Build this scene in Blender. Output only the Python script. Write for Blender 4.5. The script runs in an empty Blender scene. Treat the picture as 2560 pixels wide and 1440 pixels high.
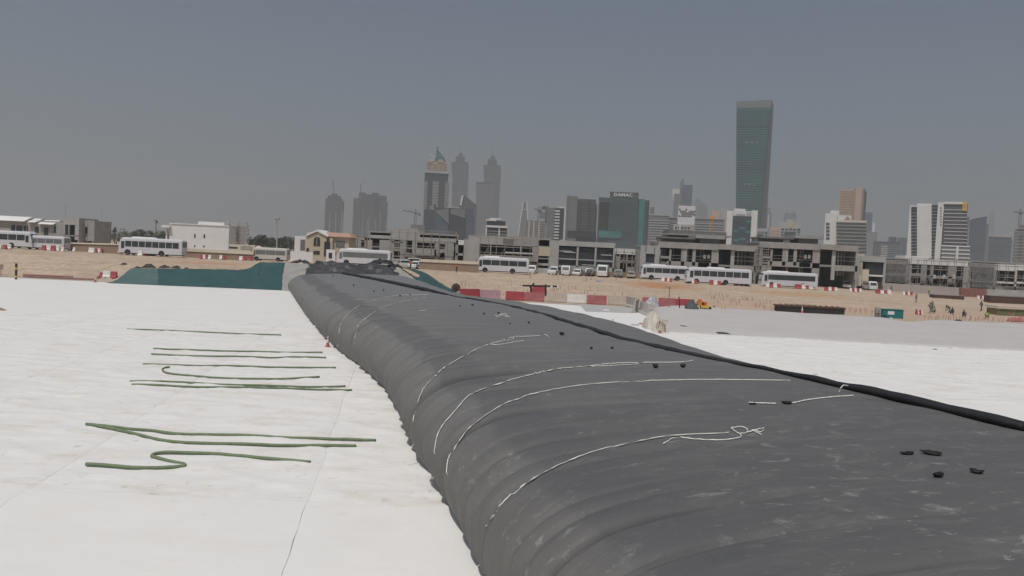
import bpy, bmesh, math, random
from mathutils import Vector, Matrix, noise as mnoise
from mathutils.bvhtree import BVHTree

R = math.radians
scene = bpy.context.scene
COL = scene.collection

# ------------------------------------------------------------------ camera
CAM_H = 6.5
FPX = 2000.0                      # focal length in pixels of the 2560 px wide photograph
PITCH = R(2.52)
ROLL = R(2.7)
fwd = Vector((0, math.cos(PITCH), -math.sin(PITCH)))
right0 = Vector((1, 0, 0))
up0 = right0.cross(fwd)
c_right = right0 * math.cos(ROLL) + up0 * math.sin(ROLL)
c_up = -right0 * math.sin(ROLL) + up0 * math.cos(ROLL)
CAM = Vector((0, 0, CAM_H))
cam_data = bpy.data.cameras.new('camera')
cam = bpy.data.objects.new('camera', cam_data)
COL.objects.link(cam)
m = Matrix((c_right, c_up, -fwd)).transposed().to_4x4()
m.translation = CAM
cam.matrix_world = m
cam_data.sensor_width = 36.0
cam_data.lens = 36.0 * FPX / 2560.0
cam_data.clip_start = 0.1
cam_data.clip_end = 30000
scene.camera = cam

# ------------------------------------------------------------------ sky, sun, exposure
SUN_EL, SUN_AZ = R(64), R(203)     # azimuth measured clockwise from +Y (ahead of the camera)
world = bpy.data.worlds.new('World')
scene.world = world
world.use_nodes = True
nt = world.node_tree
bg = nt.nodes['Background']
sky = nt.nodes.new('ShaderNodeTexSky')
sky.sky_type = 'NISHITA'
sky.sun_disc = False
sky.sun_elevation = SUN_EL
sky.sun_rotation = SUN_AZ
sky.altitude = 0
sky.air_density = 1.0
sky.dust_density = 3.5
sky.ozone_density = 1.5
hs = nt.nodes.new('ShaderNodeHueSaturation')      # dust greys the whole sky evenly
hs.inputs['Saturation'].default_value = 0.8
nt.links.new(sky.outputs[0], hs.inputs['Color'])
nt.links.new(hs.outputs[0], bg.inputs[0])
bg.inputs[1].default_value = 0.060
sun_d = bpy.data.lights.new('sun', 'SUN')
sun_d.energy = 2.6
sun_d.angle = R(1.2)
sun_d.color = (1.0, 0.97, 0.93)
sun = bpy.data.objects.new('sun', sun_d)
COL.objects.link(sun)
sdir = Vector((math.sin(SUN_AZ) * math.cos(SUN_EL), math.cos(SUN_AZ) * math.cos(SUN_EL), math.sin(SUN_EL)))
sun.rotation_euler = (-sdir).to_track_quat('-Z', 'Y').to_euler()
vs = scene.view_settings
vs.view_transform = 'Standard'
vs.look = 'None'
vs.exposure = 0.0
vs.gamma = 1.0
vs.use_curve_mapping = False
scene.cycles.volume_bounces = 1
scene.cycles.max_bounces = 6
scene.cycles.transparent_max_bounces = 12
scene.cycles.use_denoising = True

# ------------------------------------------------------------------ helpers
rng = random.Random(7)

def ray(px, py):
    d = fwd * FPX + c_right * (px - 1280.0) - c_up * (py - 720.0)
    return d

def P(px, py, depth):
    """point seen at a pixel of the photograph, depth metres ahead"""
    d = ray(px, py)
    return CAM + d * (depth / d.y)

def PX(x, y, z):
    v = Vector((x, y, z)) - CAM
    k = FPX / v.dot(fwd)
    return (1280 + v.dot(c_right) * k, 720 - v.dot(c_up) * k)

def lerp(a, b, t):
    return a + (b - a) * t

def smooth(t):
    t = min(1.0, max(0.0, t))
    return t * t * (3 - 2 * t)

def interp(tab, x):
    if x <= tab[0][0]:
        return tab[0][1]
    for (x0, y0), (x1, y1) in zip(tab, tab[1:]):
        if x <= x1:
            return lerp(y0, y1, (x - x0) / (x1 - x0))
    return tab[-1][1]

class MB:
    """collects shapes for one mesh"""
    def __init__(s):
        s.v = []; s.f = []
    def add(s, vs, fs):
        n = len(s.v)
        s.v.extend([tuple(p) for p in vs])
        s.f.extend([tuple(i + n for i in f) for f in fs])
        return s
    def box(s, x0, x1, y0, y1, z0, z1):
        return s.add([(x0,y0,z0),(x1,y0,z0),(x1,y1,z0),(x0,y1,z0),(x0,y0,z1),(x1,y0,z1),(x1,y1,z1),(x0,y1,z1)],
                     [(0,3,2,1),(4,5,6,7),(0,1,5,4),(1,2,6,5),(2,3,7,6),(3,0,4,7)])
    def hexa(s, b, t):
        """four bottom and four top points"""
        return s.add(list(b) + list(t), [(0,3,2,1),(4,5,6,7),(0,1,5,4),(1,2,6,5),(2,3,7,6),(3,0,4,7)])
    def prism_y(s, poly, y0, y1):
        """polygon in x,z (counter-clockwise seen from -y) extruded along y"""
        n = len(poly)
        vs = [(x, y0, z) for x, z in poly] + [(x, y1, z) for x, z in poly]
        fs = [tuple(range(n)), tuple(range(2*n-1, n-1, -1))]
        for i in range(n):
            j = (i + 1) % n
            fs.append((i, i + n, j + n, j))
        return s.add(vs, fs)
    def prism_x(s, poly, x0, x1):
        """polygon in y,z extruded along x"""
        n = len(poly)
        vs = [(x0, y, z) for y, z in poly] + [(x1, y, z) for y, z in poly]
        fs = [tuple(range(n-1, -1, -1)), tuple(range(n, 2*n))]
        for i in range(n):
            j = (i + 1) % n
            fs.append((i, j, j + n, i + n))
        return s.add(vs, fs)
    def prism_z(s, poly, z0, z1):
        n = len(poly)
        vs = [(x, y, z0) for x, y in poly] + [(x, y, z1) for x, y in poly]
        fs = [tuple(range(n-1, -1, -1)), tuple(range(n, 2*n))]
        for i in range(n):
            j = (i + 1) % n
            fs.append((i, j, j + n, i + n))
        return s.add(vs, fs)
    def loft(s, rings, cap=True, closed=True):
        n = len(rings[0]); base = len(s.v)
        for r in rings:
            s.v.extend([tuple(p) for p in r])
        for k in range(len(rings) - 1):
            for i in range(n if closed else n - 1):
                j = (i + 1) % n
                s.f.append((base + k*n + i, base + k*n + j, base + (k+1)*n + j, base + (k+1)*n + i))
        if cap:
            s.f.append(tuple(base + i for i in range(n - 1, -1, -1)))
            s.f.append(tuple(base + (len(rings)-1)*n + i for i in range(n)))
        return s
    def lathe(s, prof, cx=0, cy=0, seg=12, cap=True):
        return s.loft([[(cx + r*math.cos(2*math.pi*i/seg), cy + r*math.sin(2*math.pi*i/seg), z) for i in range(seg)] for r, z in prof], cap)
    def tube(s, pts, r, seg=6, flat=1.0, cap=True):
        pts = [Vector(p) for p in pts]
        rings = []
        for i, p in enumerate(pts):
            a = pts[max(0, i-1)]; b = pts[min(len(pts)-1, i+1)]
            d = (b - a)
            if d.length < 1e-9: d = Vector((0, 0, 1))
            d.normalize()
            ref = Vector((0, 0, 1)) if abs(d.z) < 0.9 else Vector((1, 0, 0))
            sx = d.cross(ref).normalized(); sz = sx.cross(d).normalized()
            rr = r[i] if isinstance(r, (list, tuple)) else r
            rings.append([p + sx * (rr*math.cos(2*math.pi*k/seg)) + sz * (rr*flat*math.sin(2*math.pi*k/seg)) for k in range(seg)])
        return s.loft(rings, cap)
    def build(s, name, mat, parent=None, smooth=False, loc=None, rz=0.0):
        me = bpy.data.meshes.new(name)
        me.from_pydata([tuple(p) for p in s.v], [], s.f)
        me.update()
        if mat: me.materials.append(mat)
        if smooth:
            me.polygons.foreach_set('use_smooth', [True] * len(me.polygons))
        o = bpy.data.objects.new(name, me)
        COL.objects.link(o)
        if parent is not None: o.parent = parent
        if loc is not None: o.location = loc
        o.rotation_euler.z = rz
        return o

def tag(o, label=None, cat=None, group=None, kind=None):
    if label: o['label'] = label
    if cat: o['category'] = cat
    if group: o['group'] = group
    if kind: o['kind'] = kind
    return o

def empty(name, loc=(0, 0, 0), rz=0.0):
    o = bpy.data.objects.new(name, None)
    o.empty_display_size = 0.2
    COL.objects.link(o)
    o.location = loc
    o.rotation_euler.z = rz
    return o

def copy_tree(o, parent=None):
    c = o.copy()
    COL.objects.link(c)
    if parent is not None: c.parent = parent
    for ch in o.children:
        copy_tree(ch, c)
    return c

_mats = {}
def mat(name, col, rough=0.8, var=0.12, scale=1.0, col2=None, bump=0.0, bscale=None, metal=0.0, spec=0.3, stretch=None, detail=6.0, alpha=1.0, coat=0.0):
    """plain procedural material: base colour broken by noise, fine relief"""
    if name in _mats: return _mats[name]
    ma = bpy.data.materials.new(name); ma.use_nodes = True
    n = ma.node_tree; b = n.nodes['Principled BSDF']
    b.inputs['Roughness'].default_value = rough
    b.inputs['Metallic'].default_value = metal
    b.inputs['Specular IOR Level'].default_value = spec
    b.inputs['Coat Weight'].default_value = coat
    tc = n.nodes.new('ShaderNodeTexCoord'); mp = n.nodes.new('ShaderNodeMapping')
    n.links.new(tc.outputs['Object'], mp.inputs[0])
    if stretch: mp.inputs['Scale'].default_value = stretch
    nz = n.nodes.new('ShaderNodeTexNoise'); nz.inputs['Scale'].default_value = scale; nz.inputs['Detail'].default_value = detail
    nz.inputs['Roughness'].default_value = 0.65
    n.links.new(mp.outputs[0], nz.inputs[0])
    ra = n.nodes.new('ShaderNodeValToRGB')
    lo = tuple(c * (1 - var) for c in col); hi = tuple(min(1, c * (1 + var)) for c in col)
    if col2: lo, hi = col, col2
    ra.color_ramp.elements[0].position = 0.3; ra.color_ramp.elements[0].color = (*lo, 1)
    ra.color_ramp.elements[1].position = 0.7; ra.color_ramp.elements[1].color = (*hi, 1)
    n.links.new(nz.outputs[0], ra.inputs[0]); n.links.new(ra.outputs[0], b.inputs['Base Color'])
    if bump:
        nb = n.nodes.new('ShaderNodeTexNoise'); nb.inputs['Scale'].default_value = bscale or scale * 4; nb.inputs['Detail'].default_value = 5
        n.links.new(mp.outputs[0], nb.inputs[0])
        bp = n.nodes.new('ShaderNodeBump'); bp.inputs['Strength'].default_value = min(1.0, bump); bp.inputs['Distance'].default_value = 0.05 * max(1, bump)
        n.links.new(nb.outputs[0], bp.inputs['Height']); n.links.new(bp.outputs[0], b.inputs['Normal'])
    if alpha < 1: b.inputs['Alpha'].default_value = alpha
    _mats[name] = ma
    return ma

def N(x, y, z=0.0):
    return mnoise.noise(Vector((x, y, z)))

# ------------------------------------------------------------------ the lie of the land
# per bearing (photograph column): ground profile as (distance ahead, height)
PROFILES = [
    (-900, [(106, 0), (113, .25), (126, 3.1), (142, 3.25), (700, 3.2)]),
    (0,    [(106, 0), (113, .25), (126, 2.95), (142, 3.1), (700, 3.0)]),
    (240,  [(106, 0), (112, .3), (126, 2.85), (142, 3.0), (700, 2.9)]),
    (330,  [(106.6, 0), (111, 1.6), (116, 2.35), (140, 2.9), (700, 2.8)]),
    (600,  [(107, 0), (112.6, 2.3), (118, 2.45), (140, 2.75), (700, 2.7)]),
    (655,  [(107, 0), (115.4, 3.55), (121, 3.4), (142, 2.75), (700, 2.7)]),
    (1000, [(107, 0), (115.4, 3.55), (121, 3.4), (142, 2.6), (700, 2.6)]),
    (1125, [(107, 0), (109, .8), (125, 1.2), (146, 2.4), (700, 2.5)]),
    (1180, [(107, 0), (121, .1), (128, .5), (148, 2.35), (700, 2.4)]),
    (1600, [(100, 0), (117, .1), (126, .35), (150, 2.2), (700, 2.3)]),
    (2000, [(100, 0), (112, .1), (126, .5), (152, 2.05), (700, 2.2)]),
    (2400, [(100, 0), (116, .15), (140, .4), (186, 1.35), (700, 1.6)]),
    (3600, [(100, 0), (116, .15), (140, .4), (186, 1.2), (700, 1.6)]),
]
def prof_z(prof, y):
    if y <= prof[0][0]: return prof[0][1]
    for (y0, z0), (y1, z1) in zip(prof, prof[1:]):
        if y <= y1:
            return lerp(z0, z1, (y - y0) / (y1 - y0))
    return prof[-1][1]

def G(x, y):
    if y < 90: return 0.0
    b = 1280 + FPX * x / y
    if b <= PROFILES[0][0]: z = prof_z(PROFILES[0][1], y)
    elif b >= PROFILES[-1][0]: z = prof_z(PROFILES[-1][1], y)
    else:
        for (b0, p0), (b1, p1) in zip(PROFILES, PROFILES[1:]):
            if b <= b1:
                z = lerp(prof_z(p0, y), prof_z(p1, y), smooth((b - b0) / (b1 - b0)))
                break
    return z

def ground_hit(px, py, far=400):
    """where the ray of a photograph pixel meets the ground"""
    d = ray(px, py); d = d / d.y
    y = 12.0
    while y < far:
        p = CAM + d * y
        if p.z <= G(p.x, p.y):
            lo, hi = y - 0.5, y
            for _ in range(24):
                mid = (lo + hi) / 2
                q = CAM + d * mid
                if q.z <= G(q.x, q.y): hi = mid
                else: lo = mid
            q = CAM + d * hi
            return Vector((q.x, q.y, G(q.x, q.y)))
        y += 0.5
    p = CAM + d * far
    return Vector((p.x, p.y, G(p.x, p.y)))

def on_ground(px, depth):
    """point on the ground below a photograph column at a given distance"""
    x = (px - 1280) / FPX * depth
    for _ in range(8):
        z = G(x, depth)
        x += (px - PX(x, depth, z)[0]) * depth / FPX
    return Vector((x, depth, G(x, depth)))

# ------------------------------------------------------------------ materials of the ground
def sand_material():
    ma = bpy.data.materials.new('sand'); ma.use_nodes = True
    n = ma.node_tree; b = n.nodes['Principled BSDF']
    b.inputs['Roughness'].default_value = 0.95; b.inputs['Specular IOR Level'].default_value = 0.1
    tc = n.nodes.new('ShaderNodeTexCoord')
    n1 = n.nodes.new('ShaderNodeTexNoise'); n1.inputs['Scale'].default_value = 0.08; n1.inputs['Detail'].default_value = 8; n1.inputs['Roughness'].default_value = .7
    n2 = n.nodes.new('ShaderNodeTexNoise'); n2.inputs['Scale'].default_value = 1.1; n2.inputs['Detail'].default_value = 7; n2.inputs['Roughness'].default_value = .7
    n.links.new(tc.outputs['Object'], n1.inputs[0]); n.links.new(tc.outputs['Object'], n2.inputs[0])
    r1 = n.nodes.new('ShaderNodeValToRGB'); e = r1.color_ramp.elements
    e[0].position = .3; e[0].color = (.48, .375, .275, 1); e[1].position = .72; e[1].color = (.56, .455, .355, 1)
    r2 = n.nodes.new('ShaderNodeValToRGB'); e = r2.color_ramp.elements
    e[0].position = .32; e[0].color = (.62, .60, .58, 1); e[1].position = .6; e[1].color = (1, 1, 1, 1)
    n.links.new(n1.outputs[0], r1.inputs[0]); n.links.new(n2.outputs[0], r2.inputs[0])
    mu = n.nodes.new('ShaderNodeMix'); mu.data_type = 'RGBA'; mu.blend_type = 'MULTIPLY'; mu.inputs[0].default_value = .75
    n.links.new(r1.outputs[0], mu.inputs[6]); n.links.new(r2.outputs[0], mu.inputs[7])
    # wheel-dragged streaks along the road side
    mp3 = n.nodes.new('ShaderNodeMapping'); mp3.inputs['Scale'].default_value = (.10, 1.0, 1); n.links.new(tc.outputs['Object'], mp3.inputs[0])
    n3 = n.nodes.new('ShaderNodeTexNoise'); n3.inputs['Scale'].default_value = .9; n3.inputs['Detail'].default_value = 8; n3.inputs['Roughness'].default_value = .75; n.links.new(mp3.outputs[0], n3.inputs[0])
    r3 = n.nodes.new('ShaderNodeValToRGB'); e = r3.color_ramp.elements
    e[0].position = .36; e[0].color = (.76, .72, .68, 1); e[1].position = .56; e[1].color = (1, 1, 1, 1); n.links.new(n3.outputs[0], r3.inputs[0])
    mu3 = n.nodes.new('ShaderNodeMix'); mu3.data_type = 'RGBA'; mu3.blend_type = 'MULTIPLY'; mu3.inputs[0].default_value = .8
    n.links.new(mu.outputs[2], mu3.inputs[6]); n.links.new(r3.outputs[0], mu3.inputs[7])
    # redder spoil lying in patches
    prev = mu3.outputs[2]
    for (cx, cy, rx, ry, col, amt) in [(*ground_hit(1650, 712)[:2], 9, 9, (.40, .19, .09), .8), (*ground_hit(530, 658)[:2], 9, 6, (.40, .19, .09), .55),
                                       (*ground_hit(2000, 735)[:2], 12, 6, (.45, .24, .12), .5), (*ground_hit(120, 695)[:2], 16, 4, (.36, .30, .27), .7),
                                       (*ground_hit(1350, 735)[:2], 26, 6, (.46, .32, .25), .6), (*ground_hit(2150, 775)[:2], 40, 10, (.47, .31, .23), .6)]:
        mp = n.nodes.new('ShaderNodeMapping'); mp.vector_type = 'POINT'
        mp.inputs['Location'].default_value = (-cx / rx, -cy / ry, 0); mp.inputs['Scale'].default_value = (1 / rx, 1 / ry, 0)
        n.links.new(tc.outputs['Object'], mp.inputs[0])
        wob = n.nodes.new('ShaderNodeVectorMath'); wob.operation = 'LENGTH'
        n.links.new(mp.outputs[0], wob.inputs[0])
        ad = n.nodes.new('ShaderNodeMath'); ad.operation = 'ADD'
        nn = n.nodes.new('ShaderNodeTexNoise'); nn.inputs['Scale'].default_value = .35; nn.inputs['Detail'].default_value = 5
        n.links.new(tc.outputs['Object'], nn.inputs[0]); n.links.new(wob.outputs['Value'], ad.inputs[0]); n.links.new(nn.outputs[0], ad.inputs[1])
        rr = n.nodes.new('ShaderNodeMapRange'); rr.inputs[1].default_value = .75; rr.inputs[2].default_value = 1.5; rr.inputs[3].default_value = amt; rr.inputs[4].default_value = 0
        n.links.new(ad.outputs[0], rr.inputs[0])
        mx = n.nodes.new('ShaderNodeMix'); mx.data_type = 'RGBA'
        n.links.new(rr.outputs[0], mx.inputs[0]); n.links.new(prev, mx.inputs[6]); mx.inputs[7].default_value = (*col, 1)
        prev = mx.outputs[2]
    n.links.new(prev, b.inputs['Base Color'])
    bp = n.nodes.new('ShaderNodeBump'); bp.inputs['Strength'].default_value = .6; bp.inputs['Distance'].default_value = .12
    n.links.new(n2.outputs[0], bp.inputs['Height']); n.links.new(bp.outputs[0], b.inputs['Normal'])
    return ma

# ground sheet: one polar grid out to the horizon
def build_ground():
    bs = [-1.6 + i * (3.2 / 320) for i in range(321)]
    ys = [-60, -20, 10, 40, 70, 90, 100] + [104 + i * 0.5 for i in range(0, 130)] + [170 + i * 2 for i in range(16)] + [206, 230, 270, 330, 420, 560, 800, 1200, 2000, 3500, 6000]
    mb = MB()
    for y in ys:
        for b in bs:
            x = b * max(y, 60) if y < 60 else b * y
            z = G(x, y) - 0.06
            if y >= 108 and y < 260:
                w = min(1, (y - 108) / 6)
                z += w * (0.10 * N(x * .12, y * .2, 3) + 0.06 * N(x * .5, y * .6, 9) + .05 * N(x * 1.3, y * 1.5, 2))
            if y < 8: z = -0.06 
            mb.v.append((x, y, z))
    nb = len(bs)
    for j in range(len(ys) - 1):
        for i in range(nb - 1):
            mb.f.append((j*nb + i, j*nb + i + 1, (j+1)*nb + i + 1, (j+1)*nb + i))
    o = mb.build('ground', sand_material(), smooth=True)
    return tag(o, 'sandy ground reaching to the horizon', kind='structure')
ground = build_ground()
# ------------------------------------------------------------------ canal floor: white geotextile strips over grey screed
M_SCREED = mat('screed', (.26, .255, .245), .9, .15, .6, bump=.3)

def sheet_material(name, stain):
    ma = bpy.data.materials.new(name); ma.use_nodes = True
    n = ma.node_tree; b = n.nodes['Principled BSDF']
    b.inputs['Roughness'].default_value = .85; b.inputs['Specular IOR Level'].default_value = .15
    b.inputs['Sheen Weight'].default_value = .1
    tc = n.nodes.new('ShaderNodeTexCoord')
    def noise(sc, det, st=None, rough=.6):
        nz = n.nodes.new('ShaderNodeTexNoise'); nz.inputs['Scale'].default_value = sc; nz.inputs['Detail'].default_value = det; nz.inputs['Roughness'].default_value = rough
        if st:
            mp = n.nodes.new('ShaderNodeMapping'); mp.inputs['Scale'].default_value = st
            n.links.new(tc.outputs['Object'], mp.inputs[0]); n.links.new(mp.outputs[0], nz.inputs[0])
        else: n.links.new(tc.outputs['Object'], nz.inputs[0])
        return nz
    a = noise(.25, 6); r1 = n.nodes.new('ShaderNodeValToRGB'); e = r1.color_ramp.elements
    e[0].position = .3; e[0].color = (.70, .688, .665, 1); e[1].position = .7; e[1].color = (.735, .72, .695, 1)
    n.links.new(a.outputs[0], r1.inputs[0])
    prev = r1.outputs[0]
    # sandy smears and grey scuffs
    for sc, st, lo, hi, col, amt, det in ([(.42, (1, 1.6, 1), .50, .74, (.60, .53, .44), .8 * stain, 8), (1.5, (.3, 2.6, 1), .52, .74, (.55, .53, .50), .45 * stain, 8),
                                      (2.2, (1, 1, 1), .59, .72, (.44, .40, .35), .8 * stain, 8)]):
        nz = noise(sc, det, st, .7)
        mr = n.nodes.new('ShaderNodeMapRange'); mr.inputs[1].default_value = lo; mr.inputs[2].default_value = hi; mr.inputs[3].default_value = 0; mr.inputs[4].default_value = amt
        n.links.new(nz.outputs[0], mr.inputs[0])
        mx = n.nodes.new('ShaderNodeMix'); mx.data_type = 'RGBA'; n.links.new(mr.outputs[0], mx.inputs[0]); n.links.new(prev, mx.inputs[6]); mx.inputs[7].default_value = (*col, 1)
        prev = mx.outputs[2]
    n.links.new(prev, b.inputs['Base Color'])
    w = noise(1.3, 5, (.5, 2.2, 1), .6)
    bp = n.nodes.new('ShaderNodeBump'); bp.inputs['Strength'].default_value = .25 + .45 * stain; bp.inputs['Distance'].default_value = .03
    n.links.new(w.outputs[0], bp.inputs['Height']); n.links.new(bp.outputs[0], b.inputs['Normal'])
    return ma
M_SHEET = sheet_material('white_geotextile', .25)
M_SHEET_WORN = sheet_material('walked_on_geotextile', 1.0)

floor_mb = MB()
floor_mb.add([(-150, -14, -.03), (120, -14, -.03), (120, 107, -.03), (-150, 107, -.03)], [(0, 1, 2, 3)])
canal_floor = tag(floor_mb.build('canal_floor', M_SCREED), 'flat floor of the canal basin under white sheets', kind='structure')

AX = Vector((-0.3134, 0.9496, 0)); AU = Vector((0.9496, 0.3134, 0)); AO = Vector((5.3, 0, 0))   # line of the dam
def dam_tw(p):
    q = Vector((p[0], p[1], 0)) - AO
    return q.dot(AX), q.dot(AU)

SD = -0.145                                   # strips lean left as they run away
def sheet(x0, x1, y0, y1, worn, seed, z=0.0, parent=canal_floor):
    """a strip between two seams; edges wander, surface is rucked"""
    mb = MB()
    dy = .22 if worn and y1 < 75 else (.8 if y1 < 75 else 1.6)
    ny = max(2, int((y1 - y0) / dy)); nx = 28 if y1 < 75 else 10
    gap = .006
    for j in range(ny + 1):
        y = lerp(y0 - (.25 if worn else 0), y1 + (.25 if worn else 0), j / ny)
        wl = .09 * N(x0 * 3.1, y * .35, 5) + .05 * N(x0 * 1.7, y * 1.4, 8)
        wr = .09 * N(x1 * 3.1, y * .35, 5) + .05 * N(x1 * 1.7, y * 1.4, 8)
        gl = gap * (.3 + 1.3 * abs(N(x0, y * .5, 1))) ; gr = gap * (.3 + 1.3 * abs(N(x1, y * .5, 1)))
        for i in range(nx + 1):
            s = i / nx
            x = lerp(x0 + wl + gl, x1 + wr - gr, s) + SD * y
            yy = y
            if j in (0, ny): yy += .10 * N(x * .5, y, 4)
            h = .006
            if worn:
                h += .035 * abs(N(x * .30, yy * 1.1, 1)) + .05 * max(0, 1 - abs(N(x * .16 + 4, yy * .5 + .1 * x, 7)) * 8) + .035 * max(0, 1 - abs(N(x * .5 + 4, yy * .9, 17)) * 6) + .015 * N(x * 1.7, yy * 2.2, 2)
            else:
                h += .012 * abs(N(x * .3, yy * .5, 1)) + .006 * N(x * 1.2, yy * 1.4, 2)
            e = min(1, min(s, 1 - s) * nx * .8, min(j, ny - j) * .5 + .15)
            mb.v.append((x, yy, z + .004 + h * e + (.012 if e < 1 and worn else 0) + (0 if worn else .02) + (.045 if (not worn and y1 < 30 and j >= ny - 1) else 0)))
    w = nx + 1
    for j in range(ny):
        for i in range(nx):
            mb.f.append((j*w + i, j*w + i + 1, (j+1)*w + i + 1, (j+1)*w + i))
    o = mb.build('geotextile_sheet', M_SHEET_WORN if worn else M_SHEET, parent, smooth=True)
    return o

edges = [-2.0 - 6.95 * k for k in range(-1, 19)]          # seam lines at Y=0
for k in range(len(edges) - 1):
    x1, x0 = edges[k], edges[k + 1]
    yc1 = 19.6 - .02 * k + .5 * N(k, 1); yc2 = 63 + 1.2 * N(k, 2)
    if k > 11: pass
    if k < 5: sheet(x0, x1, -13, yc1, False, k)
    sheet(x0, x1, yc1 if k < 5 else 16, yc2, True, k)
    sheet(x0, x1, yc2, 106.6 - 1.2 * N(k, 3) * 0, False, k)
# floor right of the dam
redges = [12 + 6.2 * k for k in range(0, 15)]
for k in range(len(redges) - 1):
    x0, x1 = redges[k], redges[k + 1]
    o = None
    # these run across the picture: seams lean left too
    sheet(x0 + 4, x1 + 4, -13, 40 + N(k, 5), False, k)
    sheet(x0 + 4, x1 + 4, 40 + N(k, 5), 72.2, True, k)
# ------------------------------------------------------------------ the inflatable dam
LEFT_E = [(-12, -1.9), (8, -1.0), (16.8, -.50), (20.6, -.18), (26.5, .06), (32, .58), (38, .92), (44, .70), (50, .3), (59, -.15), (75, -.25), (95, -.1), (114, .1), (125, .4)]
RIGHT_E = [(-12, 12.9), (16, 12.95), (22, 12.75), (26, 12.5), (30, 13.0), (34, 13.4), (38, 14.2), (43, 15.0), (49, 15.35), (55, 15.1), (60, 14.4), (66, 12.2), (74, 12.0), (90, 13.3), (105, 14.0), (125, 14.0)]
SECTION = [(.42, 0), (.24, .10), (.09, .38), (.01, .75), (.02, 1.10), (.14, 1.46), (.42, 1.82), (.85, 2.12), (1.45, 2.35), (2.3, 2.52), (3.4, 2.63), (5.0, 2.71), (7.0, 2.77), (9.0, 2.80), (10.7, 2.82), (12.0, 2.83), (13.0, 2.80), (13.7, 2.62), (14.2, 2.25), (14.45, 1.7), (14.4, 1.0), (14.1, .4), (13.5, 0)]
def catmull(pts, n):
    out = []
    for i in range(len(pts) - 1):
        p0 = pts[max(0, i-1)]; p1 = pts[i]; p2 = pts[i+1]; p3 = pts[min(len(pts)-1, i+2)]
        for k in range(n):
            t = k / n
            out.append(tuple(.5 * ((2*b) + (-a + c)*t + (2*a - 5*b + 4*c - d)*t*t + (-a + 3*b - 3*c + d)*t**3) for a, b, c, d in zip(p0, p1, p2, p3)))
    out.append(tuple(pts[-1]))
    return out
SEC = catmull(SECTION, 7)
cr = random.Random(21)
CREASES = []                                   # folds girdling the dam: place, depth, how far up they reach, skew
t = -11.0
while t < 113:
    if t > 80: sp = cr.uniform(1.6, 4.5)
    elif t > 62: sp = cr.uniform(.9, 2.6)
    else: sp = cr.choice([.5, .7, .9, 1.2, 1.5, 1.9, 2.3]) * cr.uniform(.85, 1.15)
    CREASES.append((t, (.06 + .165 * sp ** .7 * cr.choice([.35, .6, .85, 1.1, 1.3])) * (.42 if t < 17 else .65 if t < 22 else 1.35) * (.55 if t > 62 else 1) * (.6 if t > 80 else 1), cr.uniform(1.2, 3.8) * (1.25 if t > 24 else .8), cr.uniform(-.10, .10)))
    t += sp
import bisect
CT = [c[0] for c in CREASES]
def crease_disp(tt, w):
    i = bisect.bisect_right(CT, tt) - 1
    if i < 0 or i >= len(CREASES) - 1: return 0.0
    (t0, a0, r0, s0), (t1, a1, r1, s1) = CREASES[i], CREASES[i + 1]
    q = (tt - t0) / (t1 - t0)
    a = lerp(a0, a1, q); reach = lerp(r0, r1, q)
    f = lambda rc: math.exp(-(max(0, w - .6) / rc) ** 2)
    fade = .93 * f(reach) + .07 * math.exp(-(w / 7.5) ** 2)
    d = a * fade * 1.9 * (math.sin(math.pi * min(1, q ** .85)) ** .7 - .62)
    # sharp groove at each fold
    d -= a0 * 1.1 * (.92 * f(r0 * 1.5) + .08 * math.exp(-(w / 8) ** 2)) * math.exp(-(tt - t0) / .05)
    d -= a1 * 1.1 * (.92 * f(r1 * 1.5) + .08 * math.exp(-(w / 8) ** 2)) * math.exp(-(t1 - tt) / .10)
    return d
BIG = [(44.6, .42, .5, 6.0), (31.4, .20, .35, 5.0), (24.8, .16, .3, 4), (37.2, .18, .3, 4), (50.2, .22, .35, 5), (56, .18, .3, 4)]
def big_disp(tt, w):
    return sum((-a) * math.exp(-abs(tt - tc) / (wd * (.9 if tt >= tc else .4))) * math.exp(-(max(0, w - .8) / rc) ** 2) for tc, a, wd, rc in BIG if abs(tt - tc) < 12 * wd)
def dam_lift(tt):
    """the far end rides up the abutment slope and flattens"""
    if tt < 106: return 0.0, 1.0
    k = min(1.0, (tt - 106) / 8.0)
    return 0.0, math.sqrt(max(.02, 1 - k * k * .96))
NS = len(SEC)
TS = {round(-12 + i * .5, 3) for i in range(40)} | {round(8 + i * .2, 3) for i in range(290)} | {round(66 + i * .35, 3) for i in range(150)}
for tc in CT:
    if 5 < tc < 66: TS |= {round(tc + k, 3) for k in (-.30, -.17, -.09, -.04, -.012, .012, .035, .075, .14, .25)}
TS = sorted(x for x in TS if -12 <= x <= 114.0)
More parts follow.
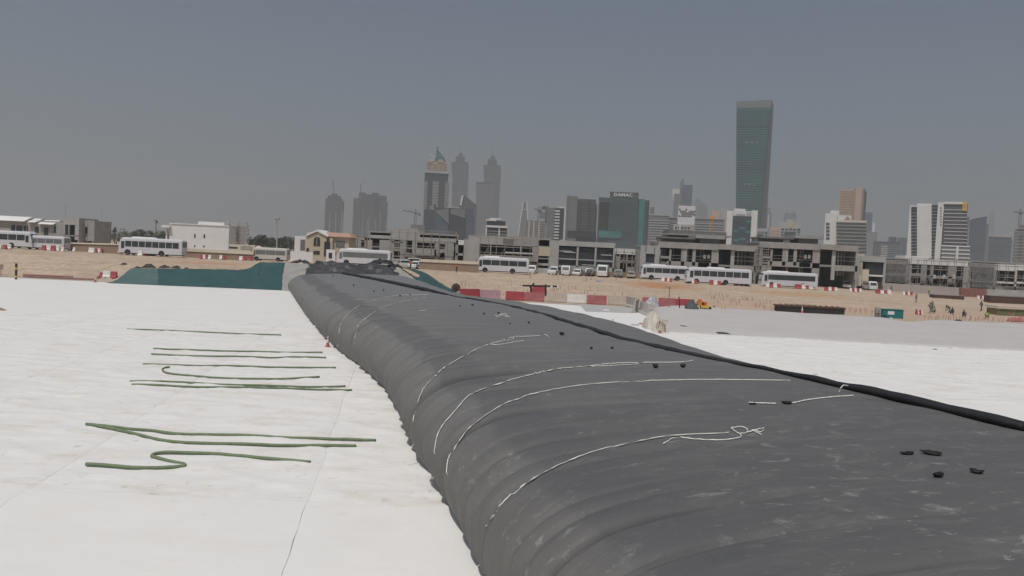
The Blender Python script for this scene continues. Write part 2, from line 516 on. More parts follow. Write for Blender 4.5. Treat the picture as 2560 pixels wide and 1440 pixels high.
def dam_point(tt, k):
    w, z = SEC[k]
    le, re = interp(LEFT_E, tt), interp(RIGHT_E, tt)
    le += .08 * N(tt * .45, 3, 1) - .12 * smooth((62 - tt) / 12)
    if w < 6: ww = w + le * (1 - smooth(w / 6)) + (re - 13) * smooth((w - 5) / 8) * 0
    else: ww = w
    ww = w + le * (1 - smooth(w / 7.0)) + (re - 13.0) * smooth((w - 6) / 7.0)
    # normal of the section, for the folds
    a = SEC[max(0, k-1)]; b = SEC[min(NS-1, k+1)]
    nx, nz = -(b[1] - a[1]), (b[0] - a[0]); l = math.hypot(nx, nz) or 1
    nx /= l; nz /= l
    low = smooth((z - .15) / 1.2) * .9 + .10 * min(1, z / .4)
    d = (crease_disp(tt, w) + big_disp(tt, w)) * low if w < 12.5 else 0
    if w < 6: d += .020 * N(tt * 2.6, w * .18, 41) * math.exp(-(w / 3.2) ** 2) * low
    d += (.035 * N(tt * .9, w * .35, 2) + .05 * N(tt * .22, w * .2, 6)) * low * (1.0 if w < 5 else .6)
    if w > 10 and z > 1.5: d += .06 * N(tt * .5, w * .4, 11)
    lift, sq = dam_lift(tt)
    p = AO + AX * (tt + (.16 * N(w * .55, tt * .12, 5) + .10 * N(w * .3, tt * .5, 15)) * min(1, w * .8) - .05 * w * N(tt * .07, 2.5)) + AU * (ww + nx * d)
    zz = (z + nz * d) * sq + lift
    return Vector((p.x, p.y, max(.012, zz)))

def rubber_material():
    ma = bpy.data.materials.new('dam_rubber'); ma.use_nodes = True
    n = ma.node_tree; b = n.nodes['Principled BSDF']
    b.inputs['Roughness'].default_value = .62; b.inputs['Specular IOR Level'].default_value = .25
    uv = n.nodes.new('ShaderNodeUVMap'); uv.uv_map = 'dam'
    def noise(sc, det, st, rough=.65, dist=0):
        nz = n.nodes.new('ShaderNodeTexNoise'); nz.inputs['Scale'].default_value = sc; nz.inputs['Detail'].default_value = det; nz.inputs['Roughness'].default_value = rough
        nz.inputs['Distortion'].default_value = dist
        mp = n.nodes.new('ShaderNodeMapping'); mp.inputs['Scale'].default_value = st
        n.links.new(uv.outputs[0], mp.inputs[0]); n.links.new(mp.outputs[0], nz.inputs[0])
        return nz
    def mapr(src, a, bb, c, d):
        mr = n.nodes.new('ShaderNodeMapRange'); mr.inputs[1].default_value = a; mr.inputs[2].default_value = bb; mr.inputs[3].default_value = c; mr.inputs[4].default_value = d
        n.links.new(src, mr.inputs[0]); return mr.outputs[0]
    def mix(fac, a, col):
        mx = n.nodes.new('ShaderNodeMix'); mx.data_type = 'RGBA'; n.links.new(fac, mx.inputs[0]); n.links.new(a, mx.inputs[6]); mx.inputs[7].default_value = (*col, 1)
        return mx.outputs[2]
    base = noise(.8, 7, (.35, 1.6, 1)); r = n.nodes.new('ShaderNodeValToRGB'); e = r.color_ramp.elements
    e[0].position = .3; e[0].color = (.108, .108, .108, 1); e[1].position = .72; e[1].color = (.150, .150, .149, 1)
    n.links.new(base.outputs[0], r.inputs[0]); col = r.outputs[0]
    sx = n.nodes.new('ShaderNodeSeparateXYZ'); n.links.new(uv.outputs[0], sx.inputs[0])
    col = mix(mapr(sx.outputs[1], 14, 30, .55, 0), col, (.078, .078, .079))
    # paler grey far along the dam
    col = mix(mapr(sx.outputs[1], 20, 70, 0, .5), col, (.205, .206, .205))
    # paler brownish low flank: light bounced off the white floor, painted in
    dn = noise(.6, 6, (1, .5, 1))
    low = n.nodes.new('ShaderNodeMath'); low.operation = 'MULTIPLY'
    n.links.new(mapr(sx.outputs[0], .8, 3.6, .62, 0), low.inputs[0]); n.links.new(mapr(dn.outputs[0], .3, .7, .5, 1.1), low.inputs[1])
    col = mix(low.outputs[0], col, (.185, .172, .155))
    # chalky scuffs on top near the camera
    for sc, st, a, bb, amt, cc in [(.7, (.6, 1.8, 1), .50, .72, .28, (.26, .25, .235)), (1.7, (.9, 1.4, 1), .575, .71, .6, (.36, .37, .34)), (5.0, (.8, 1.9, 1), .62, .72, .85, (.45, .44, .40))]:
        nz = noise(sc, 8, st, .72, .6)
        f = n.nodes.new('ShaderNodeMath'); f.operation = 'MULTIPLY'
        n.links.new(mapr(nz.outputs[0], a, bb, 0, amt), f.inputs[0]); n.links.new(mapr(sx.outputs[1], 13, 30, 1, .10), f.inputs[1])
        col = mix(f.outputs[0], col, cc)
    # shading along the shoulder, painted in as a darker band
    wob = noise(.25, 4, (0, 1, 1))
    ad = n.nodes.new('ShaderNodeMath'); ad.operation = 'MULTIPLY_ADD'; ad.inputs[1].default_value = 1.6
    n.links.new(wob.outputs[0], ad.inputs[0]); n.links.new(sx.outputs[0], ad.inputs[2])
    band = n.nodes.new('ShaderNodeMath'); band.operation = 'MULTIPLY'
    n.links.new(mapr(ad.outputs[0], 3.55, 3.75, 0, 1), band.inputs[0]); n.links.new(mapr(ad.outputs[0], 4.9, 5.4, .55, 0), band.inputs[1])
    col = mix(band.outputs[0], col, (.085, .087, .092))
    n.links.new(col, b.inputs['Base Color'])
    fine = noise(6, 6, (1.6, .5, 1)); fin2 = noise(1.5, 4, (.12, 1.9, 1))
    sm = n.nodes.new('ShaderNodeMath'); sm.operation = 'MULTIPLY_ADD'; sm.inputs[1].default_value = .35
    n.links.new(fine.outputs[0], sm.inputs[0]); n.links.new(fin2.outputs[0], sm.inputs[2])
    bp = n.nodes.new('ShaderNodeBump'); bp.inputs['Strength'].default_value = .4; bp.inputs['Distance'].default_value = .09
    n.links.new(sm.outputs[0], bp.inputs['Height']); n.links.new(bp.outputs[0], b.inputs['Normal'])
    n.links.new(mapr(base.outputs[0], .3, .7, .5, .72), b.inputs['Roughness'])
    return ma

dam = tag(empty('inflatable_dam', AO + AX * 20), 'huge dark grey inflatable rubber dam lying across the white basin', 'dam')
dmb = MB(); uvs = []
ARC = [0.0]
for k in range(1, NS):
    ARC.append(ARC[-1] + math.hypot(SEC[k][0] - SEC[k-1][0], SEC[k][1] - SEC[k-1][1]))
for tt in TS:
    for k in range(NS):
        dmb.v.append(tuple(dam_point(tt, k))); uvs.append((ARC[k], tt))
for j in range(len(TS) - 1):
    for k in range(NS - 1):
        dmb.f.append((j*NS + k, (j+1)*NS + k, (j+1)*NS + k + 1, j*NS + k + 1))
for j, rev in ((0, False), (len(TS) - 1, True)):
    loop = [j*NS + k for k in range(NS)]
    dmb.f.append(tuple(loop if not rev else reversed(loop)))
DAM_V = [Vector(v) for v in dmb.v]; DAM_F = list(dmb.f)
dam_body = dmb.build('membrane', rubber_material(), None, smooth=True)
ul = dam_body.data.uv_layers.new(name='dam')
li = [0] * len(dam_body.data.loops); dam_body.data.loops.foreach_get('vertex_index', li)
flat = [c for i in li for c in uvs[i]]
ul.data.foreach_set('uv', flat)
def adopt(o, parent):
    o.parent = parent
    o.matrix_parent_inverse = parent.matrix_world.inverted() if False else Matrix.Translation(-Vector(parent.location)) if parent.rotation_euler.z == 0 else (Matrix.Translation(parent.location) @ Matrix.Rotation(parent.rotation_euler.z, 4, 'Z')).inverted()
    return o
adopt(dam_body, dam)
DAM_BVH = BVHTree.FromPolygons(DAM_V, DAM_F)

def dam_hit(px, py):
    loc, nor, i, d = DAM_BVH.ray_cast(CAM, ray(px, py).normalized())
    if loc is None: return None, None
    return loc, (nor if nor.z > -0.2 else -nor)

# fin: rolled edge of the membrane along the far shoulder
M_FIN = mat('black_membrane', (.016, .016, .018), .55, .3, 3.0, bump=.4, spec=.4)
FIN_PX = [(858, 685), (900, 693), (938, 700), (990, 711), (1040, 722), (1100, 734), (1145, 743), (1200, 752), (1289, 769.5), (1371, 791), (1426, 808.5), (1478, 824), (1549, 847.5), (1619, 863), (1700, 882), (1780, 899), (1853, 914), (1900, 922), (1960, 936), (2034, 953), (2089, 966), (2180, 987), (2306, 1016), (2430, 1046), (2560, 1077), (2700, 1108), (2850, 1141)]
fin_pts = []
for px, py in FIN_PX:
    for dyy in (0, 2, 4, 7, 11, 16, 24, 34):
        loc, nor = dam_hit(px, py + dyy)
        if loc is not None: break
    if loc is not None: fin_pts.append((loc, px))
def resample(pts, step):
    out = [pts[0]]
    for a, b in zip(pts, pts[1:]):
        n = max(1, int((b - a).length / step))
        for i in range(1, n + 1): out.append(a.lerp(b, i / n))
    return out
mbf = MB()
path = resample([p for p, _ in fin_pts], .5)
pr = []
for p in path:
    tt, ww = dam_tw(p)
    r = lerp(.20, .055, smooth((tt - 19) / 10)) if tt < 60 else lerp(.055, .24, smooth((tt - 62) / 10))
    pr.append(r * (1 + .25 * N(tt * .8, 5)))
pp = [p + Vector((0, 0, r * .55)) for p, r in zip(path, pr)]
mbf.tube(pp, pr, 10, flat=.62)
adopt(mbf.build('rolled_fin', M_FIN, None, smooth=True), dam)
# flap of loose membrane lying along the fin
mbs = MB(); L = []
for i, (p, r) in enumerate(zip(path, pr)):
    tt, ww = dam_tw(p)
    if tt > 62: continue
    wd = .35 + .25 * N(tt * .4, 8)
    q = AU * wd
    L.append((p + Vector((0, 0, .05)), p + q * .5 + Vector((0, 0, .10 + .05 * N(tt, 2))), p + q + Vector((0, 0, .02 + .05 * N(tt * 1.2, 1)))))
for a in L: mbs.v.extend([tuple(v) for v in a])
for i in range(len(L) - 1):
    for k in range(2): mbs.f.append((i*3 + k, i*3 + k + 1, (i+1)*3 + k + 1, (i+1)*3 + k))
adopt(mbs.build('fin_flap', M_FIN, None, smooth=True), dam)

for px, ya, yb in [(2098, 961, 981), (2024, 941, 951)]:
    A = None
    for yy in (yb, yb + 3, yb + 6):
        A, nr = dam_hit(px, yy)
        if A is not None: break
    if A is not None:
        rr = .25
        adopt(MB().tube([A + Vector((0, 0, .02)), A + Vector((0, -.03, .14)) + AU * .03, A + Vector((0, 0, .22)) + AU * .14, A + Vector((0, 0, .20)) + AU * .30], .016, 6).build('fin_tie', mat('white_tie', (.7, .69, .62), .6, .1, 8), None), dam)
# ------------------------------------------------------------------ far bank: green fabric, concrete abutment, crumpled membrane
M_GREEN = mat('green_bank_fabric', (.022, .066, .068), .85, .25, .35, col2=(.038, .09, .09), bump=.3, bscale=1.5)
M_GREEN2 = mat('faded_green_fabric', (.055, .105, .105), .85, .25, .4, col2=(.09, .145, .14), bump=.3, bscale=1.5)
M_ABUT = mat('abutment_concrete', (.29, .28, .26), .9, .14, .8, bump=.3)
def ground_patch(name, quad, nx, ny, lift, material, amp=.05, parent=None):
    """sheet laid on the ground between four photograph pixels (near-left, near-right, far-right, far-left)"""
    pts = [ground_hit(*q) for q in quad]
    mb = MB()
    for j in range(ny + 1):
        for i in range(nx + 1):
            s, q = i / nx, j / ny
            p = (pts[0] * (1 - s) + pts[1] * s) * (1 - q) + (pts[3] * (1 - s) + pts[2] * s) * q
            e = .25 if j in (0, ny) or i in (0, nx) else 0
            x = p.x + e * N(i * .7, j * .7, 3); y = p.y + e * N(i * .7, j * .7, 13)
            mb.v.append((x, y, G(x, y) + lift + amp * abs(N(x * .4, y * .6, 1)) + amp * .4 * N(x * 1.1, y * 1.3, 5)))
    for j in range(ny):
        for i in range(nx):
            a = j * (nx + 1) + i
            mb.f.append((a, a + 1, a + nx + 2, a + nx + 1))
    return mb.build(name, material, parent, smooth=True)
bank = tag(empty('green_bank_cover', ground_hit(500, 715)), 'green fabric sheets covering the far bank left of the dam', 'fabric cover')
for quad, mt in [([(262, 708), (396, 714), (394, 672), (333, 671)], M_GREEN2), ([(396, 714), (600, 722), (596, 676), (394, 672)], M_GREEN),
                 ([(600, 722), (642, 724), (652, 656.5), (640, 661)], M_GREEN), ([(596, 722), (600, 722.5), (640, 661), (596, 676)], M_GREEN), ([(642, 724), (703, 726.5), (711, 657.5), (652, 656.5)], M_GREEN)]:
    adopt(ground_patch('fabric_sheet', quad, 26, 14, .05, mt, .04), bank)
abut = tag(empty('dam_abutment', ground_hit(900, 725)), 'pale concrete abutment slope under the far end of the dam', 'abutment')
adopt(ground_patch('slab', [(704, 726.5), (1116, 736), (1000, 673.5), (712, 657.5)], 30, 12, .03, M_ABUT, .02), abut)
strip = ground_patch('green_edge_strip', [(1117, 736.5), (1146, 741), (1018, 670), (1001, 671)], 6, 20, .10, M_GREEN, .05)
tag(strip, 'narrow strip of green fabric beside the pale abutment, right of the dam', 'fabric strip')

# crumpled membrane heaped over the far end of the dam
M_CRUMP = mat('crumpled_membrane', (.05, .05, .053), .5, .3, 1.2, bump=.4, spec=.35)
def crumple_z(a, b):
    h = 0
    for k, (sc, am, st) in enumerate([(.40, .55, 1.5), (.75, .40, 2.6), (1.3, .16, 2.0)]):
        n_ = N(a * sc * .55 + k * 7 + .35 * b, b * sc * st - .25 * a, k)
        h += am * (1 - 2.0 * abs(n_) ** .8)
    return h
mb = MB(); na, nb_ = 110, 46
for j in range(nb_ + 1):
    for i in range(na + 1):
        s, q = i / na, j / nb_
        w = lerp(1.2 + 2.0 * q, 15.4 - .6 * q, s) ; tt = lerp(110.6, 120.5, q)
        p = AO + AX * tt + AU * w
        top = lerp(2.55, 3.75, smooth((tt - 110.6) / 6)) * (1 - max(0, 1 - s * 9) ** 2 * .8 - max(0, (s - .9) * 10) ** 2 * .8)
        env = smooth(q * 5) * smooth((1 - q) * 4)
        z = top - .12 + env * (-.35 + .75 * crumple_z(w * .75, tt * 1.0) + .5 * N(w * .35, tt * .2, 33))
        z -= smooth((q - .75) * 4) * 1.4
        mb.v.append((p.x + .3 * env * N(w, tt, 4), p.y + .3 * env * N(w, tt, 9), max(z, G(p.x, p.y) + .05)))
for j in range(nb_):
    for i in range(na):
        a = j * (na + 1) + i
        mb.f.append((a, a + 1, a + na + 2, a + na + 1))
tag(mb.build('crumpled_membrane', M_CRUMP, None, smooth=True), 'crumpled black membrane heaped over the far end of the dam', 'membrane')
# torn dark scraps at the back of the heap
for k, (px, py, r) in enumerate([(752, 655, .7), (955, 660, 1.1), (985, 664, .6)]):
    d = P(px, py, 121); mb = MB(); n = 14
    for j in range(n + 1):
        for i in range(n + 1):
            a, b = (i / n - .5) * 2, (j / n - .5) * 2
            mb.v.append((d.x + a * r * 2.2, d.y + b * r, d.z - .3 + .8 * r * max(0, 1 - a * a - b * b * .5) + .5 * r * N(a * 3 + k * 5, b * 3, 2)))
    for j in range(n):
        for i in range(n):
            q = j * (n + 1) + i; mb.f.append((q, q + 1, q + n + 2, q + n + 1))
    tag(mb.build('membrane_scrap', M_FIN, None, smooth=True), ['torn black scrap behind the upper left corner of the crumpled membrane', 'largest torn black scrap standing up behind the crumpled membrane', 'small torn black scrap at the right end of the crumpled membrane'][k], 'scrap')

# dark clods along the crest of the green bank
M_CLOD = mat('dark_spoil', (.06, .05, .04), .95, .3, 2, bump=.6)
for k, (px, py, r) in enumerate([(372, 667, .45), (412, 668, .36), (440, 669, .32), (466, 670, .16), (310, 660, .25), (345, 668, .2)]):
    p = ground_hit(px, py); mb = MB(); n = 9
    for j in range(n + 1):
        for i in range(n + 1):
            a, b = (i / n - .5) * 2, (j / n - .5) * 2
            mb.v.append((p.x + a * r * 2.4, p.y + b * r, p.z - .1 + r * 1.1 * max(0, 1 - a * a - b * b) * (1 + .9 * N(a * 2 + k * 3, b * 2, 5))))
    for j in range(n):
        for i in range(n):
            q = j * (n + 1) + i; mb.f.append((q, q + 1, q + n + 2, q + n + 1))
    tag(mb.build('spoil_heap', M_CLOD, None), ['tallest dark spoil heap on the crest of the green bank', 'long dark spoil heap, second on the crest of the green bank', 'low dark spoil heap, third on the crest of the green bank', 'smallest dark clod at the end of the crest row', 'dark clod on the sand above the green bank, away from the row', 'dark clod where the faded green sheet meets the sand'][k], 'spoil heap', 'spoil heaps on the green bank')

# ------------------------------------------------------------------ right of the dam: white strip to the barriers, grey dusty slab
def poly_sheet(name, px, z, material, th=.0, label=None, kind=None, parent=None, sub=1):
    pts = []
    for q in px:
        d = ray(*q); k = (z - CAM_H) / d.z; p = CAM + d * k; pts.append((p.x, p.y))
    mb = MB()
    mb.prism_z(pts, z - max(th, .003), z)
    return mb.build(name, material, parent)
M_SHEET_R = sheet_material('far_white_geotextile', .15)
M_DUSTY = mat('dusty_grey_cover', (.44, .425, .41), .92, .05, .25, col2=(.50, .475, .455), bump=.3, bscale=1.2)
M_PATCH = mat('grey_screed_patch', (.40, .395, .385), .9, .06, .3, bump=.2)
far_white = poly_sheet('geotextile_sheet', [(900, 744), (1180, 748), (1590, 772), (1660, 795), (1740, 836), (1500, 900), (1100, 800)], .024, M_SHEET_R, .02, parent=canal_floor)
poly_sheet('screed_patch', [(1447, 760), (1590, 770), (1586, 783), (1464, 779)], .03, M_PATCH, parent=canal_floor)
# grey slab: rises gently away from the white sheet
mb = MB(); nx, ny = 90, 26
for j in range(ny + 1):
    q = j / ny
    for i in range(nx + 1):
        s = i / nx
        b = lerp(1640, 3400, s)
        y0 = 71.5 - 2.0 * smooth((b - 1700) / 900) + .25 * N(s * 14, 1)
        y1 = 101 + 5 * (1 - smooth((b - 1640) / 500)) + .4 * N(s * 25, 2)
        y = lerp(y0, y1, q); x = (b - 1280) / FPX * y
        z = .13 + .46 * q + .05 * N(x * .15, y * .2, 2) + .02 * N(x * .6, y * .7, 4)
        # dip where the generator stands
        gx = (b - 2275) / 45.0
        z -= .42 * math.exp(-gx * gx) * smooth((q - .6) * 2.5)
        k = smooth((b - 1640) / 60)
        mb.v.append((x, y, .13 + (z - .13) * (.25 + .75 * k)))
w = nx + 1
for j in range(ny):
    for i in range(nx): mb.f.append((j*w + i, j*w + i + 1, (j+1)*w + i + 1, (j+1)*w + i))
# back edge drops to the ground
base = ny * w; n0 = len(mb.v)
for i in range(nx + 1):
    v = mb.v[base + i]; mb.v.append((v[0] * 1.004, v[1] + .5, -.05))
for i in range(nx): mb.f.append((base + i, base + i + 1, n0 + i + 1, n0 + i))
n0 = len(mb.v)
for i in range(nx + 1):
    v = mb.v[i]; mb.v.append((v[0], v[1] - .08, -.02))
for i in range(nx): mb.f.append((i + 1, i, n0 + i, n0 + i + 1))
n0 = len(mb.v)
for j in range(ny + 1):
    v = mb.v[j * w]; mb.v.append((v[0] - .08, v[1], -.02))
for j in range(ny): mb.f.append((j * w, (j + 1) * w, n0 + j + 1, n0 + j))
slab = tag(mb.build('dusty_slope', M_DUSTY, None, smooth=True), 'gently rising dusty grey slope right of the white sheets', kind='structure')
SLAB_BVH = BVHTree.FromPolygons([Vector(v) for v in mb.v], mb.f)
def site_hit(px, py):
    """slab if the ray meets it first, else the ground"""
    loc, nor, i, d = SLAB_BVH.ray_cast(CAM, ray(px, py).normalized())
    g = ground_hit(px, py)
    if loc is not None and loc.y < g.y: return loc
    return g
# ------------------------------------------------------------------ barriers
M_BRED = mat('barrier_red', (.36, .06, .07), .65, .22, 1.5)
M_BRED2 = mat('barrier_faded_red', (.38, .13, .135), .75, .18, 1.5)
M_BMAUVE = mat('barrier_mauve', (.40, .25, .28), .75, .1, 1.5)
M_BWHITE = mat('barrier_white', (.70, .68, .64), .7, .08, 1.5)
M_BCREAM = mat('barrier_dusty_cream', (.50, .43, .36), .8, .1, 1.5)
M_RUST = mat('rusty_steel', (.10, .055, .04), .8, .3, 4)
def plastic_barrier(px0, px1, ybase, mt, label, hm=1.15, cat='barrier', group='water-filled barriers at the edge of the white sheet'):
    """water filled road barrier with ribbed sides"""
    a = ground_hit(px0, ybase - (px1 - px0) * .023); b = ground_hit(px1, ybase + (px1 - px0) * .023)
    L = (b - a).length; ang = math.atan2(b.y - a.y, b.x - a.x)
    root = empty('plastic_barrier', ((a.x + b.x) / 2, (a.y + b.y) / 2, max(a.z, b.z) - .02), ang)
    h = hm; prof = [(-.26, 0), (.26, 0), (.26, .12), (.17, .42), (.12, h), (-.12, h), (-.17, .42), (-.26, .12)]
    mb = MB(); mb.prism_x(prof, -L / 2 + .02, L / 2 - .02); mb.build('shell', mt, root)
    n = 6
    for k in range(n):
        x = (k + .5) / n * L - L / 2
        mb = MB(); w = L / n * .27
        mb.hexa([(x - w, -.275, .13), (x + w, -.275, .13), (x + w, -.15, .13), (x - w, -.15, .13)], [(x - w, -.14, h * .9), (x + w, -.14, h * .9), (x + w, -.10, h * .9), (x - w, -.10, h * .9)])
        mb.build('rib', mt, root)
    mb = MB(); mb.box(-L / 2 + .1, L / 2 - .1, -.09, .09, h, h + .05); mb.build('top_rail', mt, root)
    return tag(root, label, cat, group)
for px0, px1, yb, mt, lb in [
    (1149, 1198, 745, M_BRED, 'bright red plastic barrier beside the tip of the abutment strip'),
    (1199, 1251, 746.5, M_BMAUVE, 'mauve faded plastic barrier between two red ones'),
    (1263, 1312, 750, M_BRED, 'deep red plastic barrier under the dark scaffold pole stand'),
    (1312, 1361, 752, M_BRED2, 'ribbed pale red plastic barrier joined to the deep red one'),
    (1366, 1414, 754.5, M_BCREAM, 'dusty cream plastic barrier right of the ribbed pale red one'),
    (1417, 1465, 757, M_BWHITE, 'white plastic barrier between the cream and the last red one'),
    (1467, 1516, 760, M_BRED2, 'last red plastic barrier of the row, beside the grey patch'),
    (1520, 1566, 761.5, M_BCREAM, 'first of two cream barriers right of the last red barrier'),
    (1567, 1592, 763, M_BCREAM, 'shorter cream barrier in front of the tilted concrete blocks'),
    (1605, 1640, 765, M_BRED2, 'red barrier half hidden by a grey plastic sheet'),
    (1646, 1690, 766.5, M_BRED2, 'red barrier behind the tall crooked stake'),
    (1690, 1735, 769, M_BRED, 'dark red barrier beside the grey tarpaulin bundle')]:
    plastic_barrier(px0, px1, yb, mt, lb)
plastic_barrier(1330, 1366, 732, M_BRED, 'red barrier box standing behind the row under the dark pole', 1.0)

def jersey_block(px0, px1, ybot, col, label, group, hm=.8, depth=None):
    a = ground_hit(px0, ybot) if depth is None else on_ground(px0, depth)
    sc = a.y / FPX
    L = (px1 - px0) * sc * .97
    mb = MB()
    e = .03
    mb.prism_x([(-.28, 0), (.28, 0), (.28, .16), (.15, .38), (.10, hm - e), (.07, hm), (-.07, hm), (-.10, hm - e), (-.15, .38), (-.28, .16)], e, L)
    o = mb.build('barrier_block', M_BRED if col == 'r' else M_BWHITE, None, loc=(a.x, a.y, G(a.x + L / 2, a.y) - .03), rz=0)
    o.rotation_euler.z = rng.uniform(-.06, .06)
    return tag(o, label, 'barrier block', group)
CL = [
 ('in front of the coach cut by the picture edge', [(0,4,'w',622),(9,17,'r',622),(18,28,'w',622)]),
 ('in front of the pale minibus at the far left', [(105,115,'r',625),(115.5,127.5,'w',625),(128,139,'r',626),(139.5,150,'w',626),(153,160,'w',628)]),
 ('standing alone right of the pale minibus', [(171,175,'w',627),(175.5,182,'r',627),(182.5,189,'w',628)]),
 ('along the beige wall left of the big coach', [(222,237,'w',631),(237.5,243,'r',631),(243.5,251,'w',631),(251.5,257,'r',631),(257.5,265,'w',631),(265.5,273,'r',631.5),(273.5,279,'w',631.5),(279.5,286,'r',632),(286.5,293,'w',632.5),(293.5,301,'r',632.5)]),
 ('between the wheels of the big coach', [(345,357,'w',638.5),(357.5,364,'r',638.5),(364.5,375,'w',638.5),(375.5,383,'r',639),(383.5,391,'w',639)]),
 ('just behind the tail of the big coach', [(465,470,'w',642),(470.5,477,'r',642.5)]),
 ('left of the middle of the cream topped wall', [(500,506,'r',647),(506.5,513,'w',647),(513.5,520,'r',647),(520.5,528,'w',647.5)]),
 ('below the right half of the cream topped wall', [(549,556,'w',647.5),(557,563,'r',648),(563.5,570,'w',648),(570.5,584,'r',648)]),
 ('just left of the cream minibus', [(598,607,'w',650),(607.5,614,'r',650.5),(614.5,621,'w',650.5),(621.5,629,'r',651)]),
 ('on the crest below the low cream wall', [(1063,1069,'w',670),(1069.5,1076,'r',670),(1076.5,1081,'w',670.5),(1097,1102,'w',671),(1102.5,1108,'r',671),(1121,1126,'w',674),(1126.5,1136,'r',674),(1150,1158,'r',675),(1164,1169,'w',675),(1169.5,1176,'r',676),(1177,1183,'w',676.5)]),
 ('beside the rear wheel of the distant coach', [(1653,1661,'w',702.5),(1661.5,1667,'r',703),(1667.5,1673,'w',703),(1673.5,1680,'r',704)]),
 ('at the nose of the longest coach', [(1715,1723,'w',706.5),(1723.5,1728.5,'r',707.5),(1729,1735,'w',708),(1735.5,1743,'r',708.5)]),
 ('before the rear axle of the longest coach', [(1773,1783,'r',711),(1783.5,1793,'w',711),(1793.5,1802,'r',711.5),(1802.5,1812,'w',711.5)]),
 ('at the tail of the longest coach', [(1835,1844,'r',713.5),(1844.5,1849,'w',714),(1849.5,1855,'r',714),(1855.5,1861,'w',714.5),(1861.5,1868,'r',714.5),(1868.5,1874,'w',715)]),
 ('at the nose of the rightmost coach', [(1914,1923,'w',717),(1923.5,1932,'r',718),(1932.5,1942,'w',718),(1942.5,1951,'r',718.5)]),
 ('at the rear wheel of the rightmost coach', [(1987,2003,'r',721),(2003.5,2013,'w',721.5),(2013.5,2021,'r',722),(2021.5,2032,'w',722)]),
 ('right of the rightmost coach, by the concrete pillars', [(2061,2070,'r',726),(2070.5,2078,'w',726),(2078.5,2085,'r',726.5),(2085.5,2092,'w',727)]),
 ('in front of the white taxi van', [(2123,2129,'w',728.5),(2129.5,2135,'r',728.5),(2135.5,2141,'w',729),(2141.5,2147,'r',729),(2147.5,2153,'w',729.5)]),
 ('right of the white taxi van', [(2189,2200,'r',733),(2200.5,2209,'w',733.5),(2209.5,2217,'r',733.5),(2217.5,2228,'w',734)]),
 ('beside the walking figure below the panel wall', [(2256,2262,'w',736.5),(2262.5,2268,'r',737),(2268.5,2274,'w',737),(2274.5,2281,'r',737.5)]),
 ('between the two dark steel troughs', [(2442,2448,'w',747),(2448.5,2454,'r',747),(2454.5,2460,'w',747.5),(2460.5,2466,'r',747.5),(2466.5,2473,'w',748),(2473.5,2480,'r',748.5)]),
 ('right of the green generator', [(2289,2293,'r',785),(2293.5,2297,'w',785.5),(2297.5,2301,'r',786),(2301.5,2305,'w',786)]),
 ('beside the cones at the green bank', [(250,257,'r',694),(257.5,277,'w',695),(277.5,293,'r',696)])]
ORD = ['first', 'second', 'third', 'fourth', 'fifth', 'sixth', 'seventh', 'eighth', 'ninth', 'tenth', 'eleventh', 'twelfth']
for where, blocks in CL:
    cnt = {'r': 0, 'w': 0}; tot = {c: sum(1 for b in blocks if b[2] == c) for c in 'rw'}
    for b in blocks:
        c = b[2]; cnt[c] += 1
        word = 'red' if c == 'r' else 'white'
        o_ = '' if tot[c] == 1 else ORD[cnt[c] - 1] + ' '
        small = 'generator' in where
        jersey_block(b[0], b[1], b[3], c, f'{o_}{word} block {where}' if o_ else f'{word} road block {where}', 'red and white road blocks', .9 if b[1] - b[0] > 9 else .75)

# ------------------------------------------------------------------ traffic cones
M_CONE = mat('cone_orange', (.44, .14, .10), .7, .15, 6)
M_CONEW = mat('cone_reflective_band', (.62, .58, .55), .5, .1, 6)
def cone(p, h, label, tape=False):
    root = empty('traffic_cone', p)
    r = h * .17
    MB().box(-r * 1.5, r * 1.5, -r * 1.5, r * 1.5, 0, h * .05).build('base', M_CONE, root)
    def ring(z0, z1, mt, nm):
        f = lambda z: r * (1 - .84 * z / h)
        MB().lathe([(f(z0), z0), (f(z1), z1)], seg=14).build(nm, mt, root, smooth=False)
    ring(h * .05, h * .38, M_CONE, 'body'); ring(h * .38, h * .66, M_CONEW, 'reflective_band'); ring(h * .66, h * .74, M_CONE, 'upper_body'); ring(h * .74, h * .90, M_CONEW, 'upper_band'); ring(h * .90, h, M_CONE, 'tip')
    return tag(root, label, 'cone')
def floor_hit(px, py, z=0.02):
    d = ray(px, py); k = (z - CAM_H) / d.z
    return CAM + d * k
cone(floor_hit(819, 868), .78, 'orange and white traffic cone at the foot of the dam on the white sheet')
cone(floor_hit(1530, 832), 1.2, 'tall traffic cone rising behind the fin of the dam')
cone(site_hit(1650, 834), .72, 'battered orange cone beside the wooden stakes at the slope corner')
cone(ground_hit(238, 706), .95, 'nearer of two cones at the left end of the green bank')
cone(ground_hit(246, 696), 1.1, 'farther of two cones at the left end of the green bank')
cone(ground_hit(2005, 784), 1.1, 'white banded cone in front of the rebar formwork')
cone(ground_hit(1785, 770), 1.0, 'cone on the sand right of the orange and yellow machine')
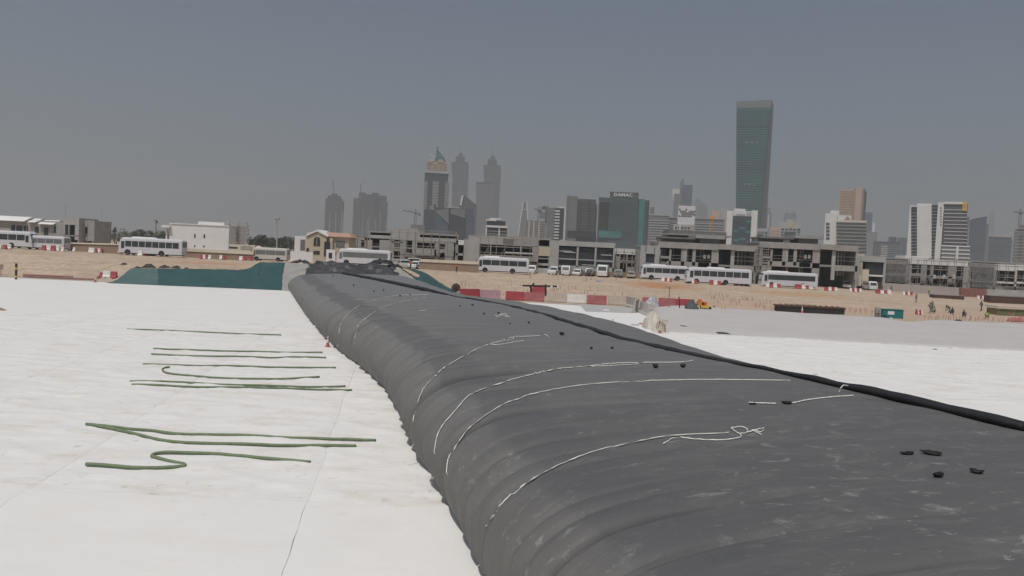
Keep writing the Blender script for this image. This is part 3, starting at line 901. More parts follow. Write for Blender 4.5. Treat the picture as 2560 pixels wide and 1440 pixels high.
# ------------------------------------------------------------------ vehicles
M_BUSW = mat('bus_white', (.60, .60, .63), .35, .04, 2, coat=.2)
M_BUSROOF = mat('bus_roof_white', (.68, .67, .64), .5, .05, 2)
M_BUSCREAM = mat('bus_cream', (.52, .50, .45), .45, .05, 2)
M_GLASS = mat('dark_window_glass', (.045, .05, .052), .12, .2, 1.2, spec=.6)
M_GLASS_PALE = mat('dusty_window_glass', (.16, .165, .165), .25, .15, 1.2, spec=.5)
M_TYRE = mat('tyre_rubber', (.02, .02, .02), .85, .2, 5)
M_RIM = mat('wheel_rim', (.22, .22, .22), .5, .2, 5, metal=.3)
M_TRIM = mat('dark_trim', (.03, .03, .032), .6, .2, 3)
M_LAMP = mat('lamp_lens', (.55, .5, .42), .2, .1, 5)
M_REDL = mat('red_lens', (.35, .02, .02), .3, .1, 5)
M_YELLOW = mat('yellow_panel', (.6, .42, .05), .5, .1, 4)
def wheel(parent, x, y, r, side):
    mb = MB(); seg = 18
    prof = [(r * .62, -.13), (r * .96, -.13), (r, -.09), (r, .09), (r * .96, .13), (r * .62, .13)]
    rings = [[(x + pr * math.cos(2*math.pi*i/seg), y + py, r + pr * math.sin(2*math.pi*i/seg)) for i in range(seg)] for pr, py in prof]
    mb.loft(rings, cap=False); ty = mb.build('wheel', M_TYRE, parent)
    mb = MB(); mb.loft([[(x + pr * math.cos(2*math.pi*i/seg), y + py, r + pr * math.sin(2*math.pi*i/seg)) for i in range(seg)] for pr, py in [(r*.62, -.10), (r*.5, -.06), (r*.2, -.09), (r*.62, .12)]])
    mb.build('rim', M_RIM, ty)
def coach(px0, px1, ywheel, label, L=None, H=3.15, paint=None, glass=None, front=-1, panes=6, ac=(.18, .55), wheels=(.19, .70), kind='coach', yaw=0.0, win=(.47, .80), arch_r=.5, depth=None, group='white buses parked along the road', posted=False):
    pm = (px0 + px1) / 2
    c = ground_hit(pm, ywheel) if depth is None else on_ground(pm, depth)
    if L is None: L = (px1 - px0) * c.y / FPX / math.cos(yaw)
    paint = paint or M_BUSW; glass = glass or M_GLASS
    root = empty('coach' if kind == 'coach' else 'minibus', c, yaw)
    W = 2.45; hw = W / 2; f = front
    X = lambda s: (s - .5) * L * (-f)        # s = 0 nose, 1 tail ; front=-1 means nose at -x
    zb = .38
    # body: cross sections from nose to tail
    secs = []
    slope = .9 if kind == 'coach' else 1.2
    for s, zt, yy in [(0, .62 * H, .86), (.006, .66 * H, .93), (.03, .88 * H, .985), (.055, .975 * H, 1), (.09, H, 1), (.5, H, 1), (.95, H * .995, 1), (.985, H * .97, .99), (1.0, H * .9, .95)]:
        y = hw * yy
        secs.append([(X(s), -y, zb), (X(s), -y * 1.0, zt * .55), (X(s), -y * .985, zt * .90), (X(s), -y * .93, zt * .965), (X(s), -y * .7, zt), (X(s), y * .7, zt), (X(s), y * .93, zt * .965), (X(s), y * .985, zt * .90), (X(s), y, zt * .55), (X(s), y, zb)])
    if f > 0: secs = [list(reversed(r)) for r in secs]
    MB().loft(secs).build('body', paint, root)
    # side windows, both sides
    w0, w1 = win[0] * H, win[1] * H
    for sd in (-1, 1):
        y0 = sd * (hw + .004); y1 = sd * (hw - .06)
        a, b = min(y0, y1), max(y0, y1)
        sA, sB = .105, .955
        for k in range(panes):
            p0 = lerp(sA, sB, k / panes) + .004; p1 = lerp(sA, sB, (k + 1) / panes) - .004
            mb = MB(); x0, x1 = sorted((X(p0), X(p1))); mb.box(x0, x1, a, b, w0, w1); mb.build('side_window', glass, root)
        x0, x1 = sorted((X(.045), X(.098))); mb = MB(); mb.box(x0, x1, a, b, w0 - .12 * H, w1 - .03 * H); mb.build('driver_window', glass, root)
    # windscreen and rear window
    mb = MB(); zf0, zf1 = .40 * H, .86 * H
    mb.hexa([(X(-.003), -hw * .82, zf0), (X(-.003), hw * .82, zf0), (X(.03), hw * .82, zf0), (X(.03), -hw * .82, zf0)],
            [(X(.022), -hw * .82, zf1), (X(.022), hw * .82, zf1), (X(.05), hw * .82, zf1), (X(.05), -hw * .82, zf1)])
    mb.build('windscreen', glass, root)
    mb = MB(); x0, x1 = sorted((X(.99), X(1.003))); mb.box(x0, x1, -hw * .75, hw * .75, .55 * H, .86 * H); mb.build('rear_window', glass, root)
    r = .47 if kind == 'coach' else .38
    for s in wheels:
        for sd in (-1, 1):
            mb = MB(); n = 14; ra = r * 1.16
            ya = sd * (hw + .006); yb = sd * (hw - .18)
            ring = [(X(s) + ra * math.cos(math.pi * i / n), r + ra * math.sin(math.pi * i / n)) for i in range(n + 1)] + [(X(s) - ra, zb - .02), (X(s) + ra, zb - .02)]
            mb.prism_y(ring, min(ya, yb), max(ya, yb)); mb.build('wheel_arch', M_TRIM, root)
            wheel(root, X(s), sd * (hw - .11), r, sd)
    if ac:
        mb = MB(); x0, x1 = sorted((X(ac[0]), X(ac[1]))); hh = .17
        mb.hexa([(x0, -.75, H - .02), (x1, -.75, H - .02), (x1, .75, H - .02), (x0, .75, H - .02)], [(x0 + .25, -.65, H + hh), (x1 - .35, -.65, H + hh), (x1 - .35, .65, H + hh), (x0 + .25, .65, H + hh)])
        mb.build('roof_air_conditioner', M_BUSROOF, root)
    mb = MB(); mb.box(-L * .46, L * .46, -hw * .9, hw * .9, .22, zb + .01); mb.build('underbody', M_TRIM, root)
    mb = MB(); x0, x1 = sorted((X(-.012), X(.02))); mb.box(x0, x1, -hw * .93, hw * .93, .32, .62); mb.build('front_bumper', paint, root)
    for sd in (-1, 1):
        mb = MB(); x0, x1 = sorted((X(-.006), X(.012))); mb.box(x0, x1, sd * .95 - .16, sd * .95 + .16, .68, .86); mb.build('headlight', M_LAMP, root)
        mb = MB(); x0, x1 = sorted((X(.992), X(1.004))); mb.box(x0, x1, sd * 1.0 - .1, sd * 1.0 + .1, .7, 1.0); mb.build('tail_light', M_REDL, root)
        mb = MB(); xm = X(.012); mb.tube([(X(.03), sd * hw, .80 * H), (X(-.02), sd * (hw + .18), .82 * H), (X(-.02), sd * (hw + .2), .70 * H)], .03, 5); mb.box(X(-.02) - .05, X(-.02) + .05, sd * (hw + .2) - .1, sd * (hw + .2) + .1, .56 * H, .70 * H)
        mb.build('mirror', M_TRIM, root)
    mb = MB(); mb.box(-L * .44, L * .44, -hw - .006, -hw + .02, .36 * H, .375 * H); mb.build('moulding', M_BUSROOF, root)
    return tag(root, label, 'bus', group)
coach(-62, 88, 619, 'white coach cut off by the left picture edge, nose to the right', front=1, panes=6, ac=None, wheels=(.33, .8), H=3.1)
coach(72, 168, 624.5, 'pale grey rounded minibus in front of the cut-off coach', kind='minibus', H=2.55, paint=M_BUSW, glass=M_GLASS_PALE, panes=4, ac=None, wheels=(.12, .75))
coach(303, 461, 639.5, 'big white coach before the white boxy villa', panes=8, ac=(.18, .55), wheels=(.15, .68))
coach(635, 721, 652, 'cream minibus parked beside the arched beige villa', kind='minibus', H=2.55, paint=M_BUSCREAM, glass=M_GLASS_PALE, panes=3, ac=(.08, .2), wheels=(.13, .75), depth=152)
coach(845, 977, 657, 'white coach behind the crumpled membrane', panes=1, ac=(.17, .55), wheels=(.18, .72), glass=M_GLASS_PALE, depth=158)
coach(1192, 1321, 682.5, 'white coach left of the parked cars', panes=5, ac=(.12, .45), wheels=(.16, .69))
coach(1600, 1716, 697.5, 'distant white coach half hidden behind the longest coach', panes=5, ac=(.2, .55), wheels=(.22, .78), depth=172)
coach(1713, 1874, 711, 'longest white coach with framed windows and a rear emblem panel', panes=7, ac=(.32, .60), wheels=(.15, .60), H=3.25)
coach(1899, 2038, 719, 'rightmost white coach with an unbroken dark window band', panes=1, ac=(.12, .5), wheels=(.18, .74))

M_CARW = mat('car_white', (.62, .62, .61), .35, .04, 2, coat=.3)
M_CARGREY = mat('car_grey', (.15, .15, .155), .4, .08, 2, coat=.3)
M_CARDARK = mat('car_dark', (.04, .038, .036), .4, .08, 2, coat=.3)
M_CARTAN = mat('car_dusty_tan', (.33, .27, .22), .6, .08, 2)
def car(px, ybot, label, paint, kind='suv', yaw=R(90), depth=None, poster=None, cat='car', wpx=None):
    """nose along local -x ; yaw 90 degrees shows the tail to the camera"""
    c = ground_hit(px, ybot) if depth is None else on_ground(px, depth)
    root = empty({'suv': 'parked_car', 'sedan': 'parked_car', 'van': 'parked_van', 'minibus': 'minibus', 'pickup': 'pickup_truck'}[kind], c, yaw)
    L, W, H = {'suv': (4.7, 1.85, 1.75), 'sedan': (4.5, 1.78, 1.45), 'van': (4.8, 1.75, 2.05), 'minibus': (7.0, 2.1, 2.6), 'pickup': (5.0, 1.8, 1.7)}[kind]
    hw = W / 2; zb = .28
    if kind in ('van', 'minibus'):
        prof = [(-L/2, zb), (L/2, zb), (L/2, .55*H), (L/2 - .12, .93*H), (L/2 - .3, H), (-L/2 + .9, H), (-L/2 + .45, .85*H), (-L/2 + .08, .52*H), (-L/2, .42*H)]
        cab = None
    else:
        sh = .55 * H
        prof = [(-L/2, zb), (L/2, zb), (L/2, sh*.85), (L/2 - .08, sh), (-L/2 + .25, sh), (-L/2, sh*.75)]
        if kind == 'suv': cab = [(-L*.17, sh), (L/2 - .1, sh), (L/2 - .45, H*.97), (L/2 - .7, H), (-L*.02, H), (-L*.07, H*.97)]
        elif kind == 'sedan': cab = [(-L*.2, sh), (L*.36, sh), (L*.2, H*.97), (L*.15, H), (-L*.03, H), (-L*.08, H*.97)]
        else: cab = [(-L*.17, sh), (L*.14, sh), (L*.1, H*.97), (L*.06, H), (-L*.02, H), (-L*.07, H*.97)]
    MB().prism_y(prof, -hw, hw).build('body', paint, root)
    if cab:
        k = MB(); n = len(cab)
        inn = [(x, -hw * (.96 if z < H * .7 else .8), z) for x, z in cab]; out = [(x, hw * (.96 if z < H * .7 else .8), z) for x, z in cab]
        k.add(inn + out, [tuple(range(n)), tuple(range(2*n - 1, n - 1, -1))] + [(i, i + n, (i + 1) % n + n, (i + 1) % n) for i in range(n)])
        k.build('cabin', paint, root)
        zc0, zc1 = .60 * H, .92 * H
        xr = cab[1][0] - .02; xt = cab[2][0] + .03
        mb = MB(); mb.hexa([(lerp(xr, xt, .2) - .1, -hw*.78, zc0), (lerp(xr, xt, .2) + .03, -hw*.78, zc0), (lerp(xr, xt, .2) + .03, hw*.78, zc0), (lerp(xr, xt, .2) - .1, hw*.78, zc0)], [(xt - .1, -hw*.7, zc1), (xt + .012, -hw*.7, zc1), (xt + .012, hw*.7, zc1), (xt - .1, hw*.7, zc1)])
        mb.build('rear_window', M_GLASS, root)
        for sd in (-1, 1):
            ya, yb = sorted((sd * hw * .93, sd * hw * .85)); mb = MB(); mb.box(cab[0][0] + .25, cab[1][0] - .5, ya + .01 * sd, yb + .01 * sd, zc0, zc1 - .04); mb.build('side_window', M_GLASS, root)
        mb = MB(); mb.hexa([(cab[0][0] - .03, -hw*.8, zc0), (cab[0][0] - .03, hw*.8, zc0), (cab[0][0] + .2, hw*.8, zc0), (cab[0][0] + .2, -hw*.8, zc0)], [(cab[5][0] - .04, -hw*.72, zc1), (cab[5][0] - .04, hw*.72, zc1), (cab[5][0] + .1, hw*.72, zc1), (cab[5][0] + .1, -hw*.72, zc1)])
        mb.build('windscreen', M_GLASS, root)
    else:
        mb = MB(); mb.box(L/2 - .1, L/2 + .006, -hw*.8, hw*.8, .56*H, .84*H); mb.build('rear_window', poster or M_GLASS, root)
        for sd in (-1, 1):
            ya, yb = sorted((sd * (hw + .006), sd * (hw - .05)))
            for k in range(3):
                x0 = -L/2 + .9 + k * (L - 1.3) / 3; mb = MB(); mb.box(x0, x0 + (L - 1.3) / 3 - .12, ya, yb, .56*H, .84*H); mb.build('side_window', M_GLASS, root)
        mb = MB(); mb.hexa([(-L/2 + .05, -hw*.85, .54*H), (-L/2 + .05, hw*.85, .54*H), (-L/2 + .3, hw*.85, .54*H), (-L/2 + .3, -hw*.85, .54*H)], [(-L/2 + .40, -hw*.8, .86*H), (-L/2 + .40, hw*.8, .86*H), (-L/2 + .7, hw*.8, .86*H), (-L/2 + .7, -hw*.8, .86*H)])
        mb.build('windscreen', M_GLASS, root)
    for s in (-.31, .31):
        for sd in (-1, 1): wheel(root, s * L, sd * (hw - .12), .33, sd)
    for sd in (-1, 1):
        mb = MB(); mb.box(L/2 - .02, L/2 + .012, sd * hw * .82 - .1, sd * hw * .82 + .1, .42*H, .53*H); mb.build('tail_light', M_REDL, root)
        mb = MB(); mb.box(-L/2 - .012, -L/2 + .02, sd * hw * .75 - .14, sd * hw * .75 + .14, .36*H, .44*H); mb.build('headlight', M_LAMP, root)
    mb = MB(); mb.box(L/2 - .03, L/2 + .03, -hw*.9, hw*.9, zb, .30*H); mb.build('rear_bumper', M_TRIM, root)
    return tag(root, label, cat, 'cars and vans parked along the road')
M_POSTER = mat('blue_poster_glass', (.09, .16, .42), .3, .5, 3.0)
car(1330, 684, 'white car at the tail of the coach left of the parked cars', M_CARW, 'suv', R(78))
car(1386, 686.5, 'white off-roader between the coach and the white van', M_CARW, 'suv', R(70))
car(1416, 688, 'white high-roofed van among the parked cars', M_CARW, 'van', R(80), cat='van')
car(1444, 689, 'low white car right of the high-roofed van', M_CARW, 'sedan', R(75))
car(1474, 690, 'dark dusty car between the low white car and the minibus with the blue window', M_CARDARK, 'suv', R(80))
car(1507, 692, 'white minibus with a blue picture across its rear window', M_CARW, 'minibus', R(80), poster=M_POSTER, cat='bus')
car(1546, 693, 'grey car right of the minibus with the blue window', M_CARGREY, 'suv', R(80))
car(1578, 695, 'dusty tan car left of the distant coach', M_CARTAN, 'sedan', R(80))
car(1007, 659, 'white car beside the crumpled membrane, leftmost of three', M_CARW, 'sedan', R(25), depth=162)
car(1026, 655, 'white car behind the other two, beside the membrane', M_CARW, 'suv', R(25), depth=176)
car(1042, 664, 'white car beside the man in orange above the abutment', M_CARW, 'sedan', R(70), depth=158)
car(2174, 728, 'white taxi van with a yellow bumper seen from behind', M_CARW, 'van', R(86), cat='van', depth=186)
car(2116, 724, 'white pickup truck left of the taxi van', M_CARW, 'pickup', R(70), cat='truck', depth=188)
# ------------------------------------------------------------------ buildings: shared builder
def glass_mat(name, col, rough=.18, var=.25, scale=.15, spec=.5):
    return mat(name, col, rough, var, scale, spec=spec)
M_CONC = mat('raw_concrete', (.33, .315, .295), .9, .16, .5, bump=.3)
M_CONC_L = mat('pale_concrete', (.38, .375, .36), .9, .12, .4, bump=.2)
M_CONC_D = mat('grimy_concrete', (.17, .16, .15), .9, .2, .5, bump=.3)
M_RENDER = mat('white_render', (.70, .69, .67), .85, .06, .4)
M_BEIGE = mat('beige_render', (.50, .43, .33), .85, .07, .5)
M_CREAM = mat('cream_coping', (.58, .52, .42), .8, .06, .7)
M_WALLBROWN = mat('brown_wall', (.30, .22, .16), .9, .12, .6)
M_TILE = mat('clay_roof_tiles', (.42, .26, .20), .85, .15, 2.0, bump=.4)
M_STEEL = mat('scaffold_steel', (.30, .275, .25), .6, .2, 3)
M_PLANK = mat('scaffold_plank', (.36, .30, .22), .85, .15, 2)
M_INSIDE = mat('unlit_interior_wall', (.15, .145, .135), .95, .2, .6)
M_BLUETARP = mat('blue_tarpaulin', (.16, .24, .50), .6, .2, .8)
M_NET = bpy.data.materials.new('scaffold_netting'); M_NET.use_nodes = True
_n = M_NET.node_tree; _b = _n.nodes['Principled BSDF']; _b.inputs['Base Color'].default_value = (.22, .215, .21, 1); _b.inputs['Roughness'].default_value = .9
_tr = _n.nodes.new('ShaderNodeBsdfTransparent'); _mx = _n.nodes.new('ShaderNodeMixShader'); _tc = _n.nodes.new('ShaderNodeTexCoord'); _nz = _n.nodes.new('ShaderNodeTexNoise'); _nz.inputs['Scale'].default_value = .5
_mr = _n.nodes.new('ShaderNodeMapRange'); _mr.inputs[1].default_value = .3; _mr.inputs[2].default_value = .7; _mr.inputs[3].default_value = .42; _mr.inputs[4].default_value = .72
_n.links.new(_tc.outputs['Object'], _nz.inputs[0]); _n.links.new(_nz.outputs[0], _mr.inputs[0]); _n.links.new(_mr.outputs[0], _mx.inputs[0]); _n.links.new(_tr.outputs[0], _mx.inputs[1]); _n.links.new(_b.outputs[0], _mx.inputs[2]); _n.links.new(_mx.outputs[0], _n.nodes['Material Output'].inputs[0])

class Bl:
    """a building set out at a real distance; parts given by photograph columns and rows at that distance"""
    def __init__(s, name, px, D, label, cat='building', group=None):
        s.D = D
        g = on_ground(px, min(D, 700)) if D <= 700 else None
        z = g.z if g else 2.0
        x = P(px, 630, D).x
        s.o = Vector((x, D, z))
        s.th = math.atan2(x, D) if D >= 300 else 0.0          # far blocks stand square to their own line of sight
        s.root = tag(empty(name, s.o, -s.th), label, cat, group)
        s.k = D / FPX
        s.nr = Vector((math.sin(s.th), math.cos(s.th), 0)); s.tx = Vector((math.cos(s.th), -math.sin(s.th), 0))
        s.Dr = (s.o - CAM).dot(s.nr)
    def at(s, px, py):
        d = ray(px, py)
        return CAM + d * (s.Dr / d.dot(s.nr)) - s.o
    def X(s, px, py): return s.at(px, py).dot(s.tx)
    def Z(s, px, py): return s.at(px, py).z
    def rect(s, px0, px1, yt, yb=None):
        ym = yt if yb is None else (yt + yb) / 2
        pm = (px0 + px1) / 2
        return s.X(px0, ym), s.X(px1, ym), (0.0 if yb is None else s.Z(pm, yb)), s.Z(pm, yt)
    def box(s, name, mt, px0, px1, yt, yb=None, d0=0.0, d1=10.0, parent=None):
        x0, x1, z0, z1 = s.rect(px0, px1, yt, yb)
        if yb is None: z0 = -1.0
        return MB().box(x0, x1, d0, d1, z0, z1).build(name, mt, parent or s.root)
    def bands(s, name, mt, px0, px1, yt, yb, n, frac, d0, d1, proud=.35, joined=True, xpad=None, parent=None):
        """n horizontal bands wrapped round a block"""
        x0, x1, z0, z1 = s.rect(px0, px1, yt, yb); xp = proud if xpad is None else xpad
        h = (z1 - z0) / n; mb = MB(); out = []
        for i in range(n):
            zz = z0 + i * h
            if joined: mb.box(x0 - xp, x1 + xp, d0 - proud, d1 + proud, zz, zz + h * frac)
            else: out.append(MB().box(x0 - xp, x1 + xp, d0 - proud, d1 + proud, zz, zz + h * frac).build(name, mt, parent or s.root))
        if joined:
            o = mb.build(name, mt, parent or s.root); o['kind'] = 'stuff'; return o
        return out
    def grid(s, name, mt, px0, px1, yt, yb, nx, ny, fx, fy, d0, proud=.15, joined=True, parent=None, skip=None):
        """nx by ny panes on the front face"""
        x0, x1, z0, z1 = s.rect(px0, px1, yt, yb); mb = MB(); w = (x1 - x0) / nx; h = (z1 - z0) / ny
        for j in range(ny):
            for i in range(nx):
                if skip and skip(i, j): continue
                a = (x0 + (i + .5 - fx / 2) * w, x0 + (i + .5 + fx / 2) * w, d0 - proud, d0 + .3, z0 + (j + .5 - fy / 2) * h, z0 + (j + .5 + fy / 2) * h)
                if joined: mb.box(*a)
                else: MB().box(*a).build(name, mt, parent or s.root)
        if joined:
            o = mb.build(name, mt, parent or s.root); o['kind'] = 'stuff'; return o

def scaffold(px0, px1, yt, yb, D, label, nx=None, levels=3, d=-1.2, net=False, ragged=True, boards=True):
    """tube scaffold standing before a wall"""
    b = Bl('scaffold', (px0 + px1) / 2, D, label, 'scaffold', 'scaffolds round the unfinished villas')
    x0, x1, z0, z1 = b.rect(px0, px1, yt, yb)
    nx = nx or max(2, int((x1 - x0) / 1.8))
    r = .06
    st = MB(); le = MB()
    for i in range(nx + 1):
        x = lerp(x0, x1, i / nx)
        for dd in (d, d + .9):
            top = z1 + (rng.uniform(-.3, 1.1) if ragged else 0)
            st.tube([(x + rng.uniform(-.05, .05), dd, z0), (x + rng.uniform(-.08, .08), dd, top)], r, 5)
    for l in range(1, levels + 1):
        z = lerp(z0, z1, l / levels) - .1
        for dd in (d, d + .9):
            le.tube([(x0 - .3, dd, z), (x1 + .3, dd, z + rng.uniform(-.05, .05))], r, 5)
        le.tube([(x0 - .2, d, z + .55), (x1 + .2, d, z + .55)], r * .8, 5)
        for i in range(nx + 1):
            x = lerp(x0, x1, i / nx); le.tube([(x, d - .2, z), (x, d + 1.1, z)], r, 4)
        if boards:
            k0 = rng.uniform(0, .3); k1 = rng.uniform(.6, 1)
            MB().box(lerp(x0, x1, k0), lerp(x0, x1, k1), d + .1, d + .8, z + .05, z + .11).build('board', M_PLANK, b.root)
    for i in range(0, nx, 2):
        xa, xb = lerp(x0, x1, i / nx), lerp(x0, x1, min(1, (i + 1) / nx))
        le.tube([(xa, d, z0), (xb, d, lerp(z0, z1, .6))], r * .8, 4)
    o = st.build('standards', M_STEEL, b.root); o['kind'] = 'stuff'
    o = le.build('ledgers', M_STEEL, b.root); o['kind'] = 'stuff'
    if net:
        mb = MB(); nxx = 24
        for j in range(9):
            for i in range(nxx + 1):
                mb.v.append((lerp(x0 - .2, x1 + .2, i / nxx), d - .1 + .12 * N(i * .9, j * .5, px0), lerp(z0, z1, j / 8)))
        for j in range(8):
            for i in range(nxx): q = j * (nxx + 1) + i; mb.f.append((q, q + 1, q + nxx + 2, q + nxx + 1))
        mb.build('netting', M_NET, b.root)
    return b

def villa(name, px0, px1, yt, yb, D, label, wall, solids, slabs=(), depth=9.0, parapet=None, back=True, roof=True, inside=None, posts=(), group='villas under construction along the road'):
    """shell of a villa: pieces of front wall, slabs and side walls in front of open dark rooms"""
    b = Bl(name, (px0 + px1) / 2, D, label, 'villa', group)
    x0, x1, z0, z1 = b.rect(px0, px1, yt, yb)
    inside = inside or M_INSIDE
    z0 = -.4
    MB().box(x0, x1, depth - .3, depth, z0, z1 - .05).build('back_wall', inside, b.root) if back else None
    if roof: MB().box(x0 - .1, x1 + .1, .02, depth + .1, z1 - .35, z1).build('roof_slab', wall, b.root)
    if back:
        for xa in (x0, x1 - .25): MB().box(xa, xa + .25, .05, depth - .3, z0, z1 - .36).build('side_wall', wall, b.root)
        for k in (1, 2):
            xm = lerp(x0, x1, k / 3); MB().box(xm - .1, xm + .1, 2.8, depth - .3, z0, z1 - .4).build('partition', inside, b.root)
    for ys in slabs:
        zz = b.Z((px0 + px1) / 2, ys); MB().box(x0 + .26, x1 - .26, .06, depth - .3, zz - .25, zz).build('floor_slab', wall, b.root)
    for sdef in solids:
        a0, a1, ya, yb_ = sdef[:4]; mt = sdef[4] if len(sdef) > 4 and sdef[4] else wall; pr = sdef[5] if len(sdef) > 5 else 0.0; nm = sdef[6] if len(sdef) > 6 else 'wall_panel'
        xa, xb, za, zb_ = b.rect(a0, a1, ya, yb_)
        MB().box(xa, xb, -pr, .3, za, zb_).build(nm, mt, b.root)
    for (pp, ya, yb_, w) in posts:
        xm = b.X(pp, (ya + yb_) / 2); MB().box(xm - w / 2, xm + w / 2, .1, .1 + w, b.Z(pp, yb_), b.Z(pp, ya)).build('column', wall, b.root)
    return b

# --- finished houses on the left
v = Bl('terrace_house', 80, 205, 'grey terraced house with three bright white pitched roofs', 'house')
v.box('wall', M_CONC, -60, 160, 549, None, 0, 12)
for (a, c, y0, y1) in [(-60, 70, 539, 551), (74, 97, 546, 556), (100, 142, 550, 561)]:
    xa, xb, za, zb_ = v.rect(a, c, y0, y1)
    MB().hexa([(xa, -1.0, za), (xb - .5, -1.0, za), (xb - .5, 6, za), (xa, 6, za)], [(xa + .6, 1.2, zb_), (xb + .3, 1.2, zb_), (xb + .3, 4, zb_), (xa + .6, 4, zb_)]).build('roof', M_RENDER, v.root)
for (a, c, y0, y1) in [(29, 38, 562, 580), (41, 56, 564, 582), (60, 65, 564, 578), (67, 70, 564, 578), (88, 97, 567, 582), (110, 121, 569, 588), (135, 140, 565, 582)]:
    v.box('window', M_GLASS, a, c, y0, y1, -.06, .3)
v.box('parapet', M_CONC_L, -60, 27, 567, 575, -.12, .3)
villa('concrete_house', 159, 197, 544, 604, 200, 'grey concrete house with tall glazed bays beside the white pitched roofs', M_CONC_L, [(159, 197, 544, 562), (159, 162, 562, 600), (171, 173, 562, 600), (187, 197, 562, 600), (159, 197, 588, 590)], [588], group=None)
villa('concrete_house', 196, 233, 551, 605, 202, 'darker concrete house right of the glazed bays, before the palms', M_CONC, [(196, 203, 551, 603, M_CONC_D), (203, 212, 551, 603), (212, 219, 551, 567), (212, 219, 590, 603), (219, 236, 551, 603)], [585], group=None)

# white boxy villa
v = Bl('white_villa', 492, 172, 'plain white boxy villa with a few small windows behind the big coach', 'villa')
v.box('main_block', M_RENDER, 424, 573, 562, None, 0, 11); v.box('roof_block', M_RENDER, 486, 552, 554, 570, 2, 9)
v.box('canopy', M_RENDER, 407, 428, 563, 569, -.8, 8); v.box('column', M_RENDER, 414, 418, 569, 602, 0, .5); v.box('side_screen', M_CONC_L, 421, 425, 569, 602, .3, 8)
for (a, c, y0, y1) in [(485.5, 489, 585, 594), (509, 513, 586, 595), (485, 488.5, 613, 617), (508, 511.5, 614, 618)]: v.box('window', M_GLASS, a, c, y0, y1, -.05, .3)
v.box('coping', M_RENDER, 424, 574, 560.5, 563, -.15, 11.2)
for px, y0 in [(551, 553), (494, 545), (540, 547), (530, 549), (563, 555)]: v.box('rebar_starter', M_STEEL, px, px + .8, y0, 562, 3, 3.1)
scaffold(576, 622, 563, 612, 178, 'tangled scaffold against the right side of the white boxy villa', levels=5)
v = Bl('low_outbuilding', 605, 165, 'low flat cream outbuilding right of the white boxy villa', 'outbuilding')
v.box('wall', M_CREAM, 573, 637, 612, None, 0, 4); v.box('opening', M_GLASS, 573, 594, 617, 621, -.06, .3); v.box('opening', M_CONC, 602, 630, 615, 624, -.06, .3)

# beige arched villa
v = Bl('arched_villa', 810, 172, 'beige villa with an arched window, gable and red tiled roof', 'villa')
v.box('wing_wall', M_RENDER, 737, 766, 590, None, 0, 9); v.box('wing_window', M_GLASS_PALE, 751, 763, 599, 626, -.06, .3)
v.box('gable_wall', M_BEIGE, 764, 817, 592, None, -.2, 8); v.box('chimney_block', M_BEIGE, 764, 781, 580, 594, 1, 4)
xa, xb, za, zb_ = v.rect(771, 817, 580, 592)
MB().prism_y([(xa, za), (xb, za), ((xa + xb) / 2, zb_)], -.2, 8).build('gable', M_BEIGE, v.root)
e = .35
MB().add([(xa - e, -.5, za), ((xa + xb) / 2, -.5, zb_ + .1), (xb + e, -.5, za), (xa - e, 8, za), ((xa + xb) / 2, 8, zb_ + .1), (xb + e, 8, za), (xa - e, -.5, za + .35), ((xa + xb) / 2, -.5, zb_ + .5), (xb + e, -.5, za + .35), (xa - e, 8, za + .35), ((xa + xb) / 2, 8, zb_ + .5), (xb + e, 8, za + .35)],
         [(0, 1, 7, 6), (1, 2, 8, 7), (6, 7, 10, 9), (7, 8, 11, 10), (0, 3, 4, 1), (1, 4, 5, 2), (0, 6, 9, 3), (2, 5, 11, 8)]).build('gable_roof', M_RENDER, v.root)
# arched window
x0, x1, z0, z1 = v.rect(785, 801, 592, 615); zc = z1 - (x1 - x0) / 2; xm = (x0 + x1) / 2; rr = (x1 - x0) / 2
poly = [(x0, z0), (x1, z0)] + [(xm + rr * math.cos(a), zc + rr * math.sin(a)) for a in [math.pi * i / 12 for i in range(13)]]
aw = MB().prism_y(poly, -.28, .1).build('arched_window', M_GLASS, v.root)
MB().box(xm - .04, xm + .04, -.34, -.27, z0, z1).build('mullion', M_BEIGE, aw)
v.box('lower_window', M_GLASS, 784, 800, 627, 636, -.28, .2); v.box('small_window', M_GLASS, 767, 773, 620, 629, -.28, .2)
v.box('side_wall', M_BEIGE, 817, 872, 591, None, .6, 8); v.box('door', M_GLASS, 811, 825, 604, 641, -.3, 1); v.box('porch_wall', M_BEIGE, 825, 832, 595, None, -.1, 1)
v.box('side_window', M_GLASS_PALE, 838, 860, 602, 618, .5, 1)
xa, xb, za, zb_ = v.rect(806, 873, 581, 592)
MB().hexa([(xa, 0, za), (xb + .5, 0, za), (xb + .5, 9, za), (xa, 9, za)], [(xa, 3.8, zb_), (xb - .6, 3.8, zb_), (xb - .6, 5, zb_), (xa, 5, zb_)]).build('tiled_roof', M_TILE, v.root)
v.box('garden_wall', M_RENDER, 735, 800, 629, None, -6, -5.8); v.box('garden_wall', M_RENDER, 824, 846, 624, None, -3, -2.8); v.box('gate', M_TRIM, 830, 838, 632, 645, -3.1, -3)

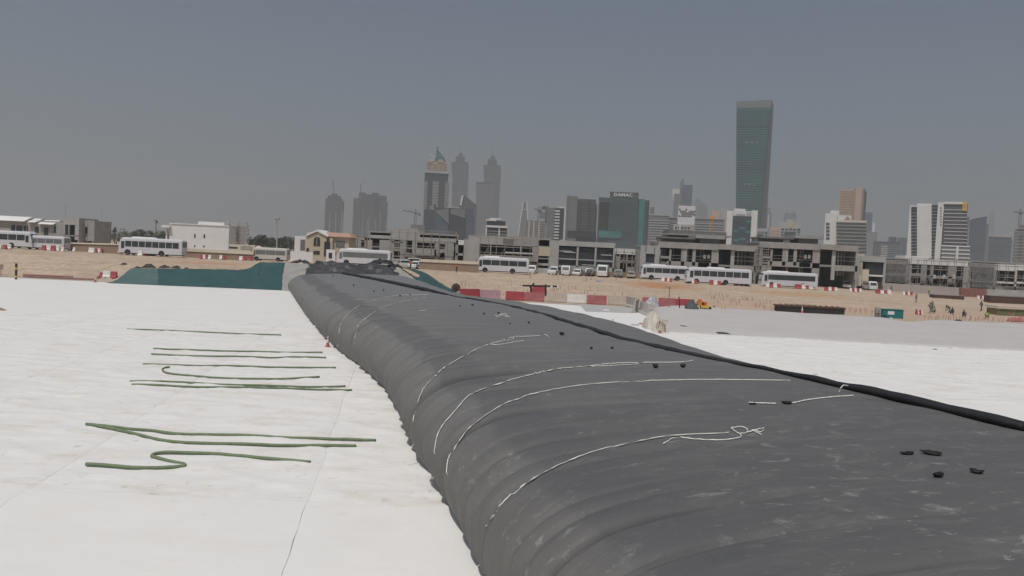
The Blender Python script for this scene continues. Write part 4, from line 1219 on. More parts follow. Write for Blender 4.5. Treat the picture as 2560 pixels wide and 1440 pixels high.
# unfinished row, left to right
villa('unfinished_villa', 872, 932, 593, 650, 190, 'unfinished grey villa with a small arched gable behind scaffold', M_CONC, [(872, 932, 593, 600), (872, 884, 600, 650), (884, 902, 600, 650, M_CONC_L), (910, 916, 590, 650), (918, 926, 590, 650, M_BEIGE), (902, 910, 618, 626), (926, 932, 600, 650)], [622])
scaffold(876, 912, 588, 650, 188, 'thin scaffold before the villa with the small arched gable', levels=4)
b = villa('unfinished_villa', 922, 1145, 582, 655, 186, 'long grey concrete villa with many window bays and a pale cornice', M_CONC, [
    (926, 1140, 592, 600, M_CONC_L, .1, 'cornice'), (976, 1050, 577, 592, M_CONC_L), (922, 930, 600, 655), (948, 978, 600, 655), (978, 1006, 604, 607), (978, 985, 600, 655), (1000, 1014, 600, 655), (985, 1000, 622, 628),
    (1030, 1042, 600, 655, M_CONC_L), (1042, 1090, 600, 607), (1042, 1090, 622, 641, M_CONC_L), (1086, 1096, 600, 655), (1096, 1112, 600, 610), (1112, 1145, 600, 655, M_CONC), (1096, 1112, 625, 632), (1014, 1030, 632, 641)], [620, 641], 10)
b.box('window_band', M_GLASS, 931, 947, 607, 640, .6, .8); b.box('window', M_GLASS, 986, 999, 604, 621, .3, .6); b.box('window', M_GLASS, 1097, 1111, 611, 624, .3, .6)
scaffold(978, 1140, 582, 640, 184, 'wide scaffold across the long grey villa', levels=3)
b = villa('unfinished_villa', 1134, 1174, 600, 655, 186, 'narrow grey link house with a tall dark opening', M_CONC_L, [(1134, 1160, 600, 612, M_RENDER), (1134, 1138, 612, 655), (1159, 1174, 598, 655), (1138, 1160, 633, 639)], [636])
b = villa('unfinished_villa', 1170, 1375, 592, 672, 184, 'rounded concrete villa with a dark open upper floor under scaffold poles', M_CONC, [
    (1170, 1198, 592, 672, M_CONC_L, .1), (1198, 1258, 592, 611, M_CONC_L, .05), (1258, 1285, 596, 612, M_CONC_D), (1285, 1345, 598, 616), (1198, 1330, 640, 650), (1330, 1345, 616, 655), (1225, 1228, 611, 640), (1300, 1303, 614, 640), (1345, 1375, 618, 640, M_BEIGE), (1345, 1375, 658, 664, M_CONC_L), (1198, 1345, 656, 672)], [611, 641], 10)
b.box('rail', M_RENDER, 1262, 1332, 631, 633.5, -.3, -.2)
scaffold(1200, 1345, 596, 660, 182, 'scaffold poles before the dark open upper floor', levels=3)
b = Bl('gable_house', 1360, 196, 'pale gabled house end between two unfinished villas', 'house')
b.box('wall', M_CREAM, 1350, 1376, 622, None, 0, 8); xa, xb, za, zb_ = b.rect(1350, 1380, 608, 622)
MB().prism_y([(xa, za), (xb, za), (xb, zb_), (lerp(xa, xb, .6), zb_)], -.4, 8).build('gable', M_RENDER, b.root)
b = villa('unfinished_villa', 1374, 1536, 604, 690, 184, 'grey villa with three large dark glazed bays in a concrete frame', M_CONC_L, [
    (1374, 1396, 604, 690, None, .15), (1396, 1536, 606, 617, None, .1), (1441, 1446, 617, 668), (1486, 1491, 618, 670), (1532, 1536, 610, 690), (1396, 1536, 666, 690, M_CONC_L), (1396, 1441, 646, 649), (1491, 1532, 652, 655)], [648], 9)
for (a, c, y0, y1) in [(1397, 1440, 618, 646), (1397, 1440, 650, 664), (1447, 1485, 620, 665), (1492, 1531, 622, 652), (1492, 1531, 656, 667)]: b.box('glazing', M_GLASS, a, c, y0, y1, .5, .6)
for (a, c, y) in [(1410, 1440, 630), (1397, 1430, 627), (1503, 1530, 637), (1455, 1485, 662)]: b.box('scaffold_tube', M_RENDER, a, c, y, y + 1.3, .2, .28)
xa, xb, za, zb_ = b.rect(1394, 1424, 598, 606); MB().prism_y([(xa, za), (xb, za), (lerp(xa, xb, .45), zb_)], .2, 6).build('gable', M_CONC_L, b.root)
b = villa('unfinished_villa', 1536, 1602, 622, 690, 188, 'low half built villa with a white wrapped parapet', M_CONC, [(1536, 1600, 622, 636, M_RENDER, .05), (1536, 1547, 640, 690), (1547, 1550, 636, 690), (1565, 1568, 636, 690), (1550, 1602, 652, 655), (1568, 1602, 668, 690)], [655], 8)
scaffold(1538, 1600, 630, 672, 186, 'small scaffold before the white wrapped parapet', levels=2)
b = villa('unfinished_villa', 1600, 1648, 614, 690, 180, 'round cornered grey villa end with one square window', M_CONC_L, [(1600, 1614, 615, 690), (1636, 1648, 615, 690), (1614, 1636, 614, 634), (1614, 1636, 657, 690)], [660], 8)
b.box('window', M_GLASS, 1614, 1636, 636, 656, .2, .4); b.box('sill', M_CONC_L, 1613, 1638, 632.5, 634.5, -.15, .3)
def skeleton(px0, label, sh, D=182):
    """open concrete frame: deep slabs, columns and stub walls"""
    q = lambda x: px0 + x * sh
    b = villa('concrete_frame_villa', q(0), q(246), 609, 700, D, label, M_CONC, [
        (q(0), q(150), 609, 622, M_CONC, .25, 'parapet'), (q(150), q(190), 611, 624, M_CONC, .6, 'parapet'), (q(190), q(246), 614, 628, M_CONC, .1, 'parapet'),
        (q(0), q(6), 622, 690), (q(28), q(33), 622, 662), (q(58), q(66), 622, 664), (q(86), q(94), 622, 664), (q(133), q(151), 622, 690), (q(181), q(190), 624, 700, M_CONC_L), (q(240), q(246), 628, 700),
        (q(22), q(151), 655, 668), (q(190), q(246), 664, 678), (q(100), q(128), 656, 668), (q(6), q(28), 640, 646), (q(66), q(72), 622, 655, M_CONC_L), (q(0), q(30), 663, 676)], [660, 662], 11, back=True)
    b.box('penthouse_roof', M_CONC, q(105), q(180), 588, 596, 4, 12); b.box('penthouse_wall', M_CONC_D, q(118), q(168), 596, 610, 5, 11)
    b.box('upper_slab', M_CONC_D, q(20), q(108), 592, 596, 5, 13); b.box('upper_wall', M_CONC, q(22), q(90), 596, 609, 8, 13)
    for k, x in enumerate((12, 20, 44, 76, 112, 122, 204, 216, 228)): b.box('column', M_CONC, q(x), q(x + 3.2), 622 if x < 190 else 628, 690, 2 + (k % 3), 2.4 + (k % 3))
    for x, y in ((118, 642), (128, 642)): b.box('white_panel', M_RENDER, q(x - 3), q(x + 3), y - 5, y + 4, .6, .7)
    for y in (640, 648): b.box('guard_rail', M_STEEL, q(34), q(133), y, y + .8, .1, .15)
    for y in (658, 668): b.box('guard_rail', M_STEEL, q(192), q(240), y - 16, y - 15.2, .1, .15)
    return b
skeleton(1645, 'open concrete frame villa with deep slabs behind the longest coach', 1.0)
v2 = skeleton(1898, 'open concrete frame villa behind the rightmost coach', 1.0, 184)
scaffold(1888, 1915, 622, 690, 182, 'scaffold stair between the two concrete frame villas', levels=5)
b = Bl('upper_works', 1740, 200, 'dark half built upper storey above the concrete frame villa', 'building')
b.box('wall', M_CONC_D, 1675, 1822, 577, None, 2, 10); b.box('slab', M_CONC, 1668, 1830, 586, 590, 0, 11)
b = villa('unfinished_villa', 2142, 2214, 640, 715, 190, 'dark glazed unfinished villa right of the concrete frames', M_CONC_L, [(2150, 2214, 640, 655, M_CONC_L, .1), (2150, 2155, 655, 715, M_BEIGE), (2208, 2214, 655, 715), (2165, 2208, 687, 691, M_RENDER), (2142, 2150, 640, 715)], [689], 8)
b.box('glazing', M_GLASS, 2166, 2207, 658, 686, .5, .6); b.box('stacked_panel', M_CREAM, 2150, 2166, 673, 712, -1.2, -1.0); b.box('stacked_panel', M_CREAM, 2140, 2146, 687, 714, -1.6, -1.5)
b = villa('netted_villa', 2208, 2424, 648, 722, 196, 'pale roofed villa wrapped in grey scaffold netting', M_CONC, [(2270, 2420, 650, 663, M_RENDER, .1), (2208, 2270, 650, 660), (2264, 2278, 663, 722, M_CONC_L), (2302, 2316, 663, 722), (2325, 2332, 663, 722), (2370, 2390, 663, 722), (2409, 2424, 663, 722, M_CONC_L), (2278, 2302, 683, 690), (2325, 2385, 690, 697, M_CONC_L), (2278, 2390, 710, 722)], [688], 9)
b.box('roof_block', M_RENDER, 2272, 2332, 640, 652, 2, 7); b.box('roof_tank', M_TRIM, 2333, 2347, 646, 653, 3, 4)
for x in (2333, 2357, 2381): b.box('balcony_post', M_RENDER, x, x + 5, 687, 697, -.2, .1)
scaffold(2212, 2266, 652, 706, 194, 'netted scaffold at the left end of the pale roofed villa', levels=3, net=True)
scaffold(2270, 2420, 652, 716, 194, 'long scaffold across the pale roofed villa', levels=3, net=False)
b = villa('netted_villa', 2420, 2640, 656, 730, 198, 'white banded villa at the right picture edge behind netting', M_CONC, [(2486, 2540, 661, 677, M_RENDER, .1), (2540, 2640, 664, 678, M_RENDER, .05), (2420, 2486, 658, 668), (2484, 2488, 677, 725, M_CREAM), (2537, 2541, 677, 725, M_CREAM), (2488, 2540, 704, 709, M_RENDER), (2541, 2640, 706, 711, M_RENDER), (2420, 2640, 716, 728)], [706], 9)
scaffold(2424, 2484, 660, 718, 196, 'netted scaffold left of the white banded villa', levels=3, net=True)
scaffold(2490, 2600, 666, 722, 196, 'bare scaffold before the white banded villa', levels=2)

# site walls
def wall_run(px0, px1, y0a, y0b, h, D, mt, cap, label, panels=0):
    """boundary wall between two columns, top row given at both ends"""
    a = on_ground(px0, D); c = on_ground(px1, D)
    root = tag(empty('boundary_wall', a), label, 'wall')
    d = c - a; L = math.hypot(d.x, d.y)
    root.rotation_euler.z = math.atan2(d.y, d.x)
    n = max(1, panels or int(L / 6)); dz = d.z
    za = P(px0, y0a, D).z - a.z; zc = P(px1, y0b, D).z - a.z
    for i in range(n):
        x0, x1 = L * i / n + (.03 if panels else 0), L * (i + 1) / n
        z0, z1 = lerp(za, zc, i / n), lerp(za, zc, (i + 1) / n)
        MB().hexa([(x0, -.1, -.6), (x1, -.1, -.6), (x1, .1, -.6), (x0, .1, -.6)], [(x0, -.1, z0), (x1, -.1, z1), (x1, .1, z1), (x0, .1, z0)]).build('panel', mt, root)
        if cap:
            MB().hexa([(x0, -.25, z0 - cap), (x1, -.25, z1 - cap), (x1, .25, z1 - cap), (x0, .25, z0 - cap)], [(x0, -.2, z0 + .06), (x1, -.2, z1 + .06), (x1, .2, z1 + .06), (x0, .2, z0 + .06)]).build('coping', M_CREAM, root)
    return root
wall_run(172, 305, 606.5, 610, 2, 148, M_WALLBROWN, .22, 'brown site wall with cream coping left of the big coach')
wall_run(455, 634, 621, 630, 2, 150, M_WALLBROWN, .5, 'brown site wall under a deep cream coping beside the cream minibus')
wall_run(1050, 1196, 648, 655, 2, 156, M_WALLBROWN, .5, 'low brown wall with cream coping left of the middle coach')
wall_run(976, 1196, 646, 652, 2, 176, M_CONC, 0, 'grey hoarding wall behind the white cars and the low cream wall')
wall_run(1320, 1604, 668, 684, 2, 180, M_CONC_L, 0, 'grey concrete site wall behind the parked cars', 9)
wall_run(2178, 2450, 705, 722, 2, 192, mat('pinkish_panel_wall', (.40, .355, .335), .9, .06, .4), 0, 'pinkish panel wall below the netted villas', 11)
wall_run(2450, 2700, 722, 732, 2, 192, M_CONC_L, 0, 'grey panel wall at the right picture edge', 8)
wall_run(1430, 1606, 675, 683, 2, 176, M_WALLBROWN, 0, 'low brown wall behind the parked cars')
b = Bl('brick_stack', 2428, 188, 'rust red stack of blocks against the panel wall', 'stack'); 
for i in range(9):
    for j in range(4):
        b.box('block', mat('red_block', (.27, .12, .10), .9, .2, 3), 2396 + i * 7.1, 2402.6 + i * 7.1, 719.5 + j * 5.2 + i * .33, 724.2 + j * 5.2 + i * .33, -1.2 - .05 * ((i + j) % 2), -.2)
# ------------------------------------------------------------------ skyline
G_TEAL = glass_mat('teal_curtain_wall', (.055, .17, .175), .4, .2, .05)
G_DARK = glass_mat('dark_curtain_wall', (.035, .038, .042), .25, .25, .05)
G_BLUE = glass_mat('blue_grey_curtain_wall', (.07, .09, .115), .25, .2, .04)
G_SLATE = glass_mat('slate_glass', (.055, .075, .085), .2, .2, .04)
M_GREYCLAD = mat('grey_cladding', (.165, .165, .17), .6, .08, .1)
M_DKCLAD = mat('dark_grey_cladding', (.085, .085, .09), .6, .12, .1)
M_LTCLAD = mat('pale_grey_cladding', (.36, .36, .36), .7, .06, .1)
M_WHCLAD = mat('white_cladding', (.60, .60, .59), .7, .05, .1)
M_SANDST = mat('sandstone_cladding', (.42, .33, .23), .8, .1, .1)
M_PINKST = mat('pinkish_stone_cladding', (.45, .34, .27), .8, .06, .1)
M_TEALROOF = mat('teal_roof', (.012, .048, .052), .5, .15, .1)
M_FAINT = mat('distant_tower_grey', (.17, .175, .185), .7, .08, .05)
M_WHSIGN = mat('white_sign', (.75, .75, .75), .6, .03, 1)
M_ORANGE = mat('orange_paint', (.55, .25, .06), .6, .1, .5)

def pxhexa(b, bot, top, d0, d1, mt, name, bz=None):
    """block whose front face is given by bottom and top columns/rows; back face likewise"""
    (l0, r0, y0, bl0, br0), (l1, r1, y1, bl1, br1) = bot, top
    f = lambda px, py: (b.X(px, py), b.Z(px, py))
    pts = []
    for (l, r, y, bl, br) in (bot, top):
        for px, d in ((l, d0), (r, d0), (br, d1), (bl, d1)):
            x, z = f(px, y); x = x * (b.Dr + d) / b.Dr; pts.append((x, d, z))
    return MB().hexa(pts[:4], pts[4:]).build(name, mt, b.root)

# teal glass tower, widening upwards
b = Bl('teal_tower', 1880, 1100, 'tallest tower: teal glass, widening towards a slanted grey crown', 'tower')
LV = [(640, 1838, 1893, 1911), (525, 1840, 1902.5, 1916.5), (262, 1842, 1927, 1933)]
def lv(y):
    if y >= LV[1][0]: a, c = LV[0], LV[1]
    else: a, c = LV[1], LV[2]
    t = (a[0] - y) / (a[0] - c[0]); return [lerp(a[i], c[i], t) for i in (1, 2, 3)]
def ring(y, out=0.0):
    l, r, rr = lv(y); z = b.Z(1880, y); yr = lambda px: y
    d1 = 38.0; k = (b.Dr + d1) / b.Dr
    xl, xr = b.X(l, y), b.X(r, y); xb = b.X(rr, y) * k
    return [(xl - out, -out, z), (xr + out, -out, z), (xb + out, d1, z), (xb - (xr - xl) - out, d1, z)]
ys = [640 - i * (640 - 270) / 24 for i in range(25)]
MB().loft([ring(y) for y in ys]).build('curtain_wall', G_TEAL, b.root)
mb = MB(); nfl = 62
for i in range(nfl):
    y = 640 - (640 - 272) * i / nfl
    mb.loft([ring(y, .55), ring(y - (2.1 if i % 18 else 3.6), .55)])
o = mb.build('floor_lines', mat('spandrel_teal', (.035, .06, .062), .6, .25, .03), b.root); o['kind'] = 'stuff'
mb = MB(); r0, r1 = ring(270, .7), ring(262, .7); zt = b.Z(1880, 252)
mb.loft([r0, r1, [(r1[0][0], r1[0][1], zt - 1.0), (r1[1][0], r1[1][1], zt + 1.0), (r1[2][0], r1[2][1], zt + .6), (r1[3][0], r1[3][1], zt - 1)]]); mb.build('crown', mat('crown_stone', (.17, .18, .17), .8, .1, .05), b.root)
l = ring(500)
mb = MB()
for y in ys[:-1]:
    pass
side = [(ring(y, .9)[1], ring(y, .9)[2]) for y in ys]
mb = MB()
for a, c in side: mb.v.extend([a, c])
for i in range(len(side) - 1): mb.f.append((i*2, i*2 + 1, i*2 + 3, i*2 + 2))
mb.build('side_cladding', M_GREYCLAD, b.root)
for y in (356, 461):
    for k, (a, c) in enumerate([(.30, .36), (.47, .53), (.64, .68)]):
        l, r, rr = lv(y); b.box('plant_louvre', M_LTCLAD, lerp(l, r, a), lerp(l, r, c), y - 1.5, y + 1.5, -1.2, 0)

# pair of unfinished towers on the left
b = Bl('unfinished_tower', 836, 1650, 'smaller of two hazy unfinished towers on the skyline, left', 'tower')
b.box('core', M_DKCLAD, 813.5, 857.5, 497, None, 0, 40); b.box('upper_core', M_DKCLAD, 819, 853, 489, 500, 3, 36); b.box('roof_works', M_DKCLAD, 828, 844, 484, 490, 8, 30)
for a in (823, 838, 852): b.box('pale_recess', M_LTCLAD, a, a + 1.6, 530, 600, -1, 1)
b.bands('slabs', M_FAINT, 813.5, 857.5, 500, 640, 38, .35, 0, 40, .6)
MB().tube([(b.X(836, 488), 10, b.Z(836, 488)), (b.X(832, 450), 10, b.Z(832, 450))], .8, 5).build('crane_jib', M_DKCLAD, b.root)
b = Bl('unfinished_tower', 925, 1650, 'broader hazy unfinished tower with a stepped top', 'tower')
b.box('core', M_DKCLAD, 884, 897, 495, None, 0, 45); b.box('core', M_DKCLAD, 897, 940, 486, None, -3, 45); b.box('core', M_DKCLAD, 940, 967, 489, None, 0, 45)
b.box('roof_works', M_DKCLAD, 898, 915, 481, 488, 3, 30); b.box('roof_works', M_DKCLAD, 930, 948, 482, 490, 3, 30)
for a in (906, 917, 921, 938, 947, 951): b.box('pale_recess', M_LTCLAD, a, a + 1.2, rng.uniform(520, 550), 600, -4, 1)
b.bands('slabs', M_FAINT, 884, 967, 500, 640, 38, .35, 0, 45, .6)
for a in (897, 940): b.box('vertical_joint', M_FAINT, a, a + 1.5, 490, 640, -4, 0)
MB().tube([(b.X(902, 482), 10, b.Z(902, 482)), (b.X(901, 462), 10, b.Z(901, 462)), (b.X(910, 455), 10, b.Z(910, 455))], .8, 5).build('crane_jib', M_DKCLAD, b.root)

# spired tower with a sandstone crown
b = Bl('spired_tower', 1091, 1250, 'dark tower with sandstone crown and pointed teal roof', 'tower')
xc = b.X(1093, 430)
b.box('shaft', G_DARK, 1062, 1121, 432, None, 0, 38)
b.bands('balconies', M_LTCLAD, 1058.5, 1065.5, 452, 600, 36, .5, -1.2, 30, .4); b.bands('balconies', M_LTCLAD, 1081, 1095, 452, 530, 20, .5, -1.2, 2, .4); b.bands('balconies', M_LTCLAD, 1112, 1121.5, 454, 530, 20, .5, -1.2, 34, .4)
b.bands('balconies', M_LTCLAD, 1058, 1068, 522, 600, 16, .5, -1.4, 8, .4); b.bands('balconies', M_LTCLAD, 1074, 1086, 514, 525, 3, .5, -1.4, 8, .4)
b.box('ledge', M_LTCLAD, 1063, 1123, 427.5, 433, -1.5, 39)
b.box('crown_block', M_SANDST, 1067, 1117, 404, 428, 3, 35); b.bands('crown_cornices', M_PINKST, 1067, 1117, 405, 428, 6, .3, 3, 35, .5)
for a in (1072, 1086, 1100, 1111): b.box('crown_window', M_WALLBROWN, a, a + 3.5, 408, 425, 2.4, 4)
for (a, c) in [(1070, 1082), (1094, 1110)]:
    xa, xb, za, zb_ = b.rect(a, c, 396, 406); rr = (xb - xa) / 2; xm = (xa + xb) / 2
    MB().prism_y([(xm + rr * math.cos(math.pi * i / 12), za + rr * 1.1 * math.sin(math.pi * i / 12)) for i in range(13)], 1.6, 6).build('crown_arch', M_SANDST, b.root)
xa, xb, za, zb_ = b.rect(1070, 1116, 372, 404); xm = (xa + xb) / 2; hw = (xb - xa) / 2
rings = []
for t in (0, .35, .65, .88, 1.0):
    k = hw * (1 - t ** 1.6 * .985)
    rings.append([(xm - k, 19 - k, lerp(za, zb_, t)), (xm + k, 19 - k, lerp(za, zb_, t)), (xm + k, 19 + k, lerp(za, zb_, t)), (xm - k, 19 + k, lerp(za, zb_, t))])
rf = MB().loft(rings).build('pointed_roof', M_TEALROOF, b.root)
for i in range(5):
    t0 = .12 + i * .16; k0 = hw * (1 - t0 ** 1.6 * .985); z0 = lerp(za, zb_, t0)
    MB().hexa([(xm - k0 * .9, 18.4 - k0, z0), (xm - k0 * .25, 18.4 - k0, z0 - 1), (xm - k0 * .25, 19.5 - k0, z0 - 1), (xm - k0 * .9, 19.5 - k0, z0)], [(xm - k0 * .9, 18.4 - k0 * .9, z0 + 2), (xm - k0 * .25, 18.4 - k0 * .9, z0 + 1), (xm - k0 * .25, 19.5 - k0 * .9, z0 + 1), (xm - k0 * .9, 19.5 - k0 * .9, z0 + 2)]).build('roof_rib', M_LTCLAD, rf)
MB().lathe([(1.0, b.Z(1094, 376)), (.7, b.Z(1094, 369)), (1.2, b.Z(1094, 368)), (.25, b.Z(1094, 361))], xm, 19, 8).build('spire', M_TEALROOF, b.root)

# twin hotel towers
for (l, r, yt, lab) in [(1129, 1170, 405, 'left of two identical hazy towers with ball finials'), (1209, 1250, 412, 'right of two identical hazy towers with ball finials')]:
    b = Bl('twin_tower', (l + r) / 2, 2100, lab, 'tower', 'twin towers with ball finials')
    pxhexa(b, (l - 1.5, r - 4.5, 640, l - 1.5, r - 4.5), (l + 2, r - 3, yt + 40, l + 2, r - 3), 0, 38, M_DKCLAD, 'shaft')
    pxhexa(b, (l + 2, r - 3, yt + 40, l + 2, r - 3), (l, r, yt, l, r), 0, 38, M_DKCLAD, 'flared_top')
    b.bands('floor_lines', M_FAINT, l + 2, r - 3, yt + 3, 640, 60, .45, 0, 38, .5)
    b.box('tier', M_DKCLAD, l + 10, r - 8, yt - 14, yt, 8, 30); b.box('tier', M_FAINT, l + 13, r - 11, yt - 17, yt - 14, 10, 28)
    xm = b.X((l + r) / 2 + 2, yt - 20); zz = b.Z((l + r) / 2 + 2, yt - 21); rr = 5.0
    MB().lathe([(.4, zz - rr)] + [(rr * math.sin(math.pi * i / 8), zz - rr * math.cos(math.pi * i / 8)) for i in range(1, 8)] + [(.5, zz + rr), (.3, zz + rr + 22)], xm, 19, 10).build('ball_finial', M_DKCLAD, b.root)
    b.box('vertical_slot', M_FAINT, (l + r) / 2 - 1, (l + r) / 2 + 1, yt + 48, 640, -1, 1)
b = Bl('slab_tower', 1210, 1850, 'pale grey slab tower standing before the right twin tower', 'tower')
pxhexa(b, (1186, 1224, 640, 1186, 1224), (1190.5, 1231, 458, 1190.5, 1231), 0, 36, M_GREYCLAD, 'shaft'); b.box('cornice', M_DKCLAD, 1190, 1232, 455.5, 459, -1, 37); b.bands('floor_lines', M_FAINT, 1191, 1227, 462, 640, 34, .4, 0, 36, .5)

# faceted glass office
b = Bl('faceted_office', 1125, 850, 'dark faceted glass office building with diagonal folds', 'building')
b.box('left_block', G_SLATE, 1060, 1086, 523, None, 3, 30); b.box('main_block', G_SLATE, 1086, 1122, 519, None, 0, 30); b.box('right_block', G_SLATE, 1122, 1184, 521, None, 2, 30)
def facet(pxs, mt, d, name='facet'):
    pts = [(b.X(px, py), b.Z(px, py)) for px, py in pxs]
    MB().prism_y(pts, -d, .5 - d * .2).build(name, mt, b.root)
facet([(1086, 527), (1122, 560), (1122, 521)][::-1], M_GREYCLAD, .8); facet([(1086, 600), (1120, 600), (1120, 562), (1090, 534), (1086, 534)], G_BLUE, .5)
facet([(1124, 600), (1160, 600), (1163, 548), (1126, 536)], G_DARK, .6); facet([(1163, 600), (1184, 600), (1184, 524), (1165, 524)], G_BLUE, .5)
facet([(1126, 534), (1163, 546), (1163, 523), (1126, 523)], M_GREYCLAD, .3)
b.box('parapet', M_LTCLAD, 1116, 1150, 517.5, 520.5, -.5, 20)
MB().prism_y([(b.X(1084, 519), b.Z(1084, 519)), (b.X(1092, 519), b.Z(1092, 519)), (b.X(1085, 509), b.Z(1085, 509))], 0, 3).build('roof_fin', M_TRIM, b.root)
b = Bl('sail_roof_building', 1165, 1200, 'grey building with a white slanting blade on its roof', 'building')
b.box('block', M_DKCLAD, 1148, 1192, 514, None, 0, 30)
MB().prism_y([(b.X(p, q), b.Z(p, q)) for p, q in [(1149, 515), (1153, 515), (1159, 488), (1154, 490)]], 0, 6).build('white_blade', M_WHCLAD, b.root)
MB().prism_y([(b.X(p, q), b.Z(p, q)) for p, q in [(1153, 515), (1192, 513), (1180, 503), (1166, 491), (1159, 488.5)]], 2, 20).build('roof_wedge', M_DKCLAD, b.root)
# luffing crane and roof works left of the spired tower
def tower_crane(px, ytop, ybot, D, label, jl, jr, mt=None, drop=0.0):
    b = Bl('tower_crane', px, D, label, 'crane'); mt = mt or M_DKCLAD
    x = b.X(px, ytop); zt = b.Z(px, ytop); zb = b.Z(px, ybot); w = max(.9, D * .0011)
    mb = MB()
    for sx in (-1, 1):
        for sy in (-1, 1): mb.tube([(x + sx * w, sy * w, 0), (x + sx * w, sy * w, zt)], w * .22, 4)
    n = int(zt / (w * 3)); 
    for i in range(n):
        z = i * w * 3; s = 1 if i % 2 else -1
        mb.tube([(x - s * w, -w, z), (x + s * w, -w, z + w * 3)], w * .16, 4)
    mb.build('mast', mt, b.root)
    xl, zl = b.X(jl[0], jl[1]), b.Z(jl[0], jl[1]); xr, zr = b.X(jr[0], jr[1]), b.Z(jr[0], jr[1])
    mb = MB(); mb.tube([(xl, 0, zl), (x, 0, zt), (xr, 0, zr)], w * .5, 5); mb.build('jib', mt, b.root)
    zp = zt + D * .004; mb = MB(); mb.tube([(x, 0, zt), (x, 0, zp)], w * .3, 4); mb.tube([(lerp(x, xl, .7), 0, lerp(zt, zl, .7)), (x, 0, zp), (xr, 0, zr)], w * .14, 4); mb.build('tie_bars', mt, b.root)
    mb = MB(); mb.box(xr - w, xr + w, -w, w, zr - w * 2.5, zr); mb.build('counterweight', mt, b.root)
    MB().box(x - w * 1.2, x + w * 1.2, -w * 1.4, w, zt - w * 2.2, zt).build('cab', mt, b.root)
    return b
tower_crane(1039, 532, 565, 900, 'tower crane standing left of the spired tower', (1006, 526), (1049, 534))
b = Bl('low_works', 1045, 800, 'low grey building works below the crane beside the spired tower', 'building'); b.box('block', M_CONC_D, 1027, 1062, 562, None, 0, 15); b.box('block', M_CONC, 985, 1045, 570, None, -3, 8)

# white tiered block
b = Bl('tiered_block', 1241, 480, 'small white tiered building with dark glazing before the slab tower', 'building')
b.box('lower_glazing', G_DARK, 1216, 1268, 566, None, 0, 18); b.box('lower_cornice', M_WHCLAD, 1214, 1269, 564, 569, -.8, 19); b.box('corner_post', M_WHCLAD, 1214.5, 1217.5, 569, None, -.6, .5)
b.box('mid_post', M_WHCLAD, 1246, 1249, 569, 605, -.4, .3); b.bands('slab_lines', M_LTCLAD, 1219, 1267, 572, 600, 4, .2, 0, 18, .2); b.box('upper_glazing', G_DARK, 1217, 1264, 552, 564, 1, 17); b.box('upper_cornice', M_WHCLAD, 1215, 1240, 548.5, 552, 0, 18); b.box('roof_plant', M_WHCLAD, 1224, 1254, 544.5, 550, 4, 12)

# tapering white framed tower
b = Bl('tapering_tower', 1306, 1500, 'slender tapering tower with white edges', 'tower')
pxhexa(b, (1287, 1325, 640, 1289, 1323), (1307.5, 1317, 505, 1308, 1316), 0, 30, M_GREYCLAD, 'shaft')
for (x0, x1, s) in [(1288, 1308.2, 1), (1325, 1316.6, -1)]:
    pxhexa(b, (x0 - 1.2, x0 + 1.2, 640, x0 - 1.2, x0 + 1.2), (x1 - 1.1, x1 + 1.1, 504, x1 - 1.1, x1 + 1.1), -1.5, 2, M_WHCLAD, 'white_edge')
b.box('cross_band', M_LTCLAD, 1305, 1319, 523, 526, -1, 2)
# clustered towers right of it
b = Bl('concrete_tower', 1340, 780, 'bare concrete tower works with pale columns right of the tapering tower', 'building')
b.box('block', M_CONC_D, 1315, 1364, 552, None, 0, 20)
for a in (1320, 1332, 1345): b.box('pale_column', M_CONC_L, a, a + 4, 553, 610, -.6, .5)
b.bands('slabs', M_CONC, 1315, 1364, 553, 610, 10, .3, 0, 20, .3)
tower_crane(1347, 524, 560, 800, 'short tower crane above the bare concrete tower works', (1336, 522), (1352, 526))
b = Bl('office_tower', 1372, 950, 'blue grey office tower with a pale lattice crown', 'tower')
b.box('shaft', M_GREYCLAD, 1368, 1393, 519, None, 0, 25); b.box('side_shaft', M_LTCLAD, 1350, 1364, 524, None, 3, 20); b.bands('lattice', M_DKCLAD, 1350, 1362, 528, 545, 4, .4, 3, 20, .3); b.box('dark_shaft', M_DKCLAD, 1353, 1370, 515, 560, 5, 20); b.box('crown', M_LTCLAD, 1371, 1392, 516, 520, -.3, 12)
for a in (1361, 1370): b.box('antenna', M_LTCLAD, a, a + 1, 500, 520, 8, 9)
b.bands('floor_lines', M_FAINT, 1368, 1393, 524, 620, 16, .4, 0, 25, .3)
b = Bl('balcony_tower', 1398, 820, 'narrow tower with a zigzag column of white balconies', 'tower')
b.box('shaft', G_DARK, 1387, 1413, 520, None, 0, 18); b.box('white_frame', M_WHCLAD, 1396, 1411, 516.5, 520.5, -.8, 3); b.box('white_frame', M_WHCLAD, 1409, 1412.5, 519, 610, -.8, 1)
b.bands('white_balcony', M_WHCLAD, 1387, 1397, 522, 605, 11, .5, -1.2, 6, .5); b.bands('white_balcony', M_WHCLAD, 1413.5, 1416.5, 520, 600, 11, .5, -.8, 4, .2)

